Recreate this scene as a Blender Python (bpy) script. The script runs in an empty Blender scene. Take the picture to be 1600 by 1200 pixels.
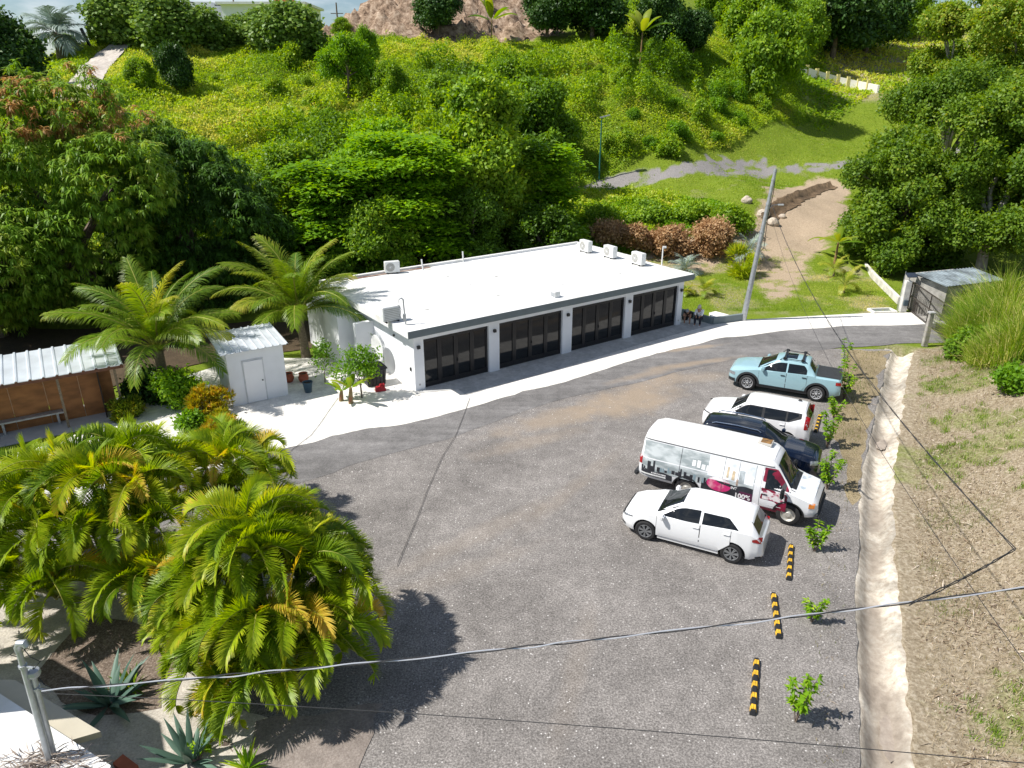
import bpy, bmesh, math, random
import numpy as np
from mathutils import Vector, Matrix
random.seed(7)
rng = np.random.default_rng(11)
C = bpy.context.scene
COL = C.collection
R = math.radians

# ------------------------------------------------------------------ camera
FPX = 1140.0; PITCH = R(22.5); CAMH = 13.1
cam_d = bpy.data.cameras.new('camera'); cam = bpy.data.objects.new('camera', cam_d); COL.objects.link(cam)
cam.location = (0, 0, CAMH); cam.rotation_euler = (math.pi/2 - PITCH, 0, 0)
cam_d.sensor_fit = 'HORIZONTAL'; cam_d.sensor_width = 36; cam_d.lens = 36*FPX/1600
cam_d.clip_start = 0.1; cam_d.clip_end = 3000
C.camera = cam

# ------------------------------------------------------------------ light
SUN_AZ = 8.0      # shadows fall towards this azimuth (deg, from +X towards +Y)
SUN_EL = 52.0
sd = bpy.data.lights.new('sun', 'SUN'); so = bpy.data.objects.new('sun', sd); COL.objects.link(so)
sd.energy = 5.0; sd.angle = R(0.6); sd.color = (1, .955, .89)
tosun = Vector((-math.cos(R(SUN_AZ))*math.cos(R(SUN_EL)), -math.sin(R(SUN_AZ))*math.cos(R(SUN_EL)), math.sin(R(SUN_EL))))
so.rotation_euler = tosun.to_track_quat('Z', 'Y').to_euler()
w = bpy.data.worlds.new('World'); C.world = w; w.use_nodes = True
nt = w.node_tree; nt.nodes.clear()
out = nt.nodes.new('ShaderNodeOutputWorld'); bg = nt.nodes.new('ShaderNodeBackground'); sky = nt.nodes.new('ShaderNodeTexSky')
sky.sky_type = 'NISHITA'; sky.sun_disc = False; sky.sun_elevation = R(SUN_EL)
sky.sun_rotation = math.atan2(tosun.x, tosun.y); sky.air_density = 1.0; sky.dust_density = .2; sky.ozone_density = 3.5
geo = nt.nodes.new('ShaderNodeTexCoord'); mp = nt.nodes.new('ShaderNodeMapping'); mp.inputs['Scale'].default_value = (2.2, 2.2, 7)
nz = nt.nodes.new('ShaderNodeTexNoise'); nz.inputs['Scale'].default_value = 2.6; nz.inputs['Detail'].default_value = 6
rp = nt.nodes.new('ShaderNodeValToRGB'); rp.color_ramp.elements[0].position = .50; rp.color_ramp.elements[1].position = .70
mx = nt.nodes.new('ShaderNodeMix'); mx.data_type = 'RGBA'; mx.inputs['B'].default_value = (10.5, 10.9, 11.4, 1)
L = nt.links.new
L(geo.outputs['Generated'], mp.inputs['Vector']); L(mp.outputs[0], nz.inputs['Vector']); L(nz.outputs['Fac'], rp.inputs[0])
L(rp.outputs[0], mx.inputs['Factor']); L(sky.outputs[0], mx.inputs['A']); L(mx.outputs['Result'], bg.inputs[0]); L(bg.outputs[0], out.inputs[0])
bg.inputs[1].default_value = 0.072
C.view_settings.view_transform = 'Standard'; C.view_settings.look = 'None'; C.view_settings.exposure = 0.42; C.view_settings.gamma = 1
try:
    C.cycles.use_denoising = True; C.cycles.max_bounces = 7; C.cycles.transparent_max_bounces = 8
    C.cycles.sample_clamp_indirect = 6
except Exception: pass

# ------------------------------------------------------------------ sight helpers: a pixel of the 1600x1200 survey picture -> point in the place
def ray(px, py):
    x = (px-800)/FPX; y = -(py-600)/FPX
    return np.array([x, math.cos(PITCH)+y*math.sin(PITCH), -math.sin(PITCH)+y*math.cos(PITCH)])
def at_z(px, py, z=0.0):
    r = ray(px, py); t = (CAMH-z)/-r[2]; return np.array([0, 0, CAMH])+r*t
def at_y(px, py, Y):
    r = ray(px, py); return np.array([0, 0, CAMH])+r*(Y/r[1])

# ------------------------------------------------------------------ noise
_perm = rng.permutation(4096).astype(np.int64)
_val = rng.random(4096)
def vnoise(x, y, z=None):
    x = np.asarray(x, float); y = np.asarray(y, float); z = np.zeros_like(x) if z is None else np.asarray(z, float)
    xi = np.floor(x).astype(np.int64); yi = np.floor(y).astype(np.int64); zi = np.floor(z).astype(np.int64)
    fx = x-xi; fy = y-yi; fz = z-zi
    fx = fx*fx*(3-2*fx); fy = fy*fy*(3-2*fy); fz = fz*fz*(3-2*fz)
    def h(a, b, c): return _val[(_perm[(_perm[(a+_perm[c & 4095]) & 4095]+b) & 4095]) & 4095]
    r = 0
    for dx in (0, 1):
        for dy in (0, 1):
            for dz in (0, 1):
                r = r + h(xi+dx, yi+dy, zi+dz)*(fx if dx else 1-fx)*(fy if dy else 1-fy)*(fz if dz else 1-fz)
    return r
def fbm(x, y, z=None, o=4):
    r = 0; a = .5; s = 0
    for k in range(o):
        f = 2.03**k
        r = r + a*vnoise(np.asarray(x)*f+17*k, np.asarray(y)*f+5*k, None if z is None else np.asarray(z)*f); s += a; a *= .5
    return r/s
def sstep(a, b, x):
    t = np.clip((x-a)/(b-a), 0, 1); return t*t*(3-2*t)
def poly_sd(x, y, poly):
    """signed distance, positive inside"""
    x = np.asarray(x, float); y = np.asarray(y, float)
    d = np.full(x.shape, 1e9); ins = np.zeros(x.shape, bool)
    n = len(poly)
    for i in range(n):
        x1, y1 = poly[i]; x2, y2 = poly[(i+1) % n]
        ex, ey = x2-x1, y2-y1
        t = np.clip(((x-x1)*ex+(y-y1)*ey)/(ex*ex+ey*ey+1e-12), 0, 1)
        d = np.minimum(d, np.hypot(x-x1-t*ex, y-y1-t*ey))
        c = ((y1 > y) != (y2 > y)) & (x < (x2-x1)*(y-y1)/(y2-y1+1e-12)+x1)
        ins ^= c
    return np.where(ins, d, -d)
def line_d(x, y, pts):
    d = np.full(np.shape(x), 1e9)
    for (x1, y1), (x2, y2) in zip(pts[:-1], pts[1:]):
        ex, ey = x2-x1, y2-y1
        t = np.clip(((x-x1)*ex+(y-y1)*ey)/(ex*ex+ey*ey), 0, 1)
        d = np.minimum(d, np.hypot(x-x1-t*ex, y-y1-t*ey))
    return d

# ------------------------------------------------------------------ object helpers
def tag(o, label=None, cat=None, group=None, kind=None):
    if label: o['label'] = label
    if cat: o['category'] = cat
    if group: o['group'] = group
    if kind: o['kind'] = kind
    return o
def empty(name, loc, label=None, cat=None, group=None, rz=0.0):
    o = bpy.data.objects.new(name, None); COL.objects.link(o); o.location = loc; o.rotation_euler = (0, 0, rz)
    o.empty_display_size = .2
    return tag(o, label, cat, group)
_kids = {}
def link(o, parent=None):
    COL.objects.link(o)
    if parent is not None:
        o.parent = parent; _kids.setdefault(parent.name, []).append(o)
    return o
def copy_tree(o, loc=None, rz=None, scale=None, parent=None):
    c = o.copy(); COL.objects.link(c)
    if parent is not None: c.parent = parent; _kids.setdefault(parent.name, []).append(c)
    if loc is not None: c.location = loc
    if rz is not None: c.rotation_euler = (0, 0, rz)
    if scale is not None: c.scale = (scale,)*3 if not hasattr(scale, '__len__') else scale
    for ch in _kids.get(o.name, []): copy_tree(ch, parent=c)
    return c
class MB:
    def __init__(s): s.v = []; s.f = []
    def add(s, vs, fs):
        n = len(s.v); s.v += [tuple(float(c) for c in p) for p in vs]; s.f += [tuple(i+n for i in f) for f in fs]; return s
    def box(s, c, size, rz=0.0, taper=1.0, M=None):
        x, y, z = [q/2 for q in size]; vs = []
        for k, zz in ((1, -z), (taper, z)):
            for a, b in ((-x, -y), (x, -y), (x, y), (-x, y)): vs.append((a*k, b*k, zz))
        cr, sr = math.cos(rz), math.sin(rz)
        if M is not None: vs = [tuple(M @ Vector(p)) for p in vs]
        else: vs = [(c[0]+cr*a-sr*b, c[1]+sr*a+cr*b, c[2]+zz) for a, b, zz in vs]
        return s.add(vs, [(3, 2, 1, 0), (4, 5, 6, 7), (0, 1, 5, 4), (1, 2, 6, 5), (2, 3, 7, 6), (3, 0, 4, 7)])
    def beam(s, p, q, w, h=None):
        p = Vector(p); q = Vector(q); d = q-p; Lg = d.length; h = h or w
        M = Matrix.Translation((p+q)/2) @ d.to_track_quat('X', 'Z').to_matrix().to_4x4()
        return s.box((0, 0, 0), (Lg, w, h), M=M)
    def tube(s, pts, rad, n=8, cap=True):
        pts = [Vector(p) for p in pts]
        if not hasattr(rad, '__len__'): rad = [rad]*len(pts)
        vs = []; fs = []; ref = None
        for i, p in enumerate(pts):
            d = (pts[min(i+1, len(pts)-1)]-pts[max(i-1, 0)]).normalized()
            if ref is None: ref = Vector((0, 0, 1)) if abs(d.z) < .9 else Vector((1, 0, 0))
            a = d.cross(ref).normalized(); b = d.cross(a).normalized(); ref = -b if False else a.cross(d)
            for k in range(n):
                t = 2*math.pi*k/n; vs.append(p+(a*math.cos(t)+b*math.sin(t))*rad[i])
        for i in range(len(pts)-1):
            for k in range(n):
                fs.append((i*n+k, i*n+(k+1) % n, (i+1)*n+(k+1) % n, (i+1)*n+k))
        if cap: fs.append(tuple(range(n-1, -1, -1))); fs.append(tuple(range((len(pts)-1)*n, len(pts)*n)))
        return s.add(vs, fs)
    def lathe(s, prof, c=(0, 0, 0), n=20, axis='Z', M=None, ring=False):
        vs = []; fs = []
        for (r, h) in prof:
            for k in range(n):
                t = 2*math.pi*k/n
                if axis == 'Z': p = (r*math.cos(t), r*math.sin(t), h)
                elif axis == 'Y': p = (r*math.cos(t), h, r*math.sin(t))
                else: p = (h, r*math.cos(t), r*math.sin(t))
                vs.append(tuple(M @ Vector(p)) if M is not None else (p[0]+c[0], p[1]+c[1], p[2]+c[2]))
        for i in range(len(prof)-1):
            for k in range(n): fs.append((i*n+k, i*n+(k+1) % n, (i+1)*n+(k+1) % n, (i+1)*n+k))
        if ring: fs += [((len(prof)-1)*n+k, (len(prof)-1)*n+(k+1) % n, (k+1) % n, k) for k in range(n)]
        else: fs.append(tuple(range(n-1, -1, -1))); fs.append(tuple(range((len(prof)-1)*n, len(prof)*n)))
        return s.add(vs, fs)
    def prism(s, poly, z0, z1, M=None):
        n = len(poly); vs = [(x, y, z0) for x, y in poly]+[(x, y, z1) for x, y in poly]
        if M is not None: vs = [tuple(M @ Vector(p)) for p in vs]
        return s.add(vs, [tuple(range(n-1, -1, -1)), tuple(range(n, 2*n))]+[(i, (i+1) % n, n+(i+1) % n, n+i) for i in range(n)])
    def build(s, name, m, parent=None, smooth=False, bevel=0, loc=None, rz=None, sharp=35):
        me = bpy.data.meshes.new(name); me.from_pydata(s.v, [], s.f)
        bm = bmesh.new(); bm.from_mesh(me); bmesh.ops.recalc_face_normals(bm, faces=bm.faces)
        if bevel:
            bmesh.ops.bevel(bm, geom=[e for e in bm.edges if len(e.link_faces) == 2 and e.calc_face_angle(0) > .5], offset=bevel, segments=2, affect='EDGES', clamp_overlap=True)
        bm.to_mesh(me); bm.free()
        ms = m if isinstance(m, (list, tuple)) else [m]
        for q in ms: me.materials.append(q)
        if smooth:
            me.polygons.foreach_set('use_smooth', [True]*len(me.polygons)); me.set_sharp_from_angle(angle=R(sharp))
        o = bpy.data.objects.new(name, me); link(o, parent)
        if loc is not None: o.location = loc
        if rz is not None: o.rotation_euler = (0, 0, rz)
        return o

def np_mesh(name, V, F, mats, parent=None, tint=None, matidx=None, smooth=False, attr='tint'):
    """V (N,3), F (M,4) or (M,3) ints; tint per-vertex float or (N,4)"""
    me = bpy.data.meshes.new(name)
    k = F.shape[1]
    me.vertices.add(len(V)); me.vertices.foreach_set('co', np.ascontiguousarray(V, dtype=np.float32).ravel())
    me.loops.add(F.size); me.loops.foreach_set('vertex_index', np.ascontiguousarray(F, dtype=np.int32).ravel())
    me.polygons.add(len(F)); me.polygons.foreach_set('loop_start', np.arange(0, F.size, k, dtype=np.int32))
    me.polygons.foreach_set('loop_total', np.full(len(F), k, dtype=np.int32))
    if matidx is not None: me.polygons.foreach_set('material_index', matidx.astype(np.int32))
    for q in (mats if isinstance(mats, (list, tuple)) else [mats]): me.materials.append(q)
    if tint is not None:
        if np.ndim(tint) == 1:
            a = me.attributes.new(attr, 'FLOAT', 'POINT'); a.data.foreach_set('value', np.asarray(tint, dtype=np.float32))
        else:
            a = me.attributes.new(attr, 'FLOAT_COLOR', 'POINT'); a.data.foreach_set('color', np.asarray(tint, dtype=np.float32).ravel())
    me.update(calc_edges=True)
    if smooth: me.polygons.foreach_set('use_smooth', [True]*len(me.polygons))
    o = bpy.data.objects.new(name, me); link(o, parent)
    return o

# ------------------------------------------------------------------ materials
_mats = {}
def mat(name, col, rough=.6, var=.12, scale=3.0, bump=0.0, metal=0.0, spec=.4, col2=None, detail=5, bscale=None, coat=0.0, stretch=None, lo=.35, hi=.65, space='Object'):
    if name in _mats: return _mats[name]
    m = bpy.data.materials.new(name); m.use_nodes = True; t = m.node_tree; b = t.nodes['Principled BSDF']; lk = t.links.new
    tc = t.nodes.new('ShaderNodeTexCoord'); src = tc.outputs[space]
    if stretch:
        mpn = t.nodes.new('ShaderNodeMapping'); mpn.inputs['Scale'].default_value = stretch; lk(src, mpn.inputs[0]); src = mpn.outputs[0]
    n = t.nodes.new('ShaderNodeTexNoise'); n.inputs['Scale'].default_value = scale; n.inputs['Detail'].default_value = detail; lk(src, n.inputs['Vector'])
    r = t.nodes.new('ShaderNodeValToRGB'); lk(n.outputs['Fac'], r.inputs[0])
    c1 = tuple(col[:3]); c2 = col2 if col2 else tuple(max(0, c*(1-var)) for c in c1)
    if not col2: c1 = tuple(c*(1+var*.6) for c in c1)
    r.color_ramp.elements[0].position = lo; r.color_ramp.elements[1].position = hi
    r.color_ramp.elements[0].color = (*c2, 1); r.color_ramp.elements[1].color = (*c1, 1)
    lk(r.outputs[0], b.inputs['Base Color']); b.inputs['Roughness'].default_value = rough; b.inputs['Metallic'].default_value = metal
    b.inputs['Specular IOR Level'].default_value = spec
    if coat: b.inputs['Coat Weight'].default_value = coat; b.inputs['Coat Roughness'].default_value = .05
    if bump:
        n2 = t.nodes.new('ShaderNodeTexNoise'); n2.inputs['Scale'].default_value = bscale or scale*4; n2.inputs['Detail'].default_value = 4; lk(src, n2.inputs['Vector'])
        bp = t.nodes.new('ShaderNodeBump'); bp.inputs['Strength'].default_value = bump; bp.inputs['Distance'].default_value = .02
        lk(n2.outputs['Fac'], bp.inputs['Height']); lk(bp.outputs[0], b.inputs['Normal'])
    _mats[name] = m; return m
def leaf_mat(name, stops, rough=.5, trans=.38, spec=.28, tgain=1.7):
    """stops: [(pos,(r,g,b))...] driven by the per-leaf tint attribute"""
    if name in _mats: return _mats[name]
    m = bpy.data.materials.new(name); m.use_nodes = True; t = m.node_tree; b = t.nodes['Principled BSDF']; o = t.nodes['Material Output']; lk = t.links.new
    a = t.nodes.new('ShaderNodeAttribute'); a.attribute_name = 'tint'
    r = t.nodes.new('ShaderNodeValToRGB'); e = r.color_ramp.elements
    while len(e) < len(stops): e.new(.5)
    for i, (p, c) in enumerate(stops): e[i].position = p; e[i].color = (*c, 1)
    lk(a.outputs['Fac'], r.inputs[0]); lk(r.outputs[0], b.inputs['Base Color'])
    b.inputs['Roughness'].default_value = rough; b.inputs['Specular IOR Level'].default_value = spec
    tr = t.nodes.new('ShaderNodeBsdfTranslucent'); hs = t.nodes.new('ShaderNodeHueSaturation')
    hs.inputs['Hue'].default_value = .485; hs.inputs['Saturation'].default_value = 1.1; hs.inputs['Value'].default_value = tgain
    lk(r.outputs[0], hs.inputs['Color']); lk(hs.outputs[0], tr.inputs[0])
    mxs = t.nodes.new('ShaderNodeMixShader'); mxs.inputs[0].default_value = trans
    lk(b.outputs[0], mxs.inputs[1]); lk(tr.outputs[0], mxs.inputs[2]); lk(mxs.outputs[0], o.inputs[0])
    _mats[name] = m; return m

M_white = mat('white_plaster', (.78, .80, .83), .75, .05, 1.2, bump=.15)
M_roofw = mat('white_roof_coating', (.76, .76, .75), .6, .05, .7, bump=.1, col2=(.63, .62, .57), lo=.32, hi=.5)
M_fascia = mat('grey_fascia_paint', (.16, .19, .20), .6, .08, 2)
M_conc = mat('pale_concrete', (.78, .76, .71), .9, .1, 1.2, bump=.3, col2=(.66, .64, .58), lo=.3, hi=.55)
M_conc2 = mat('grey_concrete', (.42, .42, .41), .9, .16, .9, bump=.3)
M_dark = mat('black_aluminium', (.018, .018, .02), .35, .1, 4)
M_glass = mat('dark_glass', (.010, .012, .014), .05, .1, 2, spec=.45)
M_metalw = mat('white_metal', (.72, .73, .72), .45, .06, 5)
M_metalg = mat('galvanised_metal', (.42, .44, .46), .42, .15, 6, metal=.5)
M_black = mat('black_plastic', (.02, .021, .023), .5, .15, 8)
M_rubber = mat('tyre_rubber', (.022, .022, .023), .8, .2, 12)
M_wood = mat('brown_plywood', (.30, .13, .045), .7, .3, 1.6, stretch=(1, 1, 2.5), bump=.1)
M_bark = mat('tree_bark', (.17, .13, .10), .9, .35, 5, bump=.6)
M_barkp = mat('pale_bark', (.36, .33, .29), .85, .25, 4, bump=.4)
M_trunkp = mat('palm_trunk', (.20, .16, .11), .9, .35, 8, bump=.7, stretch=(1, 1, 4))
M_steel = mat('brushed_steel', (.6, .61, .63), .3, .1, 6, metal=.9)
M_terra = mat('terracotta', (.38, .10, .05), .7, .2, 5)
# ================================================================== TERRAIN
FLAT = [(-60, -8), (-12, -8), (8, -8), (8.4, 11), (14.5, 24), (20.6, 37), (31, 36), (40, 38), (40, 47), (27, 51), (17, 52.5), (9, 53.5), (3, 49.5), (-10, 40.5), (-26, 38), (-60, 38)]
cp = []
for px, py, Y in [  # sighted points of the ground with their distance
    (250, 75, 85), (140, 135, 70), (180, 82, 85), (60, 120, 80), (300, 78, 88), (480, 80, 88), (450, 160, 76), (450, 250, 65), (300, 200, 66), (250, 160, 70),
    (600, 62, 95), (640, 20, 104), (600, 12, 106), (572, 35, 102), (556, 52, 99), (620, -25, 112), (700, -45, 116), (505, 84, 90), (800, 85, 95), (900, 65, 100), (780, 10, 112), (800, 150, 84), (800, 250, 72), (650, 200, 72), (600, 300, 62), (850, 330, 62),
    (1000, 130, 88), (960, 200, 80), (1000, 242, 78), (936, 280, 77), (1100, 235, 82), (1150, 262, 81), (1050, 60, 106), (1150, 130, 100), (1200, 100, 110),
    (1250, 190, 104), (1300, 252, 84), (1330, 150, 118), (1420, 245, 86), (1245, 108, 130), (1370, 142, 114), (1300, 75, 145), (1300, 10, 180), (1450, 60, 160), (1150, 20, 135), (1500, 180, 105),
    (1000, 318, 66), (950, 330, 65), (1100, 330, 64), (1180, 300, 68), (1290, 300, 74), (1370, 290, 76), (1000, 372, 58.5), (1120, 392, 56.5), (1230, 340, 64), (1320, 350, 63), (930, 372, 58.5),
    (15, 170, 62), (0, 200, 58), (100, 94, 84), (60, 138, 74), (125, 74, 90), (155, 66, 92), (215, 62, 92)]:
    cp.append(at_y(px, py, Y))
for p in [(13.5, 17, .9), (17, 17, 2.2), (24, 20, 4), (17.5, 26, .9), (22, 26, 2.4), (30, 26, 4), (21.5, 32, 1.1), (27, 32, 2.0), (11.5, 8, 1.0), (16, 8, 2.6), (25, 5, 4.5), (40, 20, 5),
          (-60, 60, 6), (-60, 90, 9), (-70, 40, 0), (-60, 20, 0), (-60, 120, 8), (-40, 120, 10), (-55, 140, 0), (-20, 150, 12), (20, 130, 26), (0, 140, 30), (60, 220, 38), (0, 200, 24), (110, 150, 25), (100, 100, 12), (90, 60, 5),
          (60, 50, 1.5), (45, 56, .5), (-22, 120, 19), (-60, 180, -4), (-30, 47, 1.2), (-20, 44, .5), (-12, 47, 1.0), (0, 53, 1.0), (-40, 52, 2.5), (30, 56, .6), (35, 66, 1.6),
          (60, 0, 5), (60, -30, 5), (-60, -30, 0), (0, -30, 0), (0, 10, 0), (0, 30, 0), (-30, 10, 0), (-30, 30, 0), (20, 42, 0), (30, 44, 0), (10, 47, 0), (120, 0, 5), (-120, 0, 0), (-120, 100, 0), (130, 220, 40)]:
    cp.append(np.array(p, float))
cp = np.array(cp); cp = cp[np.argsort(cp[:, 0])]
def _U(r2): return np.where(r2 > 0, r2*np.log(r2+1e-12)*.5, 0)
_n = len(cp); _K = _U((cp[:, None, 0]-cp[None, :, 0])**2+(cp[:, None, 1]-cp[None, :, 1])**2)+np.eye(_n)*8.0
_P = np.c_[np.ones(_n), cp[:, :2]]
_W = np.linalg.solve(np.block([[_K, _P], [_P.T, np.zeros((3, 3))]]), np.r_[cp[:, 2], np.zeros(3)])
ROCK = [(-24, 97.5), (-24, 112), (-10, 122), (10, 124), (6, 103), (-1, 98), (-9, 96.5), (-17, 96)]
DITCH = [tuple(at_z(px, py)[:2]) for px, py in ((1388, 1330), (1385, 1190), (1372, 1000), (1368, 880), (1370, 780), (1378, 700), (1392, 620), (1403, 570), (1408, 548))]
def hz(x, y, detail=True, carve=True):
    x = np.asarray(x, float); y = np.asarray(y, float); sh = x.shape; xx = x.ravel(); yy = y.ravel(); out = np.zeros(xx.shape)
    for s in range(0, len(xx), 40000):
        a = xx[s:s+40000, None]; b = yy[s:s+40000, None]
        out[s:s+40000] = _U((a-cp[None, :, 0])**2+(b-cp[None, :, 1])**2) @ _W[:_n]+_W[_n]+_W[_n+1]*a[:, 0]+_W[_n+2]*b[:, 0]
    z = out.reshape(sh)
    sdv = poly_sd(x, y, FLAT); k = sstep(0.3, -5.5, sdv)
    if detail: z = z+(fbm(x*.22, y*.22)-.5)*1.1+(fbm(x*.9+9, y*.9)-.5)*.25
    z = z+sstep(-2, 3, poly_sd(x, y, ROCK))*((np.abs(fbm(x*.55, y*.55+4)-.5)*2)*3.2-.8) if detail else z
    far = sstep(190, 320, np.hypot(x, y)); z = z*(1-far)+(-6)*far
    z = z*k
    d = line_d(x, y, DITCH) if carve else np.full(np.shape(x), 9.0); z = z-.8*sstep(.60, .34, d)*(sstep(38.5, 37.4, y))
    return z
def hz1(x, y): return float(hz(np.array([x]), np.array([y]))[0])
def hit(px, py):
    r = ray(px, py); t = np.concatenate([np.arange(8, 120, .15), np.arange(120, 330, .6)])
    P = np.array([0, 0, CAMH])[None]+r[None]*t[:, None]
    dz = P[:, 2]-hz(P[:, 0], P[:, 1]); i = np.argmax(dz < 0)
    if dz[i] >= 0: i = len(t)-1
    return P[i]
gx = np.concatenate([np.arange(-420, -64, 12), np.arange(-64, 84, .55), np.arange(84, 460, 12)])
gy = np.concatenate([np.arange(-160, 2, 9), np.arange(2, 62, .4), np.arange(62, 132, .7), np.arange(132, 230, 2.0), np.arange(230, 560, 15)])
GX, GY = np.meshgrid(gx, gy); GZ = hz(GX, GY)-.012
nx, ny = len(gx), len(gy)
def grid_faces(nx, ny):
    i = np.arange(nx*ny).reshape(ny, nx); return np.stack([i[:-1, :-1], i[:-1, 1:], i[1:, 1:], i[1:, :-1]], -1).reshape(-1, 4)
def W2(pts): return [tuple(hit(px, py)[:2]) for px, py in pts]
DIRT = W2([(1150, 395), (1185, 330), (1200, 292), (1300, 268), (1330, 300), (1312, 370), (1272, 410), (1252, 465), (1205, 478), (1160, 440)])
TRACK = W2([(905, 300), (960, 285), (1040, 273), (1120, 268), (1200, 266), (1300, 258), (1400, 247), (1500, 232)])
TRACK2 = W2([(1060, 270), (1130, 257), (1190, 257)])
HPATH = W2([(105, 152), (130, 130), (150, 105), (172, 84), (190, 72)])
BANK = [tuple(q) for q in DITCH[::-1]]+[(7.0, 5), (6, -8), (40, -8), (40, 33), (25, 36.2), (21.5, 36.8)]
LAWN = [(10, 43.5), (23.5, 43.2), (28, 46), (21, 61), (16, 58), (12.5, 54), (9.5, 50)]
MEADOW = W2([(930, 300), (1210, 180), (1330, 160), (1330, 250), (1180, 262), (1080, 290), (1000, 310)])
def masks(x, y):
    n1 = fbm(x*.35, y*.35); n2 = fbm(x*1.3+40, y*1.3)
    straw = sstep(-.5, .4, poly_sd(x, y, BANK)+(n2-.5)*1.2)*.95
    straw = np.maximum(straw, sstep(.62, .8, n1)*.5*(y > 60))
    straw = np.maximum(straw, sstep(-3, 1.5, poly_sd(x, y, [(45, 112), (52, 128), (60, 160), (90, 170), (90, 110), (60, 108)]))*.75)
    straw = np.maximum(straw, sstep(1.8, .2, line_d(x, y, DITCH))*.8)
    sl = poly_sd(x, y, LAWN); straw = np.maximum(straw, sstep(.45, .75, n1+.15*n2)*.7*(sl > -1))
    gp = sstep(.50, .66, fbm(x*.33+3, y*.33, o=4))*(np.asarray(y) < 37)*(np.asarray(x) > 5); straw = straw*(1-.42*gp)
    soil = sstep(-1.0, 1.0, poly_sd(x, y, DIRT)+(n2-.5)*2.2+(n1-.5)*2)
    soil = np.maximum(soil, sstep(-.8, .8, poly_sd(x, y, [(17, 53), (10, 53.5), (9, 56), (14, 59), (20, 60), (22, 57)])+(n2-.5)*1.5)*.8)
    soil = np.maximum(soil, sstep(2, .6, line_d(x, y, HPATH))*.6)
    trk = np.maximum(sstep(1.7, .5, line_d(x, y, TRACK)+(n2-.5)*2.0), sstep(1.6, .5, line_d(x, y, TRACK2)+(n2-.5)*2.4))
    rock = sstep(-1.5, 1.5, poly_sd(x, y, ROCK)+(n2-.5)*3)
    soil = soil*(1-.5*sstep(.46, .60, n2)*(y < 57)*(x > 10)); trk = trk*(1-.55*sstep(.45, .62, n2))
    return straw, soil, trk, rock
ms = masks(GX.ravel(), GY.ravel()); col = np.stack(ms, -1)
# terrain material
m = bpy.data.materials.new('terrain'); m.use_nodes = True; t = m.node_tree; b = t.nodes['Principled BSDF']; lk = t.links.new
tc = t.nodes.new('ShaderNodeTexCoord')
def tn(scale, detail=5, rough=.6):
    n = t.nodes.new('ShaderNodeTexNoise'); n.inputs['Scale'].default_value = scale; n.inputs['Detail'].default_value = detail; n.inputs['Roughness'].default_value = rough; lk(tc.outputs['Object'], n.inputs['Vector']); return n.outputs['Fac']
def ramp(fac, *st):
    r = t.nodes.new('ShaderNodeValToRGB'); e = r.color_ramp.elements
    while len(e) < len(st): e.new(.5)
    for i, (p, c) in enumerate(st): e[i].position = p; e[i].color = (*c, 1)
    lk(fac, r.inputs[0]); return r.outputs[0]
def mixc(f, a, c):
    x = t.nodes.new('ShaderNodeMix'); x.data_type = 'RGBA'; lk(f, x.inputs['Factor']); lk(a, x.inputs['A']); lk(c, x.inputs['B']); return x.outputs['Result']
at = t.nodes.new('ShaderNodeAttribute'); at.attribute_name = 'mask'; sp = t.nodes.new('ShaderNodeSeparateColor'); lk(at.outputs['Color'], sp.inputs[0])
fine = tn(9, 8, .75); mid = tn(1.1, 6, .65)
grass = mixc(mid, ramp(fine, (.3, (.05, .10, .008)), (.7, (.17, .25, .018))), ramp(fine, (.3, (.13, .19, .012)), (.7, (.29, .34, .04))))
straw = mixc(tn(.55, 5, .65), ramp(fine, (.28, (.12, .085, .052)), (.5, (.30, .24, .165)), (.72, (.55, .475, .37))), ramp(fine, (.28, (.12, .095, .05)), (.5, (.34, .285, .20)), (.72, (.62, .56, .45))))
soil = ramp(fine, (.3, (.27, .20, .135)), (.7, (.54, .43, .31)))
trk = ramp(fine, (.3, (.17, .16, .16)), (.7, (.34, .32, .31)))
rock = ramp(tn(1.3, 9, .8), (.38, (.07, .045, .03)), (.5, (.27, .19, .13)), (.62, (.47, .37, .28)))
def sharpen(f, lo=.3, hi=.7):
    a1 = t.nodes.new('ShaderNodeMath'); a1.operation = 'ADD'; a2 = t.nodes.new('ShaderNodeMath'); a2.operation = 'MULTIPLY_ADD'; a2.inputs[1].default_value = .7; a2.inputs[2].default_value = -.35
    lk(tn(3.3, 6, .7), a2.inputs[0]); lk(f, a1.inputs[0]); lk(a2.outputs[0], a1.inputs[1])
    mr = t.nodes.new('ShaderNodeMapRange'); mr.inputs['From Min'].default_value = lo; mr.inputs['From Max'].default_value = hi; lk(a1.outputs[0], mr.inputs['Value']); return mr.outputs[0]
c = mixc(sharpen(sp.outputs[0], .2, .9), grass, straw); c = mixc(sharpen(sp.outputs[1]), c, soil); c = mixc(sharpen(sp.outputs[2]), c, trk); c = mixc(sharpen(at.outputs['Alpha']), c, rock)
lk(c, b.inputs['Base Color']); b.inputs['Roughness'].default_value = .95; b.inputs['Specular IOR Level'].default_value = .15
bp = t.nodes.new('ShaderNodeBump'); bp.inputs['Strength'].default_value = .7; bp.inputs['Distance'].default_value = .12; lk(fine, bp.inputs['Height']); lk(bp.outputs[0], b.inputs['Normal'])
M_terrain = m
o = np_mesh('ground', np.stack([GX.ravel(), GY.ravel(), GZ.ravel()], -1), grid_faces(nx, ny), M_terrain, tint=col, attr='mask', smooth=True); tag(o, kind='structure')

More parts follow.
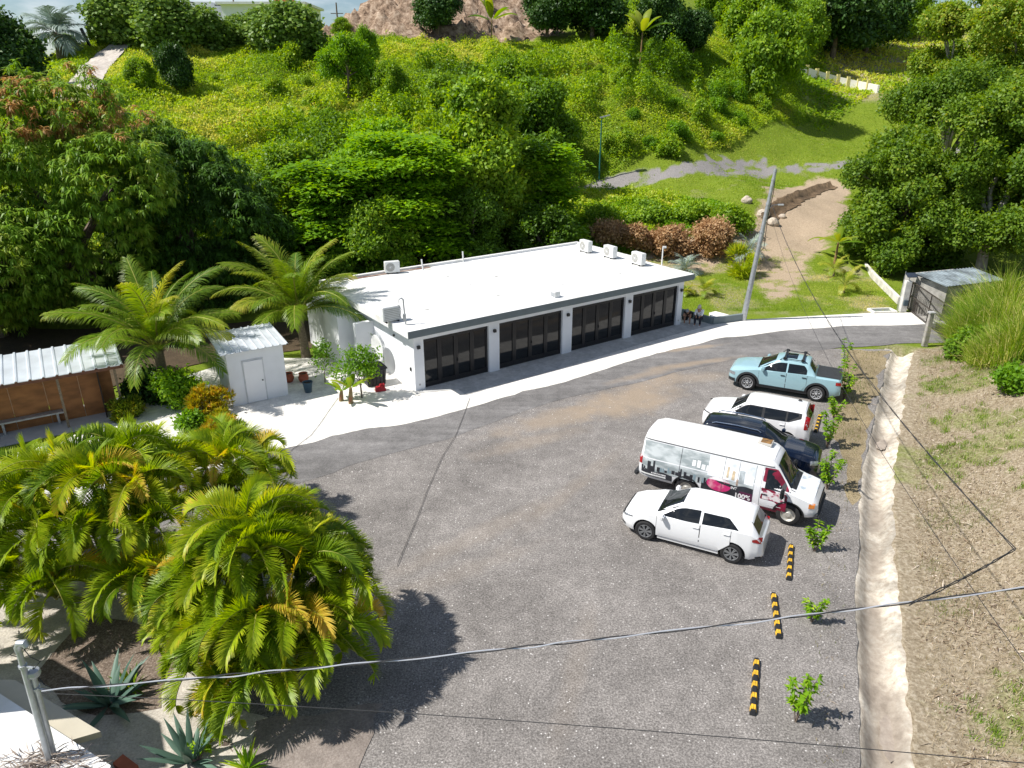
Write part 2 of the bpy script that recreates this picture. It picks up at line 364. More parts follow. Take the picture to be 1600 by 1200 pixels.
# ------------------------------------------------------------------ ground sheets (flat ground, z = 0)
def rough_poly(pts, amp, seg=.35, seed=0):
    out = []; n = len(pts); k = 0.0
    for i in range(n):
        a = np.array(pts[i][:2]); q = pts[(i+1) % n]; bb = np.array(q[:2]); d = bb-a; Lg = np.linalg.norm(d); nn = max(1, int(Lg/seg)); nrm = np.array([-d[1], d[0]])/(Lg+1e-9)
        for j in range(nn):
            p = a+d*j/nn; k += Lg/nn
            o_ = (fbm(np.array([k*1.1+seed]), np.array([seed*3.1]))[0]-.5)*2*amp
            out.append(tuple(p+nrm*o_))
    return out
def spline(pts, n=8):
    pts = [np.array(p[:2], float) for p in pts]; out = []
    for i in range(len(pts)-1):
        p0 = pts[max(i-1, 0)]; p1 = pts[i]; p2 = pts[i+1]; p3 = pts[min(i+2, len(pts)-1)]
        for j in range(n):
            s = j/n; out.append(.5*((2*p1)+(-p0+p2)*s+(2*p0-5*p1+4*p2-p3)*s*s+(-p0+3*p1-3*p2+p3)*s**3))
    out.append(pts[-1]); return out
def sheet(name, poly, z, m, kind='structure', thick=0.0, cell=None):
    bm = bmesh.new(); vs = [bm.verts.new((x, y, z)) for x, y in poly]; f = bm.faces.new(vs)
    if f.normal.z < 0: f.normal_flip()
    bm.normal_update()
    if thick:
        r_ = bmesh.ops.extrude_face_region(bm, geom=[f]); vv = [g for g in r_['geom'] if isinstance(g, bmesh.types.BMVert)]
        for q in vv: q.co.z = z-thick
    bmesh.ops.triangulate(bm, faces=bm.faces[:])
    bmesh.ops.recalc_face_normals(bm, faces=bm.faces[:])
    me = bpy.data.meshes.new(name); bm.to_mesh(me); bm.free(); me.materials.append(m)
    o = bpy.data.objects.new(name, me); link(o); tag(o, kind=kind); return o
def ground_mat(name, stops_fine, stain=None, stain_pts=(), bscale=60, bump=.6, macro=((.32, .78), (.68, 1.16)), fine_scale=22, speck=None, streak=None):
    m = bpy.data.materials.new(name); m.use_nodes = True; t = m.node_tree; b = t.nodes['Principled BSDF']; lk = t.links.new
    tc = t.nodes.new('ShaderNodeTexCoord'); P = tc.outputs['Object']
    def tn(scale, detail=6, rough=.7, src=P):
        n = t.nodes.new('ShaderNodeTexNoise'); n.inputs['Scale'].default_value = scale; n.inputs['Detail'].default_value = detail; n.inputs['Roughness'].default_value = rough; lk(src, n.inputs['Vector']); return n.outputs['Fac']
    def rmp(fac, st):
        r = t.nodes.new('ShaderNodeValToRGB'); e = r.color_ramp.elements
        while len(e) < len(st): e.new(.5)
        for i, (p, c) in enumerate(st): e[i].position = p; e[i].color = (*(c if hasattr(c, '__len__') else (c, c, c)), 1)
        lk(fac, r.inputs[0]); return r.outputs[0]
    c = rmp(tn(fine_scale), stops_fine)
    mm = t.nodes.new('ShaderNodeMix'); mm.data_type = 'RGBA'; mm.blend_type = 'MULTIPLY'; mm.inputs['Factor'].default_value = 1; lk(c, mm.inputs['A']); lk(rmp(tn(.35, 5, .6), macro), mm.inputs['B']); c = mm.outputs['Result']
    mm = t.nodes.new('ShaderNodeMix'); mm.data_type = 'RGBA'; mm.blend_type = 'MULTIPLY'; mm.inputs['Factor'].default_value = .8; lk(c, mm.inputs['A']); lk(rmp(tn(2.1, 6, .7), ((.36, .80), (.64, 1.16))), mm.inputs['B']); c = mm.outputs['Result']
    if streak:
        mp = t.nodes.new('ShaderNodeMapping'); mp.inputs['Rotation'].default_value = (0, 0, streak[0]); mp.inputs['Scale'].default_value = (.12, 1.6, 1); lk(P, mp.inputs[0])
        mm = t.nodes.new('ShaderNodeMix'); mm.data_type = 'RGBA'; mm.blend_type = 'MULTIPLY'; mm.inputs['Factor'].default_value = streak[1]; lk(c, mm.inputs['A']); lk(rmp(tn(1.0, 4, .6, mp.outputs[0]), ((.38, .72), (.62, 1.2))), mm.inputs['B']); c = mm.outputs['Result']
    for (cx, cy, rx, ry, a, amt) in stain_pts:
        sub = t.nodes.new('ShaderNodeVectorMath'); sub.operation = 'SUBTRACT'; sub.inputs[1].default_value = (cx, cy, 0); lk(P, sub.inputs[0])
        vr = t.nodes.new('ShaderNodeVectorRotate'); vr.rotation_type = 'Z_AXIS'; vr.inputs['Angle'].default_value = -a; lk(sub.outputs[0], vr.inputs['Vector'])
        dv = t.nodes.new('ShaderNodeVectorMath'); dv.operation = 'DIVIDE'; dv.inputs[1].default_value = (rx, ry, 1); lk(vr.outputs[0], dv.inputs[0])
        ln = t.nodes.new('ShaderNodeVectorMath'); ln.operation = 'LENGTH'; lk(dv.outputs[0], ln.inputs[0])
        ad = t.nodes.new('ShaderNodeMath'); ad.operation = 'MULTIPLY_ADD'; ad.inputs[1].default_value = 1.6; lk(tn(.9, 6, .65), ad.inputs[0]); lk(ln.outputs['Value'], ad.inputs[2])
        mr = t.nodes.new('ShaderNodeMapRange'); mr.inputs['From Min'].default_value = 1.9; mr.inputs['From Max'].default_value = 1.15; mr.inputs['To Max'].default_value = amt; lk(ad.outputs[0], mr.inputs['Value'])
        mm = t.nodes.new('ShaderNodeMix'); mm.data_type = 'RGBA'; lk(mr.outputs[0], mm.inputs['Factor']); lk(c, mm.inputs['A']); lk(rmp(tn(fine_scale*.8), stain), mm.inputs['B']); c = mm.outputs['Result']
    if speck:
        v = t.nodes.new('ShaderNodeTexVoronoi'); v.inputs['Scale'].default_value = speck[0]; lk(P, v.inputs['Vector'])
        s1 = t.nodes.new('ShaderNodeSeparateColor'); lk(v.outputs['Color'], s1.inputs[0])
        g1 = t.nodes.new('ShaderNodeMath'); g1.operation = 'GREATER_THAN'; g1.inputs[1].default_value = speck[1]; lk(s1.outputs[0], g1.inputs[0])
        l1 = t.nodes.new('ShaderNodeMath'); l1.operation = 'LESS_THAN'; l1.inputs[1].default_value = .42; lk(v.outputs['Distance'], l1.inputs[0])
        p1 = t.nodes.new('ShaderNodeMath'); p1.operation = 'MULTIPLY'; lk(g1.outputs[0], p1.inputs[0]); lk(l1.outputs[0], p1.inputs[1])
        mm = t.nodes.new('ShaderNodeMix'); mm.data_type = 'RGBA'; lk(p1.outputs[0], mm.inputs['Factor']); lk(c, mm.inputs['A']); mm.inputs['B'].default_value = (*speck[2], 1); c = mm.outputs['Result']
    lk(c, b.inputs['Base Color']); b.inputs['Roughness'].default_value = .92; b.inputs['Specular IOR Level'].default_value = .25
    bp = t.nodes.new('ShaderNodeBump'); bp.inputs['Strength'].default_value = bump; bp.inputs['Distance'].default_value = .015; lk(tn(bscale, 4, .7), bp.inputs['Height']); lk(bp.outputs[0], b.inputs['Normal'])
    return m
sand = ((.3, (.25, .19, .13)), (.7, (.40, .32, .235)))
def stn(px, py, rx, ry, a, amt, z=0): p = at_z(px, py, z); return (p[0], p[1], rx, ry, R(a), amt)
M_lot = ground_mat('gravel_asphalt', ((.32, (.080, .073, .070)), (.5, (.205, .19, .177)), (.72, (.43, .40, .378))), sand,
    [stn(985, 625, 3.2, 1.6, 35, .75), stn(880, 650, 3.6, .9, 30, .55), stn(1010, 590, 2.5, 1.2, 30, .5), stn(830, 690, 3, .6, 28, .3), stn(1080, 590, 2.2, .7, 10, .4), stn(760, 830, 4.5, .5, 40, .16), stn(900, 760, 4.5, .4, 55, .14), stn(700, 900, 3.5, .45, 30, .12), stn(900, 1050, 3, .35, 75, .12)], speck=(22, .985, (.55, .53, .51)))
M_road = ground_mat('road_asphalt', ((.32, (.125, .12, .118)), (.5, (.185, .178, .174)), (.7, (.26, .25, .245))), sand,
    [stn(905, 625, 2.6, .35, 33, .5), stn(1085, 568, 3.2, .35, 20, .6), stn(1075, 545, 2.6, .3, 18, .6), stn(1010, 585, 2.5, .4, 30, .5)], bscale=90, bump=.3, streak=(R(-30), .55))
M_sand = ground_mat('white_gravel', ((.3, (.60, .57, .52)), (.7, (.84, .82, .78))), bscale=50, bump=.5, macro=((.3, .93), (.7, 1.04)))
M_cream = ground_mat('beige_gravel', ((.3, (.36, .32, .27)), (.7, (.62, .58, .51))), bscale=40, bump=.8, macro=((.3, .85), (.7, 1.08)))
M_mulch = ground_mat('brown_mulch', ((.3, (.07, .05, .038)), (.5, (.17, .13, .10)), (.7, (.36, .30, .25))), bscale=40, bump=1)
M_apron = ground_mat('smooth_concrete', ((.3, (.40, .40, .39)), (.7, (.56, .56, .55))), bscale=30, bump=.15, macro=((.3, .82), (.7, 1.1)), fine_scale=6)
M_ditch = ground_mat('limestone_lining', ((.3, (.36, .30, .235)), (.5, (.58, .52, .43)), (.7, (.74, .69, .60))), ((.3, (.21, .175, .14)), (.7, (.36, .31, .255))), [stn(x_, y_, rx_*1.1, ry_*2.3, 63, .95, -.33) for x_, y_, rx_, ry_ in ((1376, 690, 1.5, .20), (1368, 800, 1.6, .16), (1366, 880, 1.3, .13), (1364, 1040, 1.6, .20), (1372, 1100, .6, .18), (1386, 1160, 1.6, .24), (1392, 620, 1.2, .1), (1366, 960, 1.0, .14))], bscale=25, bump=1, macro=((.38, .55), (.56, 1.05)), fine_scale=5)
Z = lambda *q: [tuple(at_z(*p)[:2]) for p in q]
# lot: everything up to the ditch edge
_ds = spline(DITCH, 4); lot_edge = []
for _i in range(1, len(_ds)-1):
    _d = np.array(_ds[_i+1])-np.array(_ds[_i-1]); _d = _d/np.linalg.norm(_d); lot_edge.append((_ds[_i][0]-_d[1]*.51, _ds[_i][1]+_d[0]*.51))
lot = [(6.0, -3)]+lot_edge+Z((1392, 546), (1330, 545), (1160, 548), (1000, 585), (880, 620), (740, 660), (560, 715), (390, 770))+[(-11.5, 20), (-9.5, 15.5)]+Z((430, 1160), (470, 1200))+[(-3, 7), (-3, -3)]
sheet('parking_lot', rough_poly(lot, .10, .22), .006, M_lot)
# road ribbon
edge_n = spline(Z((-60, 850), (120, 790), (300, 738), (390, 716), (520, 683), (636, 660), (760, 630), (880, 596), (1000, 560), (1100, 535), (1200, 521), (1300, 512), (1440, 507), (1560, 508)))
edge_s = spline(Z((-60, 950), (200, 840), (320, 795), (390, 779), (560, 725), (690, 688), (740, 672), (860, 630), (1000, 596), (1100, 572), (1200, 556), (1330, 543), (1440, 536), (1560, 535)))
nroad = rough_poly([*edge_n], .05, .4, 3)[:-1]; sroad = rough_poly([*edge_s], .09, .4, 8)[:-1]
nroad = nroad[:sum(1 for p in nroad)]
def trim(pts): return [p for i, p in enumerate(pts)]
def open_rough(pts, amp, seed):
    out = []; k = 0
    for i, p in enumerate(pts):
        q = pts[min(i+1, len(pts)-1)]; pr = pts[max(i-1, 0)]; d = np.array(q)-np.array(pr); d = d/(np.linalg.norm(d)+1e-9); k += .6
        o_ = (fbm(np.array([i*.31+seed]), np.array([seed*1.7]))[0]-.5)*2*amp
        out.append((p[0]-d[1]*o_, p[1]+d[0]*o_))
    return out
sheet('road', open_rough(edge_n, .28, 3)+open_rough(edge_s, .2, 9)[::-1], .014, M_road)
# white gravel and concrete strip between road and buildings
sheet('dry_verge_ground', rough_poly(Z((1322, 548), (1388, 548), (1372, 600), (1354, 690), (1338, 790), (1322, 770), (1306, 680), (1300, 620)), .35), .0085, ground_mat('verge_soil', ((.3, (.10, .075, .04)), (.5, (.24, .19, .11)), (.7, (.42, .36, .25))), bscale=30, bump=1))
sheet('pavement', open_rough(edge_n, .28, 3)+Z((1560, 480), (1440, 487), (1412, 489), (1370, 489), (1290, 493), (1220, 497), (1162, 500))+[tuple(at_z(1113, 503)[:2]), tuple(at_z(1062, 490)[:2]), (8.5, 44), (-6, 34)]+Z((520, 560), (440, 560), (380, 560), (250, 600), (100, 690), (-60, 730)), .022, M_sand)

# drainage channel lined with pale limestone, following its bed
def strip(name, pts, offs, zf, m, kind='structure', amp=.09, seed=5):
    pts = [np.array(p) for p in pts]; V = []; n = len(offs)
    for i, p in enumerate(pts):
        d = pts[min(i+1, len(pts)-1)]-pts[max(i-1, 0)]; d = d/np.linalg.norm(d); nr = np.array([-d[1], d[0]])
        for j, o_ in enumerate(offs):
            e = 0
            if j in (0, n-1): e = (fbm(np.array([i*1.7+seed+j]), np.array([seed*1.0]), o=3)[0]-.5)*2*amp*(1 if j else -1)
            q = p+nr*(o_+e); V.append((q[0], q[1], 0))
    V = np.array(V); V[:, 2] = zf(V[:, 0], V[:, 1], np.tile(offs, len(pts)))
    o = np_mesh(name, V, grid_faces(n, len(pts)), m, smooth=True); tag(o, kind=kind); return o
def dens(pts, step=.25):
    out = []
    for a, c in zip(pts[:-1], pts[1:]):
        a = np.array(a[:2]); c = np.array(c[:2]); k = max(1, int(np.linalg.norm(c-a)/step)); out += [tuple(a+(c-a)*j/k) for j in range(k)]
    return out+[tuple(pts[-1][:2])]
dd = dens(spline(DITCH, 6), .2)
strip('drainage_channel', dd, [-1.05, -.72, -.56, -.46, -.36, -.26, -.13, 0, .13, .26, .36, .46, .56, .72, 1.05], lambda x, y, o: -.32*sstep(.53, .10, np.abs(o))-.004-.012*(np.abs(o) > .7)-.03*(np.abs(o) > 1)+(fbm(x*2.2, y*2.2)-.5)*.09*(np.abs(o) < .5), M_ditch, amp=.07)
M_mud = ground_mat('damp_silt', ((.3, (.27, .225, .185)), (.7, (.40, .345, .29))), bscale=25, bump=.4, fine_scale=4)
def patch_sheet(name, cx, cy, rx, ry, a, m, z, seed, kind='structure'):
    pts = []
    for k in range(26):
        th = 2*math.pi*k/26; rr = 1+.55*(fbm(np.array([math.cos(th)*1.6+seed]), np.array([math.sin(th)*1.6+seed*2.0]), o=3)[0]-.5)*2
        x = rx*rr*math.cos(th); y = ry*rr*math.sin(th); pts.append((cx+x*math.cos(a)-y*math.sin(a), cy+x*math.sin(a)+y*math.cos(a)))
    return sheet(name, pts, z, m, kind)
for i, (px, py, rx, ry) in enumerate([(1377, 697, .2, .5), (1390, 1155, .24, .7)]):
    p = at_z(px, py, -.3); patch_sheet('silt', p[0], p[1], rx, ry, R(-28), M_mud, -.3+.02+.004*i+.03, i*3+1)
# the bank's own edge along the channel, in the bank's material
_so = [-1.7, -1.4, -1.15, -.95, -.78, -.64, -.54, -.50]; _V = []; _nso = len(_so)
for _i, _p in enumerate(dd):
    _p = np.array(_p); _d = np.array(dd[min(_i+1, len(dd)-1)])-np.array(dd[max(_i-1, 0)]); _d = _d/np.linalg.norm(_d); _nr = np.array([-_d[1], _d[0]])
    _e = (fbm(np.array([_i*.42]), np.array([3.3]), o=4)[0]-.5)*.34
    for _j, _o in enumerate(_so): _q = _p+_nr*(_o+(_e if _j > 4 else 0)); _V.append((_q[0], _q[1], 0))
_V = np.array(_V); _oo = np.tile(_so, len(dd)); _V[:, 2] = hz(_V[:, 0], _V[:, 1], carve=False)+np.where(_oo < -1.6, -.05, .022)+np.where(_oo > -.52, -.22, 0)
tag(np_mesh('bank_edge', _V, grid_faces(_nso, len(dd)), M_terrain, tint=np.stack(masks(_V[:, 0], _V[:, 1]), -1), attr='mask', smooth=True), kind='structure')
# hill path of pale concrete, and grey concrete by the garage, cut along the roof's shadow edge
M_path = ground_mat('hill_concrete', ((.3, (.38, .34, .30)), (.7, (.58, .53, .48))), bscale=12, bump=.2, fine_scale=3)
hp = dens(spline(HPATH, 6), .6); strip('hill_path', hp, [-1.5, -.7, 0, .7, 1.5], lambda x, y, o: hz(x, y)+.10, M_path, amp=.1)
# ================================================================== VEGETATION GENERATORS
def unit(v): return v/(np.linalg.norm(v, axis=-1, keepdims=True)+1e-9)
def leaves(c, d, n, Ln, Wd, tint, droop=.15, notch=.45):
    """c base, d axis, n normal; returns V,F,T for quads (kite leaves)"""
    d = unit(d); s = unit(np.cross(d, n)); nn = np.cross(s, d)
    Ln = np.broadcast_to(np.asarray(Ln, float), (len(c),))[:, None]; Wd = np.broadcast_to(np.asarray(Wd, float), (len(c),))[:, None]
    m = c+d*Ln*notch+nn*Ln*.06; tip = c+d*Ln-nn*Ln*droop
    V = np.stack([c, m+s*Wd*.5, tip, m-s*Wd*.5], 1).reshape(-1, 3)
    F = np.arange(len(c)*4).reshape(-1, 4); return V, F, np.repeat(tint, 4)
def join(parts):
    V = []; F = []; T = []; k = 0
    for v, f, t_ in parts: V.append(v); F.append(f+k); T.append(t_); k += len(v)
    return np.concatenate(V), np.concatenate(F), np.concatenate(T)
def rand_dirs(n, up=.0, rg=rng):
    v = rg.normal(size=(n, 3)); v[:, 2] += up; return unit(v)
def crown_leaves(blobs, n_cl, per, Ln, Wd, seed=0, style='bush', tint=(.5, .2), top_bias=.35, rmin=.72, flush=0.0, droop=.15):
    rg = np.random.default_rng(seed)
    vol = np.array([b_[3]*b_[4]*b_[5] for b_ in blobs])**(2/3); pr = vol/vol.sum()
    idx = rg.choice(len(blobs), n_cl, p=pr); B = np.array(blobs)[idx]
    dr = rand_dirs(n_cl, top_bias, rg); rad = rg.uniform(rmin**2, 1.06, n_cl)**.5
    rr = rad*(1+.42*(fbm(dr[:, 0]*2.3+idx*7.1, dr[:, 1]*2.3, dr[:, 2]*2.3+9)-.5)*2)
    cc = B[:, :3]+dr*B[:, 3:6]*rr[:, None]
    # drop clusters buried deep in other blobs
    keep = np.ones(n_cl, bool)
    for b_ in blobs:
        q = (cc-np.array(b_[:3]))/np.array(b_[3:6]); keep &= (np.linalg.norm(q, axis=1) > rmin*.82)
    g = fbm(cc[:, 0]*.9+seed, cc[:, 1]*.9, cc[:, 2]*.9); keep &= g > .40
    cc = cc[keep]; dr = dr[keep]; N = len(cc)
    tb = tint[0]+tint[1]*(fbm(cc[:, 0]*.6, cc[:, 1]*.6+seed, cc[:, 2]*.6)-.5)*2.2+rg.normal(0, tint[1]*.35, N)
    c = np.repeat(cc, per, 0); out_ = np.repeat(dr, per, 0); M_ = len(c)
    if style == 'rosette':      # long leaves hanging from a twig tip
        a = rg.uniform(0, 2*math.pi, M_); el = rg.uniform(-1.1, .25, M_)
        d = np.stack([np.cos(a)*np.cos(el), np.sin(a)*np.cos(el), np.sin(el)], -1)+out_*.35
        nrm = np.stack([-d[:, 0]*.4, -d[:, 1]*.4, np.ones(M_)], -1)+rg.normal(0, .15, (M_, 3))
    elif style == 'tier':       # broad leaves in flat sprays facing the light
        a = rg.uniform(0, 2*math.pi, M_); d = np.stack([np.cos(a), np.sin(a), rg.uniform(-.35, .2, M_)], -1)+out_*.3
        nrm = np.stack([np.zeros(M_), np.zeros(M_), np.ones(M_)], -1)+rg.normal(0, .28, (M_, 3)); c = c+rg.normal(0, 1, (M_, 3))*np.array([1.2, 1.2, .35])*Ln
    elif style == 'spiky':
        d = out_+rg.normal(0, .5, (M_, 3)); d[:, 2] += .6; nrm = rg.normal(size=(M_, 3))
    else:
        d = out_*.5+rg.normal(0, .7, (M_, 3)); nrm = out_*1.3+rg.normal(0, .5, (M_, 3))+np.array([-.25, 0, .7]); c = c+rg.normal(0, 1, (M_, 3))*Ln*.8
    tt = np.clip(np.repeat(tb, per)+rg.normal(0, .07, M_), 0.02, .93)
    if flush:
        hi_ = cc[:, 2] > np.quantile(cc[:, 2], .86); fl = (rg.random(N) < flush)*hi_*(fbm(cc[:, 0]*.5+3, cc[:, 1]*.5, cc[:, 2]*.5) > .46); tt = np.where(np.repeat(fl, per), .985, tt)
    sz = rg.uniform(.7, 1.25, M_); return leaves(c, d, nrm, Ln*sz, Wd*sz, tt, droop)
def limb(mb, p, q, r0, r1, wob=.12, n=6):
    p = Vector(p); q = Vector(q); k = 5; Ld = (q-p).length; pts = []
    for i in range(k+1):
        s = i/k; v = p.lerp(q, s); v.z += math.sin(s*math.pi)*Ld*.06
        if 0 < i < k: v += Vector([random.uniform(-1, 1)*wob*Ld*.3 for _ in range(3)])
        pts.append(v)
    mb.tube(pts, [r0+(r1-r0)*i/k for i in range(k+1)], n)
ML_hill = leaf_mat('foliage_hill', [(0, (0.043, 0.088, 0.008)), (.35, (0.095, 0.195, 0.014)), (.6, (0.191, 0.332, 0.020)), (.85, (0.361, 0.488, 0.031)), (1, (0.552, 0.546, 0.101))])
ML_mango = leaf_mat('foliage_mango', [(0, (.026, .066, .012)), (.35, (.085, .19, .018)), (.7, (.18, .32, .026)), (.92, (.28, .38, .045)), (1, (.46, .22, .10))], trans=.3)
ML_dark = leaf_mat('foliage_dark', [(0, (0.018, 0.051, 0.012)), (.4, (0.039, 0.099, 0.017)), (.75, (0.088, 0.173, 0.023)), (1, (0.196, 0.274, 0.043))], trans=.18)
ML_tier = leaf_mat('foliage_bright', [(0, (0.049, 0.109, 0.010)), (.4, (0.106, 0.237, 0.012)), (.75, (0.214, 0.400, 0.017)), (1, (0.426, 0.546, 0.036))], trans=.4)
ML_olive = leaf_mat('foliage_olive', [(0, (.028, .06, .010)), (.35, (.080, .165, .014)), (.7, (.20, .31, .024)), (.9, (.38, .38, .045)), (1, (.50, .36, .10))], trans=.38)
ML_grape = leaf_mat('foliage_round_leaf', [(0, (0.059, 0.117, 0.020)), (.5, (0.147, 0.255, 0.041)), (1, (0.333, 0.431, 0.086))], trans=.25)
ML_palm = leaf_mat('palm_leaflet', [(0, (.03, .08, .008)), (.35, (.10, .19, .008)), (.65, (.25, .36, .011)), (.88, (.45, .50, .025)), (1, (.62, .42, .07))], trans=.42, rough=.42, spec=.3)
ML_coco = leaf_mat('coconut_leaflet', [(0, (.025, .07, .014)), (.4, (.085, .18, .015)), (.75, (.20, .30, .018)), (1, (.46, .44, .06))], trans=.38, rough=.4, spec=.35)
ML_silver = leaf_mat('silver_leaf', [(0, (.13, .18, .15)), (1, (.34, .42, .37))], trans=.15)
ML_agave = leaf_mat('agave_leaf', [(0, (.045, .10, .075)), (1, (.12, .20, .15))], trans=.08, rough=.5)
ML_yel = leaf_mat('foliage_croton', [(0, (.04, .09, .01)), (.45, (.13, .20, .012)), (.8, (.46, .40, .02)), (1, (.62, .30, .03))], trans=.3)
ML_brown = leaf_mat('foliage_dry', [(0, (.13, .075, .035)), (.5, (.36, .215, .10)), (1, (.62, .44, .24))], trans=.25)
ML_grass = leaf_mat('grass_blade', [(0, (0.055, 0.122, 0.012)), (.4, (0.133, 0.253, 0.017)), (.7, (0.296, 0.406, 0.036)), (.9, (0.530, 0.520, 0.145)), (1, (0.749, 0.650, 0.290))], trans=.35)
ML_straw = leaf_mat('straw_blade', [(0, (.10, .16, .02)), (.25, (.20, .19, .06)), (.5, (.33, .26, .15)), (1, (.58, .50, .37))], trans=.2)
ML_ban = leaf_mat('banana_leaf', [(0, (.04, .10, .010)), (.5, (.12, .23, .016)), (1, (.32, .36, .04))], trans=.45)
M_rachis = mat('frond_stem', (.30, .30, .05), .5, .2, 4)

def tree(name, label, cat, loc, blobs, n_cl, per, Ln, Wd, lm, style='bush', tint=(.5, .2), seed=0, trunk=None, bark=None, group=None, flush=0, top_bias=.35, rmin=.7, droop=.15, rz=0):
    """blobs in local space; trunk = (base radius, fork height)"""
    e = empty(name, loc, label, cat, group, rz)
    V, F, T = crown_leaves(blobs, n_cl, per, Ln, Wd, seed, style, tint, top_bias, rmin, flush, droop)
    np_mesh('crown', V, F, lm, e, T)
    if trunk:
        mb = MB(); r0, hf = trunk; f = Vector((random.uniform(-.1, .1)*hf, random.uniform(-.1, .1)*hf, hf))
        mb.tube([(0, 0, -.4), tuple(f*.5), tuple(f)], [r0*1.3, r0, r0*.85], 9)
        for b_ in sorted(blobs, key=lambda q: -q[3])[:10]: limb(mb, f*random.uniform(.75, 1), (b_[0], b_[1], b_[2]-b_[5]*.1), r0*.55, r0*.14)
        mb.build('trunk', bark or M_bark, e, smooth=True)
    return e
def blobset(n, Rx, Ry, z0, z1, rb, seed, flat=.8):
    rg = random.Random(seed); out = []
    for i in range(n):
        a = rg.uniform(0, 2*math.pi); zz = rg.random(); prof = math.sin(math.pi*(.18+.74*zz))**.6; rr = (rg.random()**.55)*prof
        s = rg.uniform(.5, 1.35); out.append((math.cos(a)*rr*Rx, math.sin(a)*rr*Ry, z0+(z1-z0)*zz, rb*s*rg.uniform(.85, 1.2), rb*s*rg.uniform(.85, 1.2), rb*s*flat))
    return out
def frond_geo(Lr, az, el0, el1, nl, Ll, Wl, seed, tint=.5, twist=.0, vlift=.5, droop=.5, base=(0, 0, 0), t0=.16, fwd=.55, segs=3, curl=0.0, yel=.0):
    """one pinnate palm frond; returns (V,F,T) of leaflets and rachis points"""
    rg = np.random.default_rng(seed); K = 14; pts = [np.array(base, float)]; dirs = []
    for k in range(K):
        s = k/(K-1); el = el0+(el1-el0)*(s**1.35); a = az+curl*s*s; dv = np.array([math.cos(el)*math.cos(a), math.cos(el)*math.sin(a), math.sin(el)]); dirs.append(dv); pts.append(pts[-1]+dv*Lr/K)
    pts = np.array(pts[:-1]); dirs = np.array(dirs)
    t_ = np.linspace(t0, .995, nl); ix = t_*(K-1); i0 = np.clip(ix.astype(int), 0, K-2); fr = (ix-i0)[:, None]
    P = pts[i0]*(1-fr)+pts[i0+1]*fr; D = unit(dirs[i0]*(1-fr)+dirs[i0+1]*fr)
    side = unit(np.cross(D, np.array([0, 0, 1.0]))+1e-6); upv = np.cross(side, D)
    if twist:
        ca = np.cos(twist*t_)[:, None]; sa = np.sin(twist*t_)[:, None]; side, upv = side*ca+upv*sa, -side*sa+upv*ca
    Vs = []; Fs = []; Ts = []; k0 = 0
    for sg in (-1, 1):
        prof = (np.sin(np.pi*(.12+.80*t_))**.7)*rg.uniform(.85, 1.1, nl); Lv = (Ll*prof)[:, None]
        dv = unit(side*sg*(1-.35*t_[:, None])+D*(fwd+.5*t_[:, None])+upv*(vlift*(1-.4*t_[:, None]))+rg.normal(0, .07, (nl, 3)))
        wv = unit(np.cross(dv, upv)); prev = P; rows = []
        for s in range(segs+1):
            s_ = s/segs; wd = Wl*(.55+1.2*s_*(1-s_)*1.6)*(1-s_)**.45 if s < segs else .004
            rows.append((prev.copy(), wd))
            if s < segs:
                stp = dv*Lv/segs; prev = prev+stp; dv = unit(dv+np.array([0, 0, -1.0])*droop*(s+1)/segs)
        for s in range(segs):
            (p0, w0), (p1, w1) = rows[s], rows[s+1]
            Q = np.stack([p0-wv*w0/2, p0+wv*w0/2, p1+wv*w1/2, p1-wv*w1/2], 1).reshape(-1, 3); Vs.append(Q)
            Fs.append(np.arange(nl*4).reshape(-1, 4)+k0); k0 += nl*4
            tt = tint+rg.normal(0, .05, nl)+yel*(t_**2)+.06*s; Ts.append(np.repeat(np.clip(tt, .01, .97), 4))
    V = np.concatenate(Vs); F = np.concatenate(Fs); T = np.concatenate(Ts)
    n0 = len(V); rv = []; ff = []
    for k in range(0, K):
        d = dirs[k]; s_ = unit(np.cross(d, [0, 0, 1.0])[None])[0]; u = np.cross(s_, d); r = (.028*(1-k/K)+.006)*(Lr/2.4)**.6
        rv += [pts[k]+s_*r, pts[k]+u*r*.8, pts[k]-s_*r, pts[k]-u*r*.8]
    for k in range(K-1):
        for j in range(4): ff.append((n0+k*4+j, n0+k*4+(j+1) % 4, n0+(k+1)*4+(j+1) % 4, n0+(k+1)*4+j))
    V = np.concatenate([V, np.array(rv)]); T = np.concatenate([T, np.full(len(rv), .5)]); mi = np.concatenate([np.zeros(len(F), int), np.ones(len(ff), int)]); F = np.concatenate([F, np.array(ff)])
    return V, F, T, mi
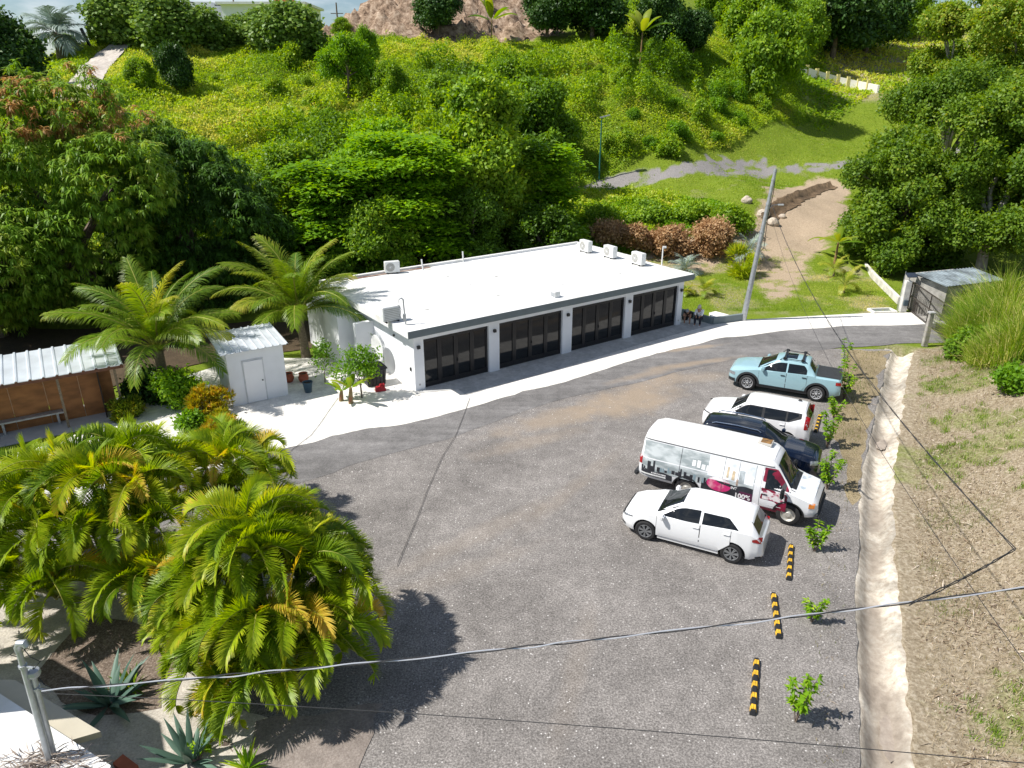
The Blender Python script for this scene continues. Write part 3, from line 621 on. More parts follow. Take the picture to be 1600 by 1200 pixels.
def palm_clump(name, label, cat, loc, stems, seed, Lr=2.5, nl=46, Ll=.52, Wl=.042, group=None):
    """stems: (dx,dy,height,n_fronds)"""
    e = empty(name, loc, label, cat, group); rg = random.Random(seed); q = 0; tm = MB()
    for (dx, dy, h, nf) in stems:
        nf += 6; dx *= .84; dy *= .84; top = Vector((dx*1.25, dy*1.25, h)); tm.tube([(dx*.5, dy*.5, -.1), (dx*.9, dy*.9, h*.5), top], [.07, .055, .05], 7)
        a0 = rg.uniform(0, 6.28)
        for k in range(nf):
            az = a0+k*2.399+rg.uniform(-.25, .25); u = k/max(1, nf-1); el0 = R(88-40*u+rg.uniform(-8, 8)); el1 = R(-70-40*u+rg.uniform(-20, 15))
            out_az = math.atan2(dy, dx)
            if abs(dx)+abs(dy) > .6: az = out_az+((az-out_az+math.pi) % (2*math.pi)-math.pi)*.8
            V, F, T, mi = frond_geo(Lr*rg.uniform(.78, 1.15), az, el0, el1, nl, Ll*rg.uniform(.85, 1.15), Wl, rg.randrange(1 << 30), tint=rg.choice((.34, .45, .55, .62, .72, .5)) if rg.random() > .03 else .90, twist=rg.uniform(-1.1, 1.1), vlift=1.25, droop=.2, base=tuple(top-Vector((0, 0, .12*u))), curl=rg.uniform(-.9, .9), yel=rg.choice((0, .05, .14)))
            np_mesh('frond', V, F, [ML_palm, M_rachis], e, T, mi); q += 1
    tm.build('trunk', M_trunkp, e, smooth=True); return e
def coconut(name, label, loc, h, nf, Lr, seed, nl=60, Ll=.95, group='coconut palms by the white shed', lean=(0, 0), r=.16, cat='palm tree', Wl=.065, tint0=.52, el=(89, 24)):
    e = empty(name, loc, label, cat, group); rg = random.Random(seed); top = Vector((lean[0], lean[1], h))
    MB().tube([(0, 0, -.2), tuple(top*.5+Vector((0, 0, 0))), tuple(top)], [r*1.5, r*1.1, r], 12).build('trunk', M_trunkp, e, smooth=True)
    for k in range(nf):
        u = (k+.5)/nf; az = k*2.399+rg.uniform(-.2, .2); el0 = R(el[0]+(el[1]-el[0])*u+rg.uniform(-6, 6)); el1 = el0-R(55+44*u+rg.uniform(-12, 12))
        V, F, T, mi = frond_geo(Lr*rg.uniform(.85, 1.08), az, el0, max(el1, R(-80)), nl, Ll, Wl, rg.randrange(1 << 30), tint=tint0+rg.uniform(-.16, .14)+(.2 if u < .08 else 0), twist=rg.uniform(-.6, .6), vlift=.12, droop=.75, base=tuple(top), curl=rg.uniform(-.25, .25), yel=rg.choice((0, .05, .05, .3)), t0=.16, segs=3)
        np_mesh('frond', V, F, [ML_coco, M_rachis], e, T, mi)
    return e
def blade_plant(name, label, cat, loc, n, Lb, Wb, lm, seed, el=(20, 80), droop=.3, group=None, part='leaf', thick=1.0, tint=.5, parent=None, segs=4, single=True):
    """agave / aloe / banana type rosette of broad blades; each blade folded along its midrib"""
    rg = random.Random(seed); e = empty(name, loc, label, cat, group); Vs = []; Fs = []; Ts = []; k0 = 0
    for k in range(n):
        az = k*2.399+rg.uniform(-.3, .3); el0 = R(rg.uniform(*el)); p = Vector((math.cos(az)*.05, math.sin(az)*.05, .02)); Lk = Lb*rg.uniform(.7, 1.1); rows = []
        for s in range(segs+1):
            u = s/segs; elx = el0-droop*u*u; d = Vector((math.cos(elx)*math.cos(az), math.cos(elx)*math.sin(az), math.sin(elx))); sd_ = Vector((-math.sin(az), math.cos(az), 0)); up = d.cross(sd_)*-1
            wd = Wb*(.55+1.9*u*(1-u))*(1-u**3)+.004; rows.append([p-sd_*wd/2+up*wd*.22, p.copy(), p+sd_*wd/2+up*wd*.22]); p = p+d*Lk/segs
        V = np.array([list(v) for r_ in rows for v in r_]); F = []
        for s in range(segs):
            for j in (0, 1): a = s*3+j; F.append((a, a+1, a+4, a+3))
        F = np.array(F); T = np.full(len(V), min(.97, max(.02, tint+rg.uniform(-.3, .3))))
        if single: Vs.append(V); Fs.append(F+k0); Ts.append(T); k0 += len(V)
        else: np_mesh(part, V, F, lm, e, T, smooth=True)
    if single: np_mesh(part, np.concatenate(Vs), np.concatenate(Fs), lm, e, np.concatenate(Ts), smooth=True)
    return e
def banana(name, label, loc, h, n, Lb, seed, group=None, Wb=.42, el=(25, 85)):
    e = empty(name, loc, label, 'banana plant', group); rg = random.Random(seed)
    MB().tube([(0, 0, -.1), (.03, .02, h*.6), (.05, .05, h)], [.11, .09, .06], 10).build('trunk', mat('banana_stem', (.22, .20, .08), .6, .4, 5, col2=(.25, .10, .05)), e, smooth=True)
    for k in range(n):
        az = k*2.399+rg.uniform(-.3, .3); el0 = R(rg.uniform(*el)); Lk = Lb*rg.uniform(.75, 1.1); p = Vector((.05, .05, h-.05)); V = []; T = []; S = 12; F = []
        tnt = rg.uniform(.3, .9)
        for s in range(S+1):
            u = s/S; elx = el0-1.3*u*u; d = Vector((math.cos(elx)*math.cos(az), math.cos(elx)*math.sin(az), math.sin(elx))); sd_ = Vector((-math.sin(az), math.cos(az), 0)); up = -d.cross(sd_)
            wd = 0.02 if u < .14 else Wb*math.sin(math.pi*min(1, (u-.10)/.9*.93+.05))**.6*rg.uniform(.86, 1.0); V += [tuple(p-sd_*wd/2+up*wd*.2), tuple(p), tuple(p+sd_*wd/2+up*wd*.2)]; T += [tnt-.05, tnt+.15, tnt-.05]; p = p+d*Lk/S
        for s in range(S):
            for j in (0, 1): a = s*3+j; F.append((a, a+1, a+4, a+3))
        np_mesh('leaf', np.array(V), np.array(F), ML_ban, e, np.array(T))
    return e
def blades(P, Lb, Wb, tint, lean=.4, seed=0, segs=2, bend=.5, nrm=None):
    """grass blades as tapered two-part strips at points P"""
    rg = np.random.default_rng(seed); n = len(P); a = rg.uniform(0, 2*math.pi, n); le = rg.normal(0, lean, n)
    d = np.stack([np.cos(a)*np.sin(le), np.sin(a)*np.sin(le), np.cos(le)], -1); L_ = (Lb*rg.uniform(.6, 1.3, n))[:, None]; b_ = rg.uniform(0, 2*math.pi, n); s = np.stack([np.cos(b_), np.sin(b_), np.zeros(n)], -1)*np.asarray(Wb)/2
    m_ = P+d*L_*.55; d2 = unit(d+np.stack([np.cos(a), np.sin(a), -np.ones(n)*.3], -1)*bend*rg.random((n, 1))); tp = m_+d2*L_*.45
    V = np.stack([P-s, P+s, m_+s*.8, m_-s*.8, m_-s*.8, m_+s*.8, tp+s*.12, tp-s*.12], 1).reshape(-1, 3); F = np.arange(n*8).reshape(-1, 4); return V, F, np.repeat(np.clip(tint, .01, .99), 8)
def scatter(poly, n, seed=0):
    rg = np.random.default_rng(seed); xs = [p[0] for p in poly]; ys = [p[1] for p in poly]; x = rg.uniform(min(xs), max(xs), n); y = rg.uniform(min(ys), max(ys), n); k = poly_sd(x, y, poly) > 0; return x[k], y[k]
# ================================================================== PLANTS IN PLACE
G3 = lambda px, py: tuple(hit(px, py))
def bush(name, label, px, py, Rr, h, seed, n, per, Ln, Wd, lm, style='bush', tint=(.5, .2), group=None, loc=None, **k):
    loc = loc or tuple(hit(px, py)); bl = blobset(9, Rr*.6, Rr*.6, h*.2, h*.75, Rr*.42, seed, h/Rr*.6 if h/Rr < 1.4 else .9)
    return tree(name, label, 'shrub', (loc[0], loc[1], loc[2]-.03), bl, n, per, Ln, Wd, lm, style, tint, seed, (.05, h*.3), group=group, rmin=.5, **k)
# ---- near areca palms
palm_clump('areca_palm', 'big round clump of yellow-green areca palm nearest the camera, beside the gravel lot', 'palm', (-5.75, 13.7, 0),
    [(0, 0, 3.15, 15), (.8, .2, 2.5, 11), (-.8, .1, 2.6, 11), (.2, -.9, 2.0, 10), (-.6, -.8, 1.7, 10), (.9, -.7, 1.7, 10), (.1, .9, 2.7, 10), (1.3, .4, 1.9, 9), (-1.3, -.1, 2.0, 8), (.4, -1.0, .8, 7), (-.3, .5, 3.4, 9), (1.3, -.5, 1.2, 8), (-.9, -.7, 1.0, 7), (-.1, -1.1, .7, 7), (1.0, 1.2, 1.8, 8)], 5, Lr=2.1, nl=80, Ll=.46, Wl=.036, group='areca palm clumps')
palm_clump('areca_palm', 'wide areca palm clump at the left edge, behind the roof with the grey poles', 'palm', (-11.2, 17.0, 0),
    [(0, 0, 3.1, 15), (.9, .1, 2.7, 11), (-.9, .3, 2.9, 11), (.3, -.9, 2.2, 10), (-.9, -.9, 2.1, 10), (1.4, -.5, 2.0, 9), (-1.6, -.1, 2.5, 10), (.2, 1.0, 3.2, 9), (-2.2, .9, 2.4, 9), (-2.4, -.9, 1.9, 8), (1.0, 1.0, 2.6, 8), (1.6, -1.4, 1.0, 9), (-.4, -1.8, 1.0, 9), (-2.9, .2, 1.6, 8), (-1.6, -1.6, 1.2, 8)], 9, Lr=2.2, nl=76, Ll=.48, Wl=.038, group='areca palm clumps')
palm_clump('areca_palm', 'smaller loose areca palm clump beside the asphalt road, behind the two big clumps', 'palm', (-8.9, 20.0, 0),
    [(0, 0, 2.1, 12), (.7, .3, 1.7, 9), (-.7, .2, 1.9, 9), (.2, -.7, 1.4, 8), (-.2, .8, 2.0, 8), (.9, -.5, 1.0, 7)], 14, Lr=2.0, nl=60, Ll=.42, Wl=.036, group='areca palm clumps')
# ---- coconut palms
coconut('coconut_palm', 'coconut palm with a wide crown leaning over the striped metal shelter roof', (-15.8, 30.6, 0), 2.1, 28, 5.0, 21, nl=92, Ll=.88, Wl=.036, lean=(.1, -.1), r=.2, tint0=.52)
coconut('coconut_palm', 'coconut palm behind the white shed, its fronds reaching the garage roof corner', (-10.6, 35.3, 0), 2.3, 30, 4.6, 37, nl=92, Ll=.88, Wl=.036, lean=(-.15, 0), r=.18, tint0=.56)
# ---- mango trees
def mango(label, loc, Rr, h, seed, n_cl, flush, tint, lm=ML_mango, per=13):
    bl = blobset(44, Rr*.8, Rr*.8, h*.10, h*.88, Rr*.27, seed, .85)+[(0, 0, h*.45, Rr*.70, Rr*.70, h*.38)]
    return tree('mango_tree', label, 'tree', loc, bl, n_cl, per, .40, .085, lm, 'rosette', tint, seed, (.38, h*.3), group='mango trees on the left', flush=flush, rmin=.82, top_bias=.25, droop=.25)
mango('tall mango tree with rusty red new leaves, at the left edge behind the shelter', (-24.6, 41.5, .3), 7.4, 12.9, 3, 18000, .55, (.72, .24))
mango('darker mango tree between the red-tipped mango and the shrubs behind the garage', (-19.2, 44.0, .6), 5.6, 10.2, 4, 11000, .0, (.22, .14))
mango('low mango tree hanging over the back of the shelter at the left edge', (-28.5, 38.5, .2), 5.2, 8.8, 8, 10000, .02, (.74, .22))
# ---- right hand trees
def broad(label, loc, Rr, h, seed, n_cl0, tint=(.5, .2), lm=ML_olive, Ln=.24, Wd=.15, per=7, group=None, name='broadleaf_tree', style='bush', z0=.3, tr=.32, bark=None, nb=58, flush=0, rb=.21):
    n_cl = int(n_cl0*1.5); bl = blobset(nb, Rr*.74, Rr*.74, h*z0, h*.9, Rr*rb, seed, .8)
    return tree(name, label, 'tree', loc, bl, n_cl, per, Ln, Wd, lm, style, tint, seed, (tr, h*.32), group=group, rmin=.66, bark=bark, flush=flush)
GR = 'trees on the right side'
broad('dense green tree beside the dirt ramp, nearest to it', (29.0, 55.0, .2), 5.2, 10.6, 31, 9500, (.50, .2), group=GR, z0=.04)
broad('broad green tree leaning over the tin roofed hut at the right edge', (33.2, 50.8, .3), 6.2, 13.2, 32, 11500, (.52, .2), group=GR, bark=M_barkp, z0=.2)
broad('tree filling the gap above the tin roofed hut, set back from it', (33.4, 58.5, .6), 6.4, 14.5, 33, 10000, (.48, .2), group=GR, z0=.10)
broad('tall open tree with pale trunk and branches in the top right corner', (42.0, 62.0, 1.0), 7.8, 25.0, 34, 15000, (.66, .2), group=GR, bark=M_barkp, z0=.30, rb=.2, nb=44)
broad('pale branched tree left of the tall corner tree, above the grey track', (38.8, 68.0, 1.3), 5.2, 21.0, 35, 8500, (.64, .2), group=GR, bark=M_barkp, z0=.42, rb=.22, nb=34)
broad('tall tree at the right edge of the frame, behind the pale trunked one', (50.0, 74.0, 2.5), 8.0, 25.0, 38, 10000, (.6, .2), group=GR, z0=.25)
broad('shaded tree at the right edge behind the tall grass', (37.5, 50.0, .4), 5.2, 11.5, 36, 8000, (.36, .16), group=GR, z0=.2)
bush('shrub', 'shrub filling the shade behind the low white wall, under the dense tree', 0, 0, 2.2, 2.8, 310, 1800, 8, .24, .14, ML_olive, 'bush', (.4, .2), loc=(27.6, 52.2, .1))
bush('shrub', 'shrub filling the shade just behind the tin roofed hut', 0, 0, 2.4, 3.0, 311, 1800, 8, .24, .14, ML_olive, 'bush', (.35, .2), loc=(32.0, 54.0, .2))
# ---- jungle right behind the garage
def tiered(label, loc, Rr, h, seed, n_cl, tint=(.6, .2), group='trees behind the garage'):
    rg = random.Random(seed); bl = []
    for k in range(7):
        zz = h*(.16+.80*k/6); rad = Rr*(1-.42*(k/6))*rg.uniform(.85, 1.1)
        for j in range(6): a = rg.uniform(0, 6.28); q = rg.uniform(.35, .85)*rad; bl.append((math.cos(a)*q, math.sin(a)*q, zz+rg.uniform(-.3, .3), Rr*.38, Rr*.38, h*.055))
    return tree('almond_tree', label, 'tree', loc, bl, n_cl, 9, .36, .22, ML_tier, 'tier', tint, seed, (.22, h*.8), group=group, rmin=.3, top_bias=.8)
def onhill(px, py): p = hit(px, py); return (p[0], p[1], p[2]-.1)
tiered('bright almond tree with layered branches behind the middle of the garage roof', (-7.2, 50.0, .3), 4.6, 9.4, 51, 4800, (.62, .18))
tiered('almond tree with flat leaf layers, left of the middle of the jungle', (-11.6, 48.0, .4), 3.9, 7.6, 52, 3600, (.55, .2))
tiered('bright leafy tree at the right end of the jungle behind the garage', (2.4, 57.5, .8), 3.6, 7.8, 53, 3600, (.66, .18))
broad('tall dense tree rising behind the layered almond tree', (-2.2, 56.0, 1.2), 5.2, 12.4, 54, 9500, (.62, .24), lm=ML_hill, Ln=.34, Wd=.22, group='trees behind the garage', z0=.12)
broad('dark rounded tree at the upper right of the jungle, above the green lamp post', (2.4, 70.0, 3.4), 4.4, 10.0, 55, 6200, (.44, .22), lm=ML_hill, Ln=.32, Wd=.2, group='trees behind the garage', z0=.15)
broad('vine covered tree between the mango and the second coconut palm', (-15.8, 51.0, 1.4), 4.4, 7.8, 56, 6400, (.58, .24), lm=ML_hill, Ln=.26, Wd=.13, group='trees behind the garage', z0=.1)
broad('low tree draped in vines behind the left rooftop air conditioner', (-8.8, 46.6, .3), 3.6, 6.2, 57, 5000, (.55, .24), lm=ML_hill, Ln=.24, Wd=.12, group='trees behind the garage', z0=.06)
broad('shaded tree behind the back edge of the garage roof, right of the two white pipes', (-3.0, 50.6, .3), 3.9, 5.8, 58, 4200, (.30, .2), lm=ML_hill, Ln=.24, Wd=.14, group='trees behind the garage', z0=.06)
broad('mid green tree above the layered almond tree on the lower slope', (-10.5, 58.5, 3.0), 4.2, 7.4, 59, 5400, (.68, .22), lm=ML_tier, Ln=.32, Wd=.2, group='trees behind the garage', z0=.1)
broad('vine draped tree on the lower slope above the darker mango', (-21.5, 56.5, 3.4), 3.4, 4.6, 60, 3600, (.64, .22), lm=ML_hill, Ln=.26, Wd=.14, group='trees behind the garage', z0=.1)
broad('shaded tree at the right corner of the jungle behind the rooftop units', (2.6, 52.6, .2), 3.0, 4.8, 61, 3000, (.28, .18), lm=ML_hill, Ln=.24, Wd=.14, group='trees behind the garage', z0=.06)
# ---- trees and shrubs on the hill: prototypes and copies
proto = []
def P_(label, blset, n, per, Ln, Wd, lm, style, tint, seed, tr, name='hill_tree', **k):
    t_ = tree(name, label, 'tree', (0, 0, 0), blset, n, per, Ln, Wd, lm, style, tint, seed, tr, **k); return t_
def place(t_, label, px, py, top, used, group, wd=1.0, cat=None):
    p = hit(px, py); d = np.linalg.norm(p-np.array([0, 0, CAMH])); h = (py-top)/FPX*d*.90
    o_ = t_ if not used else copy_tree(t_)
    s = h/10.0; o_.location = (p[0], p[1], p[2]-.15); o_.scale = (s*wd, s*wd, s); o_.rotation_euler = (0, 0, random.uniform(0, 6)) ; o_['label'] = label
    if group: o_['group'] = group
    if cat: o_['category'] = cat
    return o_
GH = 'trees along the crest of the hill'
tA = P_('', blobset(34, 4.4, 4.4, 1.6, 8.8, 1.6, 71, .85), 5600, 6, .55, .34, ML_dark, 'bush', (.45, .2), 71, (.34, 3.2))
tB = P_('', blobset(34, 4.8, 4.8, .8, 8.8, 1.5, 72, .8), 5600, 6, .55, .32, ML_hill, 'bush', (.58, .2), 72, (.28, 3.2))
tC = P_('', blobset(20, 4.2, 4.2, 3.2, 9.0, 1.2, 73, .5), 2600, 6, .5, .2, ML_tier, 'bush', (.6, .2), 73, (.22, 4.4))
u = [0, 0, 0]
for (k, lab, px, py, top, wd) in [
    (0, 'dark rounded tree on the bare earth slope at the top, nearest the sky gap', 685, 52, -18, 1.0),
    (0, 'dark tree at the crest, left one of the close dark pair', 855, 58, -20, .95),
    (0, 'dark tree at the crest, right one of the close dark pair', 925, 62, -28, 1.1),
    (0, 'dark tree right of the close pair, behind the yellow banana plant', 1030, 78, -12, .85),
    (0, 'small dark round tree between the banana plants and the bright trees', 1083, 84, 22, .85),
    (1, 'bright tree above the large shaded thicket, upper middle right', 1180, 92, -8, .9),
    (1, 'big green tree casting shade on the meadow edge, left of the low concrete wall', 1195, 158, 38, .8),
    (1, 'bright rounded tree just left of the low concrete wall', 1248, 100, 15, .7),
    (0, 'deep green tree in the grove behind the low concrete wall', 1300, 92, -18, 1.0),
    (0, 'dark tree beside the thin bare trunk, behind the low wall', 1352, 84, -22, .9),
    (1, 'green tree at the top edge, right part of the grove', 1400, 60, -25, .8),
    (0, 'tree in the grove behind, between the bright round tree and the top edge', 1245, 50, -30, .9),
    (1, 'green tree at the top edge above the dark round tree', 1120, 40, -30, .8),
    (2, 'feathery light tree on the slope below the sky gap', 545, 158, 52, .8),
    (2, 'airy papaya-like tree on the slope right of the feathery tree', 572, 120, 40, .55),
    (1, 'vine covered shrub tower on the slope below the bare earth', 610, 165, 100, .8),
    (1, 'rounded bush at the left of the open slope, near the hill path', 222, 140, 98, .9),
    (0, 'dark upright bush on the open slope right of the hill path', 278, 145, 76, .7),
    (1, 'small yellow-green tree behind the crest, in the sky gap', 535, 55, 30, 1.2),
    (1, 'spreading bush on the slope between the feathery tree and the jungle', 700, 190, 120, 1.0),
    (1, 'leafy tree on the slope above the jungle, right of centre', 800, 180, 98, .9),
    (1, 'green tree behind the green lamp post, left of the shaded slope', 872, 250, 175, .9),
    (0, 'dark tree at the far left edge under the sky', 10, 152, 42, 1.0),
    (0, 'second dark tree at the far left, right of the first', 42, 112, 62, .8),
    (1, 'clipped rounded green bush left of the silver palm', 52, 112, 76, 1.0),
    (1, 'yellow-green bush right of the silver palm', 108, 84, 60, 1.0),
    (1, 'loose bush where the hill path meets the hedge', 158, 72, 42, .8)]:
    place([tA, tB, tC][k], lab, px, py, top, u[k], GH, wd); u[k] = 1
# sea grape hedge
tH = tree('sea_grape_hedge_bush', '', 'bush', (0, 0, 0), blobset(26, 4.6, 3.4, 1.0, 8.4, 1.8, 75, .85), 3400, 6, .75, .62, ML_grape, 'bush', (.5, .25), 75, (.3, 2.5))
for i, (px, py, top, lab) in enumerate([(205, 68, 0, 'round-leaved hedge bush at the left end of the hilltop hedge'), (262, 76, 10, 'hedge bush of round leaves, second from the left end'), (318, 78, 22, 'hedge bush of round leaves below the flat hilltop house, left of the thin pole'),
    (372, 78, 32, 'lower hedge bush below the dip where the white wall shows'), (425, 80, 22, 'hedge bush below the red tower of the hilltop house'), (468, 84, 15, 'dark hedge bush at the right end of the hilltop hedge')]):
    place(tH, lab, px, py, top, i > 0, 'hilltop hedge of sea grape', 1.28)
# silver palm on the hilltop
p = G3(97, 92); e = coconut('silver_palm', 'silver blue fan palm on the grass beside the hill path', p, 2.4, 22, 3.8, 81, nl=26, Ll=1.7, group=None, r=.35, Wl=.14, el=(80, -20))
for ch in _kids[e.name]:
    if ch.name.startswith('frond'): ch.data.materials[0] = ML_silver; ch.data.materials[1] = M_trunkp
# banana plants
for i, (px, py, h, n, Lb, Wb, lab) in enumerate([(768, 66, 2.4, 8, 3.6, .95, 'banana plant on the bare earth slope at the top'), (1000, 104, 3.6, 7, 3.8, 1.0, 'tall yellowish banana plant on the crest, its trunk dressed in vines'), (1240, 100, 3.0, 7, 3.6, 1.0, 'banana plant left of the low concrete wall'), (1222, 62, 3.0, 6, 3.4, .9, 'banana plant with a dry leaf in front of the bright grove')]):
    banana('banana_plant', lab, G3(px, py), h, n, Lb, 90+i, 'banana plants on the hill', Wb)
banana('banana_plant', 'banana plant with yellow dead leaves by the low white wall', G3(1374, 425), 2.2, 9, 2.6, 101, 'banana plants by the dirt ramp', .5, (40, 85))
banana('banana_plant', 'banana plant reaching over the dirt ramp from the dense tree', (24.4, 54.5, .3), 1.7, 9, 2.6, 102, 'banana plants by the dirt ramp', .5, (10, 50))
banana('banana_plant', 'young banana plant on the white gravel between the shed and the garage', tuple(at_z(548, 631)), .75, 7, 1.15, 103, None, .30, (15, 75))
banana('banana_plant', 'small banana shoot left of the young banana plant on white gravel', tuple(at_z(533, 627)), .5, 5, .9, 104, None, .26, (25, 80))
# small palms on the lawn
for i, (px, py, h, Lr, lab) in enumerate([(1100, 463, .35, 1.25, 'tiny yellow-green coconut seedling on the lawn beside the garage corner'), (1302, 432, .45, 1.7, 'small young palm on the lawn by the low wall, the one further back'), (1318, 458, .5, 1.8, 'small young palm on the lawn by the low wall, the nearer one'), (1072, 462, .2, .8, 'palm seedling tucked against the garage wall corner')]):
    coconut('young_palm', lab, G3(px, py), h, 9, Lr, 110+i, nl=22, Ll=.42, group='young palms on the lawn', r=.06, Wl=.04, tint0=.75, el=(85, 20))
e = coconut('silver_palm', 'small silver blue palm on the lawn behind the garage corner', G3(1070, 428), .3, 14, 1.7, 120, nl=18, Ll=.7, group='silver palms on the lawn', r=.1, Wl=.05, el=(85, 10))
e2 = coconut('silver_palm', 'silver blue palm rising out of the yellow-green shrub left of the leaning pole', G3(1168, 412), .9, 14, 1.7, 121, nl=18, Ll=.7, group='silver palms on the lawn', r=.1, Wl=.05, el=(85, 10))
for q in (e, e2):
    for ch in _kids[q.name]:
        if ch.name.startswith('frond'): ch.data.materials[0] = ML_silver
bush('shrub', 'yellow-green spiky shrub on the lawn left of the leaning pole', 1155, 432, 1.3, 1.9, 131, 700, 9, .7, .05, ML_palm, 'spiky', (.75, .15))
# brown dead shrubs and green bank growth
for i, (px, py, Rr, h, lab) in enumerate([(1105, 396, 2.0, 2.5, 'large rusty brown dead shrub, rightmost of the row behind the garage'), (1045, 400, 1.9, 2.2, 'rusty brown dead shrub in the middle of the row behind the garage'), (1000, 392, 1.7, 2.0, 'brown dead shrub left of the middle one, over the rooftop units'), (955, 384, 1.7, 1.8, 'dull brown dead shrub at the left end of the row, by the jungle')]):
    bush('dead_shrub', lab, px, py, Rr, h, 140+i, 1500, 8, .24, .13, ML_brown, 'bush', (.55, .25), 'dead shrubs behind the garage')
for i, (px, py, Rr, h, lab) in enumerate([(1135, 365, 1.8, 2.1, 'green shrub with reedy grass right of the largest dead shrub'), (1080, 345, 2.2, 1.6, 'green shrub on the bank above the largest dead shrub'), (1010, 345, 2.4, 1.5, 'green shrub on the bank above the middle dead shrub'), (950, 352, 2.2, 1.6, 'green shrub on the bank next to the jungle')]):
    bush('shrub', lab, px, py, Rr, h, 150+i, 1500, 8, .26, .14, ML_hill, 'bush', (.6, .2), 'green shrubs on the bank')
# shed side planting
bush('shrub', 'leafy green shrub in front of the coconut palm trunk, left of the shed', 280, 636, 1.15, 1.7, 160, 620, 9, .2, .11, ML_tier, 'bush', (.6, .2))
bush('shrub', 'low green shrub at the front end of the planting left of the shed', 300, 672, .55, .7, 161, 420, 9, .16, .09, ML_tier, 'bush', (.55, .2), 'low shrubs left of the shed')
bush('croton_shrub', 'orange yellow croton beside the shed wall', 326, 648, .95, 1.25, 162, 560, 10, .2, .05, ML_yel, 'spiky', (.8, .2), 'crotons left of the shed')
bush('croton_shrub', 'nearest orange tipped croton at the edge of the white gravel', 346, 690, .85, .95, 163, 520, 10, .2, .05, ML_yel, 'spiky', (.85, .2), 'crotons left of the shed')
bush('croton_shrub', 'small yellow croton between the other two left of the shed', 334, 670, .75, .9, 164, 420, 10, .18, .05, ML_yel, 'spiky', (.7, .2), 'crotons left of the shed')
bush('croton_shrub', 'dull yellow-green croton under the shelter edge', 205, 655, .9, 1.0, 165, 420, 10, .22, .05, ML_yel, 'spiky', (.45, .2), 'crotons left of the shed')
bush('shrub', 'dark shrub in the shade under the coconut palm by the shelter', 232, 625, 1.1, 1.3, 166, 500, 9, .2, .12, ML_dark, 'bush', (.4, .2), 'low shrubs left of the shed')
tree('lime_tree', 'small bright green tree on the white gravel between the shed and the garage', 'tree', tuple(at_z(566, 622)), [(-.3, .1, 1.5, .5, .5, .28), (.4, 0, 1.35, .45, .4, .25), (-.95, .2, 1.25, .45, .4, .22), (.1, .2, 2.0, .4, .4, .3), (.95, -.1, 1.1, .35, .3, .2), (-.6, .3, 1.9, .35, .35, .25), (.6, .2, 1.8, .3, .3, .2)], 330, 7, .15, .08, ML_tier, 'bush', (.55, .2), 170, (.035, .9), rmin=.4)
tree('lime_tree', 'smaller sapling left of the small green tree, near the terracotta pots', 'tree', tuple(at_z(508, 600)), [(0, 0, 1.1, .5, .5, .5), (.1, 0, 1.7, .4, .4, .35)], 190, 8, .14, .08, ML_tier, 'bush', (.4, .2), 171, (.025, .6), rmin=.4)
# saplings beside the channel
def sapling(label, px, py, h, n, seed, spread=.35, loc=None):
    p = loc or tuple(at_z(px, py)); h *= 1.15; e = empty('sapling', p, label, 'sapling', 'saplings along the drainage channel'); rg = random.Random(seed); mb = MB(); pts = []
    for s in range(n):
        a = rg.uniform(0, 6.28); top = Vector((math.cos(a)*spread*h*rg.uniform(.3, 1), math.sin(a)*spread*h*rg.uniform(.3, 1), h*rg.uniform(.7, 1))); mb.tube([(0, 0, -.05), tuple(top*.5+Vector((0, 0, .05*h))), tuple(top)], [.016, .011, .005], 5)
        for k in range(int(9*h)+5):
            u_ = rg.uniform(.25, 1); pts.append(top*u_)
    mb.build('stem', M_bark, e); pts = np.array([list(q) for q in pts]); rr = np.random.default_rng(seed); c = np.repeat(pts, 3, 0); N = len(c); a = rr.uniform(0, 6.28, N); d = np.stack([np.cos(a), np.sin(a), rr.uniform(-.2, .5, N)], -1)
    V, F, T = leaves(c, d, np.array([0, 0, 1.0])+rr.normal(0, .3, (N, 3)), rr.uniform(.10, .20, N), .07, np.clip(rr.normal(.62, .15, N), 0, 1), .25); np_mesh('foliage', V, F, ML_tier, e, T); return e
for i, (px, py, h, n, lab) in enumerate([(1243, 1128, 1.15, 5, 'bright green sapling nearest the camera, by the front wheel stop'), (1268, 972, .7, 4, 'tiny sapling under the twisted cable'), (1272, 862, .9, 5, 'sapling at the front wheel of the van'), (1292, 765, 1.25, 6, 'sapling beside the bumper of the van'), (1292, 700, 1.3, 6, 'sapling behind the white boxy crossover'),
    (1303, 655, 1.0, 5, 'sapling between the crossover and the blue pickup'), (1318, 625, 1.5, 6, 'bushy sapling behind the tailgate of the blue pickup'), (1318, 590, 1.9, 2, 'tall wand-like sapling with two upright stems by the blue pickup')]):
    sapling(lab, px, py, h, n, 180+i, .22 if i == 7 else .38)
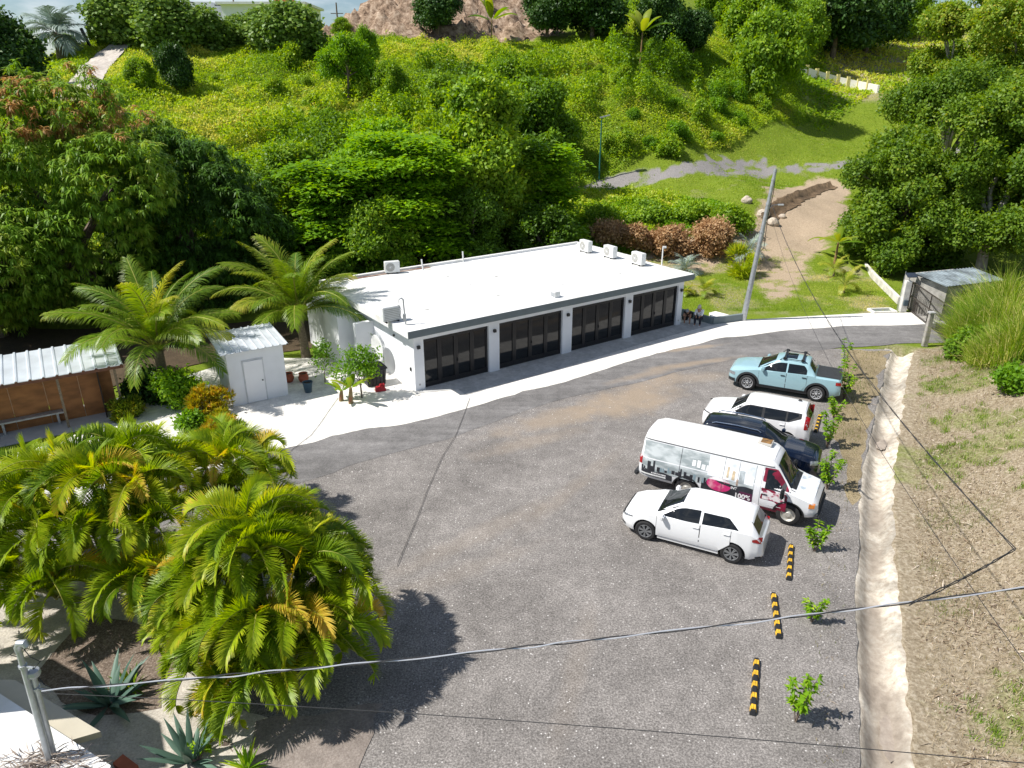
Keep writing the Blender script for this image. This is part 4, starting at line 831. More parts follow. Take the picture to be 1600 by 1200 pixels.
# agaves by the near roof
blade_plant('agave', 'large blue-green agave in the shadow beside the near white roof', 'agave', tuple(at_z(172, 1100)), 22, 1.15, .17, ML_agave, 201, (5, 80), .5, 'agaves in the gravel bed', single=False)
blade_plant('agave', 'small green spiky agave behind the large shaded one', 'agave', tuple(at_z(205, 1075)), 26, .55, .08, ML_hill, 202, (0, 80), .3, 'agaves in the gravel bed', single=False)
blade_plant('agave', 'large striped agave at the bottom edge, on pale gravel', 'agave', tuple(at_z(298, 1190)), 20, 1.0, .15, ML_agave, 203, (10, 85), .3, 'agaves in the gravel bed', single=False, tint=.8)
blade_plant('agave', 'small light green spiky plant at the bottom edge right of the striped agave', 'agave', tuple(at_z(385, 1200)), 24, .5, .06, ML_tier, 204, (10, 80), .3, 'agaves in the gravel bed', single=False, tint=.7)
bush('shrub', 'yellow spiky ground shrub between the agave and the nearest areca clump', 360, 1170, .5, .45, 205, 260, 9, .14, .025, ML_palm, 'spiky', (.8, .12))
bush('shrub', 'green leafy weed growing at the foot of the striped agave', 310, 1192, .35, .35, 206, 120, 8, .12, .07, ML_tier, 'bush', (.7, .12))
# tall grass clumps on the right
def tallgrass(label, loc, Rr, h, n, seed):
    rg = np.random.default_rng(seed); a = rg.uniform(0, 6.28, n); q = Rr*np.sqrt(rg.random(n)); x = loc[0]+np.cos(a)*q; y = loc[1]+np.sin(a)*q; P = np.stack([x, y, hz(x, y)], -1); hh = h*(1-.45*(q/Rr)**2)*(.6+.8*fbm(x*.9, y*.9))
    P[:, 2] += rg.random(n)*hh*.45; V, F, T = blades(P, hh*.75, .03, .55+.28*(fbm(x*1.2, y*1.2)-.5)*2+rg.normal(0, .17, n)+.28*(rg.random(n) < .22), .55, seed, bend=1.3)
    V = V-np.array(loc); e = empty('tall_grass', loc, label, 'grass clump', 'tall grass clumps on the bank'); np_mesh('blades', V, F, ML_grass, e, T); return e
def gz(x, y): return (x, y, hz1(x, y))
tallgrass('tall fresh green grass clump in front of the tin roofed hut', gz(27.0, 38.4), 2.3, 3.0, 9000, 301)
tallgrass('tall feathery grass clump at the right edge, just past the gate post', gz(25.0, 35.4), 2.3, 2.9, 11000, 302)
tallgrass('lower grass clump at the right edge, nearest the dry bank', gz(23.2, 31.6), 1.8, 2.2, 6500, 303)
bush('shrub', 'dark green shrub at the right edge, under the lowest grass clump', 0, 0, 1.2, 1.3, 304, 700, 8, .2, .12, ML_tier, 'bush', (.45, .2), loc=gz(23.6, 29.6))
bush('shrub', 'lowest green shrub at the right edge, alone on the dry bank', 0, 0, .9, 1.0, 306, 500, 8, .18, .11, ML_tier, 'bush', (.5, .2), loc=gz(20.7, 27.8))
bush('shrub', 'dark green shrub at the foot of the feathery grass clump, near the gate post', 0, 0, 1.2, 1.6, 305, 800, 8, .2, .12, ML_hill, 'bush', (.4, .2), loc=gz(22.6, 34.4))
# ---- stuff: undergrowth, meadow, lawn, straw
def cover(name, poly, n, Lf, seed, kind='leaf', lm=ML_hill, amp=1.0, tint=.55, tv=.22, excl=None, noise_s=.25, wd=.6, lean=.5, w=.02, thr=None):
    x, y = scatter(poly, n, seed)
    rg = np.random.default_rng(seed)
    if thr: kk = fbm(x*noise_s*1.6+50, y*noise_s*1.6) > thr; x, y = x[kk], y[kk]
    st_, so_, tr_, rk_ = masks(x, y); k = (so_ < .45+.4*rg.random(len(x))-.2) & (tr_ < rg.random(len(x))*.8) & (rk_ < .5) & (line_d(x, y, HPATH) > 1.7)
    if excl is not None:
        for ex in excl: k &= poly_sd(x, y, ex) < 0
    x, y, st_ = x[k], y[k], st_[k]; z = hz(x, y); n = len(x); hmp = amp*np.clip(fbm(x*noise_s*1.6+50, y*noise_s*1.6)-.35, 0, 1)*2.2*(.5+fbm(x*1.1, y*1.1))
    tt = tint+tv*2.2*(fbm(x*.12+7, y*.12, o=3)-.5)+tv*1.6*(fbm(x*.8, y*.8+31)-.5)+rg.normal(0, .07, n)+.18*(st_ > .5)
    if kind == 'leaf':
        P = np.stack([x, y, z+hmp*rg.random(n)**.4], -1); V, F, T = leaves(P, rand_dirs(n, .25, rg), np.array([0, 0, 1.0])+rg.normal(0, .55, (n, 3)), Lf*rg.uniform(.6, 1.3, n), Lf*wd, np.clip(tt, 0, 1), .2)
    else:
        P = np.stack([x, y, z+hmp*.3], -1); V, F, T = blades(P, Lf*(.6+hmp), w, tt, lean, seed)
    o_ = np_mesh(name, V, F, lm, None, T); tag(o_, kind='stuff', label=None); return o_
SLOPE = [(-52, 54), (-30, 47), (-20, 44), (-10, 43), (3, 51), (9, 55), (13, 62), (16, 66), (10, 76), (24, 84), (40, 104), (40, 125), (14, 122), (9, 100), (-14, 98), (-20, 104), (-50, 96), (-60, 80)]
cover('hillside_undergrowth', SLOPE, 640000, .23, 401, 'leaf', ML_hill, 1.1, .76, .30)
cover('hillside_thicket', [(-24, 44), (-10, 43), (3, 51), (9, 55), (13, 62), (16, 66), (12, 76), (20, 84), (30, 100), (14, 98), (4, 90), (-10, 88), (-18, 80), (-24, 66), (-28, 54)], 300000, .32, 409, 'leaf', ML_hill, 3.4, .56, .34, thr=.50, excl=[[(3.5, 54), (3.5, 80), (11, 83), (30, 90), (30, 54)]])
cover('wild_grass', SLOPE, 150000, .55, 402, 'blade', ML_grass, .6, .55, .25, w=.05)
cover('bank_growth', [(6, 55), (20, 59), (19, 64), (18, 67), (8, 68), (2, 62), (1, 55)], 60000, .22, 403, 'leaf', ML_tier, .6, .6, .25)
cover('meadow_grass', [(16, 60), (9, 76), (40, 104), (56, 118), (60, 108), (44, 80), (30, 66), (21, 62)], 130000, .16, 404, 'blade', ML_grass, .10, .66, .14, w=.06)
cover('far_slope_growth', [(40, 100), (40, 180), (95, 180), (95, 112), (56, 118)], 60000, .5, 405, 'leaf', ML_hill, .5, .75, .3)
cover('lawn_grass', LAWN, 90000, .10, 406, 'blade', ML_grass, .04, .62, .22, w=.03, lean=.6)
shr = tree('hill_shrub', 'leafy shrub among the undergrowth of the open hillside', 'shrub', (0, 0, 0), blobset(18, 4.6, 4.6, .6, 6.5, 1.9, 76, .8), 1500, 6, .95, .55, ML_hill, 'bush', (.62, .25), 76, None, group='shrubs scattered over the open hillside')
shr2 = tree('hill_shrub', 'leafy shrub among the undergrowth of the open hillside', 'shrub', (0, 0, 0), blobset(14, 5.4, 4.6, .4, 4.5, 1.6, 77, .8), 1300, 6, .95, .5, ML_tier, 'bush', (.5, .25), 77, None, group='shrubs scattered over the open hillside')
rgt = random.Random(8); us = [0, 0]
spots = [(345, 130), (430, 150), (455, 205), (440, 250), (490, 225), (520, 195), (500, 265), (545, 240), (590, 215), (640, 190), (680, 155), (735, 150), (470, 130), (500, 160), (760, 120), (330, 250), (370, 275), (420, 290), (560, 180), (620, 130), (700, 110), (830, 110), (860, 100), (930, 110), (960, 125), (1080, 130), (1110, 150), (1130, 175), (1150, 150), (1100, 195), (1060, 215), (1010, 225), (980, 235), (1040, 235), (1120, 215), (1160, 190), (1180, 175), (945, 240), (990, 180), (1040, 160), (450, 105), (1065, 95)]
for px, py in spots:
    k = rgt.randrange(2); p = hit(px+rgt.uniform(-12, 12), py+rgt.uniform(-6, 6)); o_ = [shr, shr2][k] if not us[k] else copy_tree([shr, shr2][k]); us[k] = 1; s_ = rgt.uniform(.10, .27); o_.location = (p[0], p[1], p[2]-.2); o_.scale = (s_, s_, s_*rgt.uniform(.8, 1.2)); o_.rotation_euler = (0, 0, rgt.uniform(0, 6))
x0 = [(4.5, -2)]+BANK
def straw(name, n, seed, Lf, w, tint, poly, lean, dmin=.75):
    x, y = scatter(poly, n, seed); rg = np.random.default_rng(seed); k = (line_d(x, y, DITCH) > dmin+.25*fbm(x, y)) & (np.hypot(x, y-5) < 60); x, y = x[k], y[k]; z = hz(x, y); g = fbm(x*.5+3, y*.5, o=4)
    tt = tint+rg.normal(0, .2, len(x))-.55*sstep(.55, .70, g); P = np.stack([x, y, z], -1); V, F, T = blades(P, Lf*(1+.5*(g-.5)), w, tt, lean, seed, bend=.6); o_ = np_mesh(name, V, F, ML_straw, None, T); tag(o_, kind='stuff')
straw('dry_grass', 120000, 411, .17, .013, .72, [(7.6, 8), (10, 8), (22, 8), (30, 24), (27, 35), (21.4, 36.3), (15.4, 25), (9.5, 13)], 1.15)
straw('dry_verge', 9000, 412, .12, .014, .35, [tuple(np.array(q)+np.array([-1.5, .3])) for q in DITCH]+[tuple(np.array(q)+np.array([-.6, 0])) for q in DITCH[::-1]], .9, .7)

def debris(name, poly, n, seed, s, lm, dmin=.72, tint=.5):
    x, y = scatter(poly, n, seed); rg = np.random.default_rng(seed); k = (line_d(x, y, DITCH) > dmin) & (fbm(x*.8+5, y*.8) > .42); x, y = x[k], y[k]; n = len(x); P = np.stack([x, y, hz(x, y)+.012+rg.random(n)*.02], -1)
    V, F, T = leaves(P, np.stack([np.cos(a_ := rg.uniform(0, 6.28, n)), np.sin(a_), rg.normal(0, .12, n)], -1), np.array([0, 0, 1.0])+rg.normal(0, .3, (n, 3)), s*rg.uniform(.4, 1.6, n)*np.where(rg.random(n) < .06, 4, 1), s*.35, np.clip(tint+rg.normal(0, .3, n), 0, 1), .05); o_ = np_mesh(name, V, F, lm, None, T); tag(o_, kind='stuff')
ML_deb = leaf_mat('dry_debris', [(0, (.07, .045, .03)), (.5, (.28, .20, .13)), (1, (.66, .58, .48))], trans=.1)
debris('dry_debris', [(7.6, 8), (10, 8), (22, 8), (30, 24), (27, 35), (21.4, 36.3), (15.4, 25), (9.5, 13)], 42000, 421, .09, ML_deb)
debris('verge_debris', Z((1300, 548), (1395, 548), (1340, 790), (1332, 1200), (1290, 1200), (1300, 800)), 5000, 422, .06, ML_deb)
straw('verge_grass', 9000, 413, .13, .014, .35, Z((1318, 550), (1395, 550), (1356, 690), (1338, 790), (1310, 780), (1300, 640)), .7)

xw, yw = scatter([(9, 9), (22, 9), (29, 24), (26, 34), (21.2, 36), (15.6, 25), (10, 14)], 2600, 431); kw = fbm(xw*.33+3, yw*.33, o=4)+.18*fbm(xw*1.5, yw*1.5) > .60; xw, yw = xw[kw], yw[kw]; xw = np.repeat(xw, 26)+rng.normal(0, .09, kw.sum()*26); yw = np.repeat(yw, 26)+rng.normal(0, .09, len(xw))
V, F, T = blades(np.stack([xw, yw, hz(xw, yw)], -1), .16, .016, .45+rng.normal(0, .15, len(xw)), .7, 432, bend=.9); tag(np_mesh('bank_weeds', V, F, ML_grass, None, T), kind='stuff')
# ================================================================== BUILDINGS
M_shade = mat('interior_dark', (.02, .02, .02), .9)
GA = R(35); GO = at_z(650, 612)
gar = empty('garage_building', tuple(GO), 'long white flat roofed garage with four black folding glass doors', 'building', rz=GA)
def gw(x, y, z=0): return (GO[0]+x*math.cos(GA)-y*math.sin(GA), GO[1]+x*math.sin(GA)+y*math.cos(GA), z)
DX = [(.5, 4.02), (4.62, 8.52), (9.15, 12.85), (13.4, 16.95)]; DH = 2.42; WX = 17.35; WY = 9.4; WH = 2.78
mb = MB(); xs = 0
for a, b_ in DX: mb.box(((xs+a)/2, .14, WH/2), (a-xs, .28, WH)); xs = b_
mb.box(((xs+WX)/2, .14, WH/2), (WX-xs, .28, WH))
for a, b_ in DX: mb.box(((a+b_)/2, .14, (DH+WH)/2), (b_-a, .276, WH-DH))
mb.box((.14, WY/2+.14, WH/2-.001), (.28, WY-.28, WH-.002)); mb.box((WX-.14, WY/2+.14, WH/2-.001), (.28, WY-.28, WH-.002)); mb.box((WX/2, WY-.14, WH/2-.002), (WX-.57, .28, WH-.004))
mb.build('wall', M_white, gar)
mb = MB(); mb.prism([(-1.5, 5.0), (-.003, 5.0), (-.003, 9.2), (-1.5, 9.2)], 0, 2.55); mb.prism([(-.95, 4.2), (-.002, 4.2), (-.002, 4.45), (-.95, 4.45)], 0, 2.3); mb.build('side_annex', M_white, gar)
RZ0, RZ1 = 2.783, 3.1
rf = MB().box((8.525, 4.62, (RZ0+RZ1)/2), (18.05, 10.28, RZ1-RZ0)).build('roof', M_roofw, gar)
MB().box((8.52, -.535, (RZ0+RZ1)/2), (18.06, .03, RZ1-RZ0+.006)).build('fascia', M_fascia, rf)
mb = MB(); mb.box((8.5, 9.66, 3.17), (18.0, .2, .14)); mb.box((17.45, 6.6, 3.16), (.2, 6.0, .12)); mb.build('parapet', M_roofw, rf)
M_rust = mat('rusty_edge', (.16, .07, .045), .9, .3, 3, col2=(.40, .33, .28)); MB().box((3.6, 9.42, 3.105), (5.0, .22, .05)).build('rusty_flashing', M_rust, rf)
for px, py in ((775, 432), (699, 430+2), (735, 444), (778, 462), (667, 484), (889, 405), (969, 427), (879, 444)):
    q = at_z(px, py, 3.1); d = q-GO; x = d[0]*math.cos(GA)+d[1]*math.sin(GA); y = -d[0]*math.sin(GA)+d[1]*math.cos(GA)
    MB().lathe([(.09, 3.1), (.09, 3.118), (.05, 3.122)], (x, y, 0), 12).build('roof_drain', M_conc2, rf)
for a, b_ in DX:
    fr = MB(); w_ = (b_-a)/4; y0 = .17
    fr.box(((a+b_)/2, y0, DH-.04), (b_-a-.01, .09, .07)); fr.box(((a+b_)/2, y0, .035), (b_-a-.01, .09, .06))
    for k in range(4):
        for s in (0, 1): fr.box((a+w_*(k+s)+(.055 if s == 0 else -.055), y0, DH/2), (.10, .088, DH-.15))
        fr.box((a+w_*(k+.5), y0, .17), (w_-.2, .08, .2)); fr.box((a+w_*(k+.5), y0, DH-.13), (w_-.2, .08, .1))
    d_ = fr.build('folding_door', M_dark, gar)
    for k in range(4): MB().box((a+w_*(k+.5), y0+.01, DH/2+.05), (w_-.2, .02, DH-.45)).build('pane', M_glass, d_)
    MB().box(((a+b_)/2+.07, y0-.07, 1.05), (.025, .05, .16)).build('handle', M_black, d_)
for x in (.22, 4.32, 8.83, 13.12, 17.15):
    l_ = MB().box((x, -.06, 2.12), (.13, .12, .14)).build('wall_lamp', M_black, gar); MB().box((x, -.06, 2.02), (.10, .09, .06)).build('diffuser', M_white, l_)
    MB().lathe([(.05, -.012), (.05, .0)], (x, 0, .3), 10, 'Y').build('outlet', M_metalg, gar) if x in (.22, 17.15) else None
MB().box((-.03, 1.9, 2.2), (.06, .1, .09)).build('side_lamp', M_black, gar); MB().box((-.03, .35, 1.0), (.06, .06, .16)).build('switch_box', M_black, gar)
# --- rooftop units
def ac(label, px, py, rz, dark=False, sc=1.0):
    p = at_z(px, py, RZ1); e = empty('air_conditioner', (p[0], p[1], RZ1), label, 'air conditioner', 'air conditioners on the garage roof', rz)
    W_, D_, H_ = .84*sc, .32*sc, .62*sc
    MB().box((0, 0, .07+H_/2), (W_, D_, H_)).build('casing', M_metalw, e, bevel=.02)
    g = MB(); yf = -D_/2-.012
    for k in range(1, 6): g.lathe([(k*.045*sc, yf), (k*.045*sc+.008, yf), (k*.045*sc+.008, yf+.01), (k*.045*sc, yf+.01)], (-.12*sc, 0, .07+H_/2), 24, 'Y', ring=True)
    for k in range(8): a = k*math.pi/8; g.beam((-.12*sc+.24*sc*math.cos(a), yf, .07+H_/2+.24*sc*math.sin(a)), (-.12*sc-.24*sc*math.cos(a), yf, .07+H_/2-.24*sc*math.sin(a)), .008)
    MB().lathe([(.25*sc, yf+.008), (.25*sc, yf+.016)], (-.12*sc, 0, .07+H_/2), 24, 'Y').build('fan_opening', M_black if dark else mat('fan_grey', (.30, .29, .26), .7), e)
    g.build('fan_grille', M_metalw if not dark else M_metalg, e)
    for s in (-1, 1): MB().box((s*W_*.33, 0, .035), (.06, D_+.08, .07)).build('foot', M_black, e)
    s_ = MB()
    for k in range(7): s_.box((-W_/2-.006, 0, .14+k*.075*sc), (.012, D_*.8, .03))
    if dark:
        for k in range(7): s_.box((0, D_/2+.006, .14+k*.075*sc), (W_*.86, .012, .04))
    s_.build('side_louvre', mat('coil_grey', (.10, .12, .12) if dark else (.45, .45, .42), .6), e); return e
ac('air conditioner with a round fan at the back left of the garage roof', 613, 427, R(20))
ac('air conditioner with dark coils near the front left corner of the garage roof', 611, 502, R(215), True, 1.05)
ac('furthest of the three white air conditioners in a row on the right of the roof', 915, 394, R(-58), sc=1.1)
ac("middle one of three white air conditioners in a row on the right of the roof", 953, 403, R(-58), sc=1.1)
ac('nearest of the three white air conditioners in a row on the right of the roof', 997, 414, R(-58), sc=1.1)
def pipe(name, label, px, py, h, r, m=None, lean=(0, 0), g=None, cap=True):
    p = at_z(px, py, RZ1); mb = MB().tube([(0, 0, 0), (lean[0], lean[1], h)], r, 10); o_ = mb.build(name, m or M_metalw, None, smooth=True, loc=(p[0], p[1], RZ1)); tag(o_, label, 'pipe', g); return o_
pipe('vent_pipe', "thin white vent pipe on the roof's back edge, nearer the fan unit", 661, 422, .62, .045, lean=(-.06, 0), g='vent pipes on the garage roof')
pipe('vent_pipe', 'thin white vent pipe on the back edge of the roof, further right', 724, 409, .62, .045, lean=(-.03, 0), g='vent pipes on the garage roof')
p = at_z(634, 507, RZ1); e = empty('service_mast', (p[0], p[1], RZ1), 'grey electric service mast with looping wires on the front left of the garage roof', 'mast')
MB().tube([(0, 0, 0), (-.05, 0, 1.0), (-.05, 0, 1.15), (-.14, 0, 1.22), (-.24, 0, 1.16)], .035, 10).build('pipe', M_metalg, e, smooth=True); MB().box((-.03, -.05, .35), (.14, .1, .3)).build('meter_box', M_metalg, e)
MB().tube([(-.24, 0, 1.16), (-.3, .02, .9), (-.15, .02, .7), (-.25, 0, .4), (-.1, 0, .2)], .01, 5).build('wire', M_black, e)
p = at_z(868, 464, RZ1); e = empty('roof_vent_box', (p[0], p[1], RZ1), 'small white vent box near the middle front of the garage roof', 'vent', rz=GA); MB().box((0, 0, .15), (.35, .35, .3)).build('box', M_metalw, e, bevel=.015); MB().box((-.183, 0, .16), (.012, .26, .2)).build('louvre', M_metalg, e)
p = gw(17.0, 1.5); e = empty('service_mast', (p[0], p[1], RZ1), 'thin white mast with a small camera at the right corner of the garage roof', 'mast'); MB().tube([(0, 0, 0), (0, 0, 1.25)], .035, 8).build('pipe', M_metalw, e, smooth=True); MB().box((.07, -.04, 1.24), (.2, .12, .1)).build('camera_head', M_metalw, e)
# --- white shed
SO = at_z(365, 636); SR = at_z(451, 617.5); sa = math.atan2(SR[1]-SO[1], SR[0]-SO[0]); sw_ = float(np.linalg.norm((SR-SO)[:2]))
sh = empty('white_shed', tuple(SO), 'small white box shed with a plain white door and a ribbed metal roof', 'shed', rz=sa)
SH, SD = 2.45, 2.3
mb = MB(); mb.prism([(0, 0), (sw_, 0), (sw_, SD), (0, SD)], 0, SH); mb.build('wall', M_white, sh)
def ribbed(mb, x0, x1, y0, y1, z0, z1, n, th=.03, rib=.05):
    """sheet from front edge y0 (height z0) to back edge y1 (height z1), ribs running front to back"""
    w_ = (x1-x0)/n
    prof = []
    for k in range(n):
        a = x0+k*w_; prof += [(a, 0), (a+w_*.72, 0), (a+w_*.79, rib), (a+w_*.93, rib)]
    prof.append((x1, 0)); vs = []
    for x, h in prof: vs += [(x, y0, z0+h), (x, y1, z1+h), (x, y0, z0+h-th), (x, y1, z1+h-th)]
    fs = []
    for i in range(len(prof)-1): a = i*4; fs += [(a, a+4, a+5, a+1), (a+2, a+3, a+7, a+6), (a, a+2, a+6, a+4), (a+1, a+5, a+7, a+3)]
    fs += [(0, 1, 3, 2), (len(vs)-4, len(vs)-2, len(vs)-1, len(vs)-3)]; mb.add(vs, fs); return mb
ribbed(MB(), -.25, sw_+.2, -.25, SD+.2, SH+.06, SH+.26, 9, rib=.045).build('roof', mat('shed_sheet_metal', (.66, .70, .74), .35, .1, 2, metal=.3), sh)
d_ = MB().box((1.05, -.02, 1.0), (.80, .04, 1.92)).build('door', mat('door_white', (.84, .85, .87), .5, .03, 1), sh, bevel=.008)
MB().lathe([(.03, -.085), (.035, -.06), (.015, -.04)], (1.37, 0, 1.0), 10, 'Y').build('handle', M_black, d_)
fr = MB(); fr.box((.62, -.012, 1.0), (.05, .02, 2.02)); fr.box((1.48, -.012, 1.0), (.05, .02, 2.02)); fr.box((1.05, -.012, 2.0), (.92, .02, .05)); fr.build('door_frame', mat('frame_grey', (.6, .62, .64), .6), sh)
# --- open shelter
P1 = at_z(192, 569, 2.35); P2 = at_z(0, 602, 2.35); ta = math.atan2((P1-P2)[1], (P1-P2)[0])
st = empty('open_shelter', (P1[0], P1[1], 0), 'open shelter with a bright striped metal roof over a brown plywood back wall', 'shelter', rz=ta)
ribbed(MB(), -11, 0, 0, 3.0, 2.35, 2.62, 24, rib=.05).build('roof', mat('bright_sheet_metal', (.70, .75, .80), .3, .12, 1.2, metal=.35), st)
MB().box((-5.5, .06, 2.25), (11, .05, .12)).build('roof_beam', mat('rusty_purlin', (.14, .06, .035), .8, .3, 4), st)
bw = MB()
for k in range(9): bw.box((-.5-.6-k*1.22, 1.0, 1.15), (1.205, .03, 2.3))
bw.build('back_wall', M_wood, st)
for x in (-.35, -2.4, -5.2, -8): MB().box((x, .15, 1.12), (.09, .09, 2.24)).build('post', M_trunkp, st)
MB().box((-.98, 1.3, 1.1), (.05, 1.9, 2.15)).build('side_wall', mat('dark_board', (.03, .02, .016), .9), st)
MB().prism([(-11, -.4), (.0, -.4), (.0, 2.4), (-11, 2.4)], .0, .03).build('floor', M_conc2, st)
q = st.matrix_world
tb = empty('long_bench', (P1[0]-4.6*math.cos(ta)-.9*math.sin(ta)*1, P1[1]-4.6*math.sin(ta)+.9*math.cos(ta), .03), 'long low grey metal bench along the open front of the shelter', 'bench', rz=ta)
MB().box((0, 0, .5), (4.4, .55, .07)).build('bench_top', M_metalg, tb, bevel=.01)
for x in (-1.9, 0, 1.9): MB().box((x, 0, .235), (.08, .45, .45)).build('leg', M_metalg, tb)
# --- near roof with two conduit poles
nb = empty('near_building', tuple(at_z(60, 1170, 0)), 'low building with a white roof and a tan ledge in the bottom left corner', 'building')
NO = np.array(nb.location)
def rel(px, py, z, O): q = at_z(px, py, z); return (q[0]-O[0], q[1]-O[1])
roofp = [rel(-160, 980, 1.9, NO), rel(173, 1196, 1.9, NO), rel(80, 1420, 1.9, NO), rel(-300, 1300, 1.9, NO)]
MB().prism(roofp, 1.66, 1.9).build('roof', M_roofw, nb)
MB().prism([rel(-120, 1062, 1.6, NO), rel(23, 1062, 1.6, NO), rel(157, 1143, 1.6, NO), rel(112, 1156, 1.6, NO), rel(-60, 1100, 1.6, NO), rel(-150, 1100, 1.6, NO)], 1.46, 1.6).build('ledge', mat('tan_paint', (.46, .42, .33), .7, .06, 2), nb)
inn = [rel(-160, 1010, 1.6, NO), rel(120, 1185, 1.6, NO), rel(60, 1350, 1.6, NO), rel(-250, 1270, 1.6, NO)]; MB().prism(inn, 0, 1.658).build('wall', mat('brown_wall', (.09, .06, .045), .8), nb)
ub = at_z(252, 1130); d1 = at_z(20, 992)-ub; d2 = at_z(262, 1196)-ub; d1 = d1/np.linalg.norm(d1); d2 = d2/np.linalg.norm(d2); kk = 5.2*math.cos(R(SUN_EL))/math.sin(R(SUN_EL)); c0_ = ub-np.array([math.cos(R(SUN_AZ))*kk, math.sin(R(SUN_AZ))*kk, 0])-NO
MB().prism([tuple((c0_)[:2]), tuple((c0_+d1*4)[:2]), tuple((c0_+d1*4+d2*1.3)[:2]), tuple((c0_+d2*1.3)[:2])], 0, 5.2).build('shadow_block', M_white, nb)  # unseen block added only to cast the shadow beside the near roof
def riser(label, b, t, zt, r, kind):
    B = at_z(*b, 1.9); T = at_z(*t, zt); e = empty('conduit_pole', (B[0], B[1], 1.9), label, 'pole', 'conduit poles on the near roof'); T = Vector((T[0]-B[0], T[1]-B[1], zt-1.9))
    MB().tube([(0, 0, 0), tuple(T)], r, 12).build('pipe', M_metalg, e, smooth=True)
    if kind == 0: MB().tube([tuple(T*.97), tuple(T), tuple(T+Vector((.05, 0, .09))), tuple(T+Vector((.13, 0, .10))), tuple(T+Vector((.17, -.02, .03)))], [r*1.15, r*1.3, r*1.35, r*1.3, r*.9], 12).build('weather_head', M_metalg, e, smooth=True)
    else: MB().lathe([(.01, .16), (.10, .12), (.115, .05), (.09, 0), (.03, -.02)], tuple(T+Vector((.03, 0, 0))), 14).build('weather_head', M_metalg, e, smooth=True)
    MB().lathe([(r+.02, 0), (r+.02, .05)], tuple(T*.84), 12).build('clamp', M_metalg, e); MB().beam(tuple(T*.85), tuple(T*.85+Vector((.2, -.05, 0))), .03).build('bracket', M_metalg, e)
    w_ = MB(); w_.tube([tuple(T+Vector((.08, 0, 0))), tuple(T+Vector((.22, -.08, -.12))), tuple(T+Vector((.3, 0, -.3))), tuple(T*.84+Vector((.2, -.05, 0)))], .008, 5); w_.tube([tuple(T+Vector((.04, 0, .02))), tuple(T+Vector((-.12, -.06, -.1))), tuple(T+Vector((-.06, 0, -.2)))], .008, 5); w_.build('wire', M_black, e); return e
riser('taller grey conduit pole with a bent top, on the near white roof', (78, 1192), (28, 1012), 4.35, .05, 0)
riser('shorter grey conduit pole with a rounded cap, right beside the taller one', (84, 1180), (51, 1056), 3.7, .055, 1)
# dead palm leaves heaped at the foot of the poles
rg = np.random.default_rng(5); Pq = []
c0 = at_z(85, 1188, 1.92)
n = 260; P0 = np.stack([c0[0]-.1+rg.normal(0, .42, n), c0[1]-.1+rg.normal(0, .16, n), 1.915+rg.random(n)*.10], -1); a = rg.normal(.1, .6, n)+(rg.random(n) < .5)*math.pi
V, F, T = leaves(P0, np.stack([np.cos(a), np.sin(a), rg.normal(.05, .15, n)], -1), rand_dirs(n, 1.5, rg), .38, .022, rg.random(n), .1); o_ = np_mesh('dead_leaf_pile', V, F, leaf_mat('dead_leaf', [(0, (.08, .06, .05)), (.5, (.25, .2, .16)), (1, (.48, .42, .36))], trans=.1), None, T); tag(o_, 'heap of dry grey-brown palm leaves at the foot of the conduit poles', 'dead leaves')
o_ = MB().prism([tuple(at_z(*q, .12)[:2]) for q in ((176, 1192), (192, 1178), (216, 1196), (205, 1215))], 0, .12).build('terracotta_slab', M_terra); tag(o_, 'terracotta coloured slab on the ground at the bottom edge beside the near roof', 'slab')
# --- ground covers here
sheet('gravel_bed', rough_poly(Z((-120, 900), (30, 905), (150, 880), (240, 960), (330, 1090), (470, 1140), (500, 1200), (420, 1400), (-350, 1400)), .12), .010, M_cream)
sheet('mulch_bed', rough_poly(Z((95, 1010), (150, 960), (290, 1000), (262, 1060), (250, 1112), (150, 1120), (40, 1060)), .2), .018, M_mulch)
sheet('mulch_patch', rough_poly(Z((400, 1130), (600, 1100), (560, 1200), (380, 1230)), .2), .021, ground_mat('gritty_soil', ((.3, (.16, .13, .11)), (.7, (.32, .28, .25))), bscale=40, bump=.8))
sheet('shaded_apron', [gw(-.1, .27)[:2], gw(17.6, .27)[:2], tuple(at_z(1120, 507)[:2])]+[tuple(at_z(*q)[:2]) for q in ((1060, 522), (1000, 539), (950, 554), (860, 581), (800, 598), (728, 618), (716, 609))]+[gw(-.1, -.25)[:2]], .034, M_apron)  # grey concrete sheet, outer edge shaped like the garage roof's cast shadow
_mats_l = ground_mat('dark_litter_and_shade', ((.3, (.03, .022, .014)), (.7, (.12, .085, .05))), bscale=30, bump=1)
sheet('litter_and_shade', rough_poly(Z((-150, 690), (60, 640), (190, 600), (330, 565), (520, 540), (540, 500), (600, 440), (960, 380), (840, 330), (300, 420), (-300, 560)), .4), .03, _mats_l)
sheet('litter_and_shade', rough_poly(Z((1415, 483), (1432, 455), (1500, 425), (1760, 400), (1900, 470), (1760, 520), (1560, 492), (1480, 486)), .3), .03, _mats_l)  # dark sheet standing in for the shade under the right-hand trees
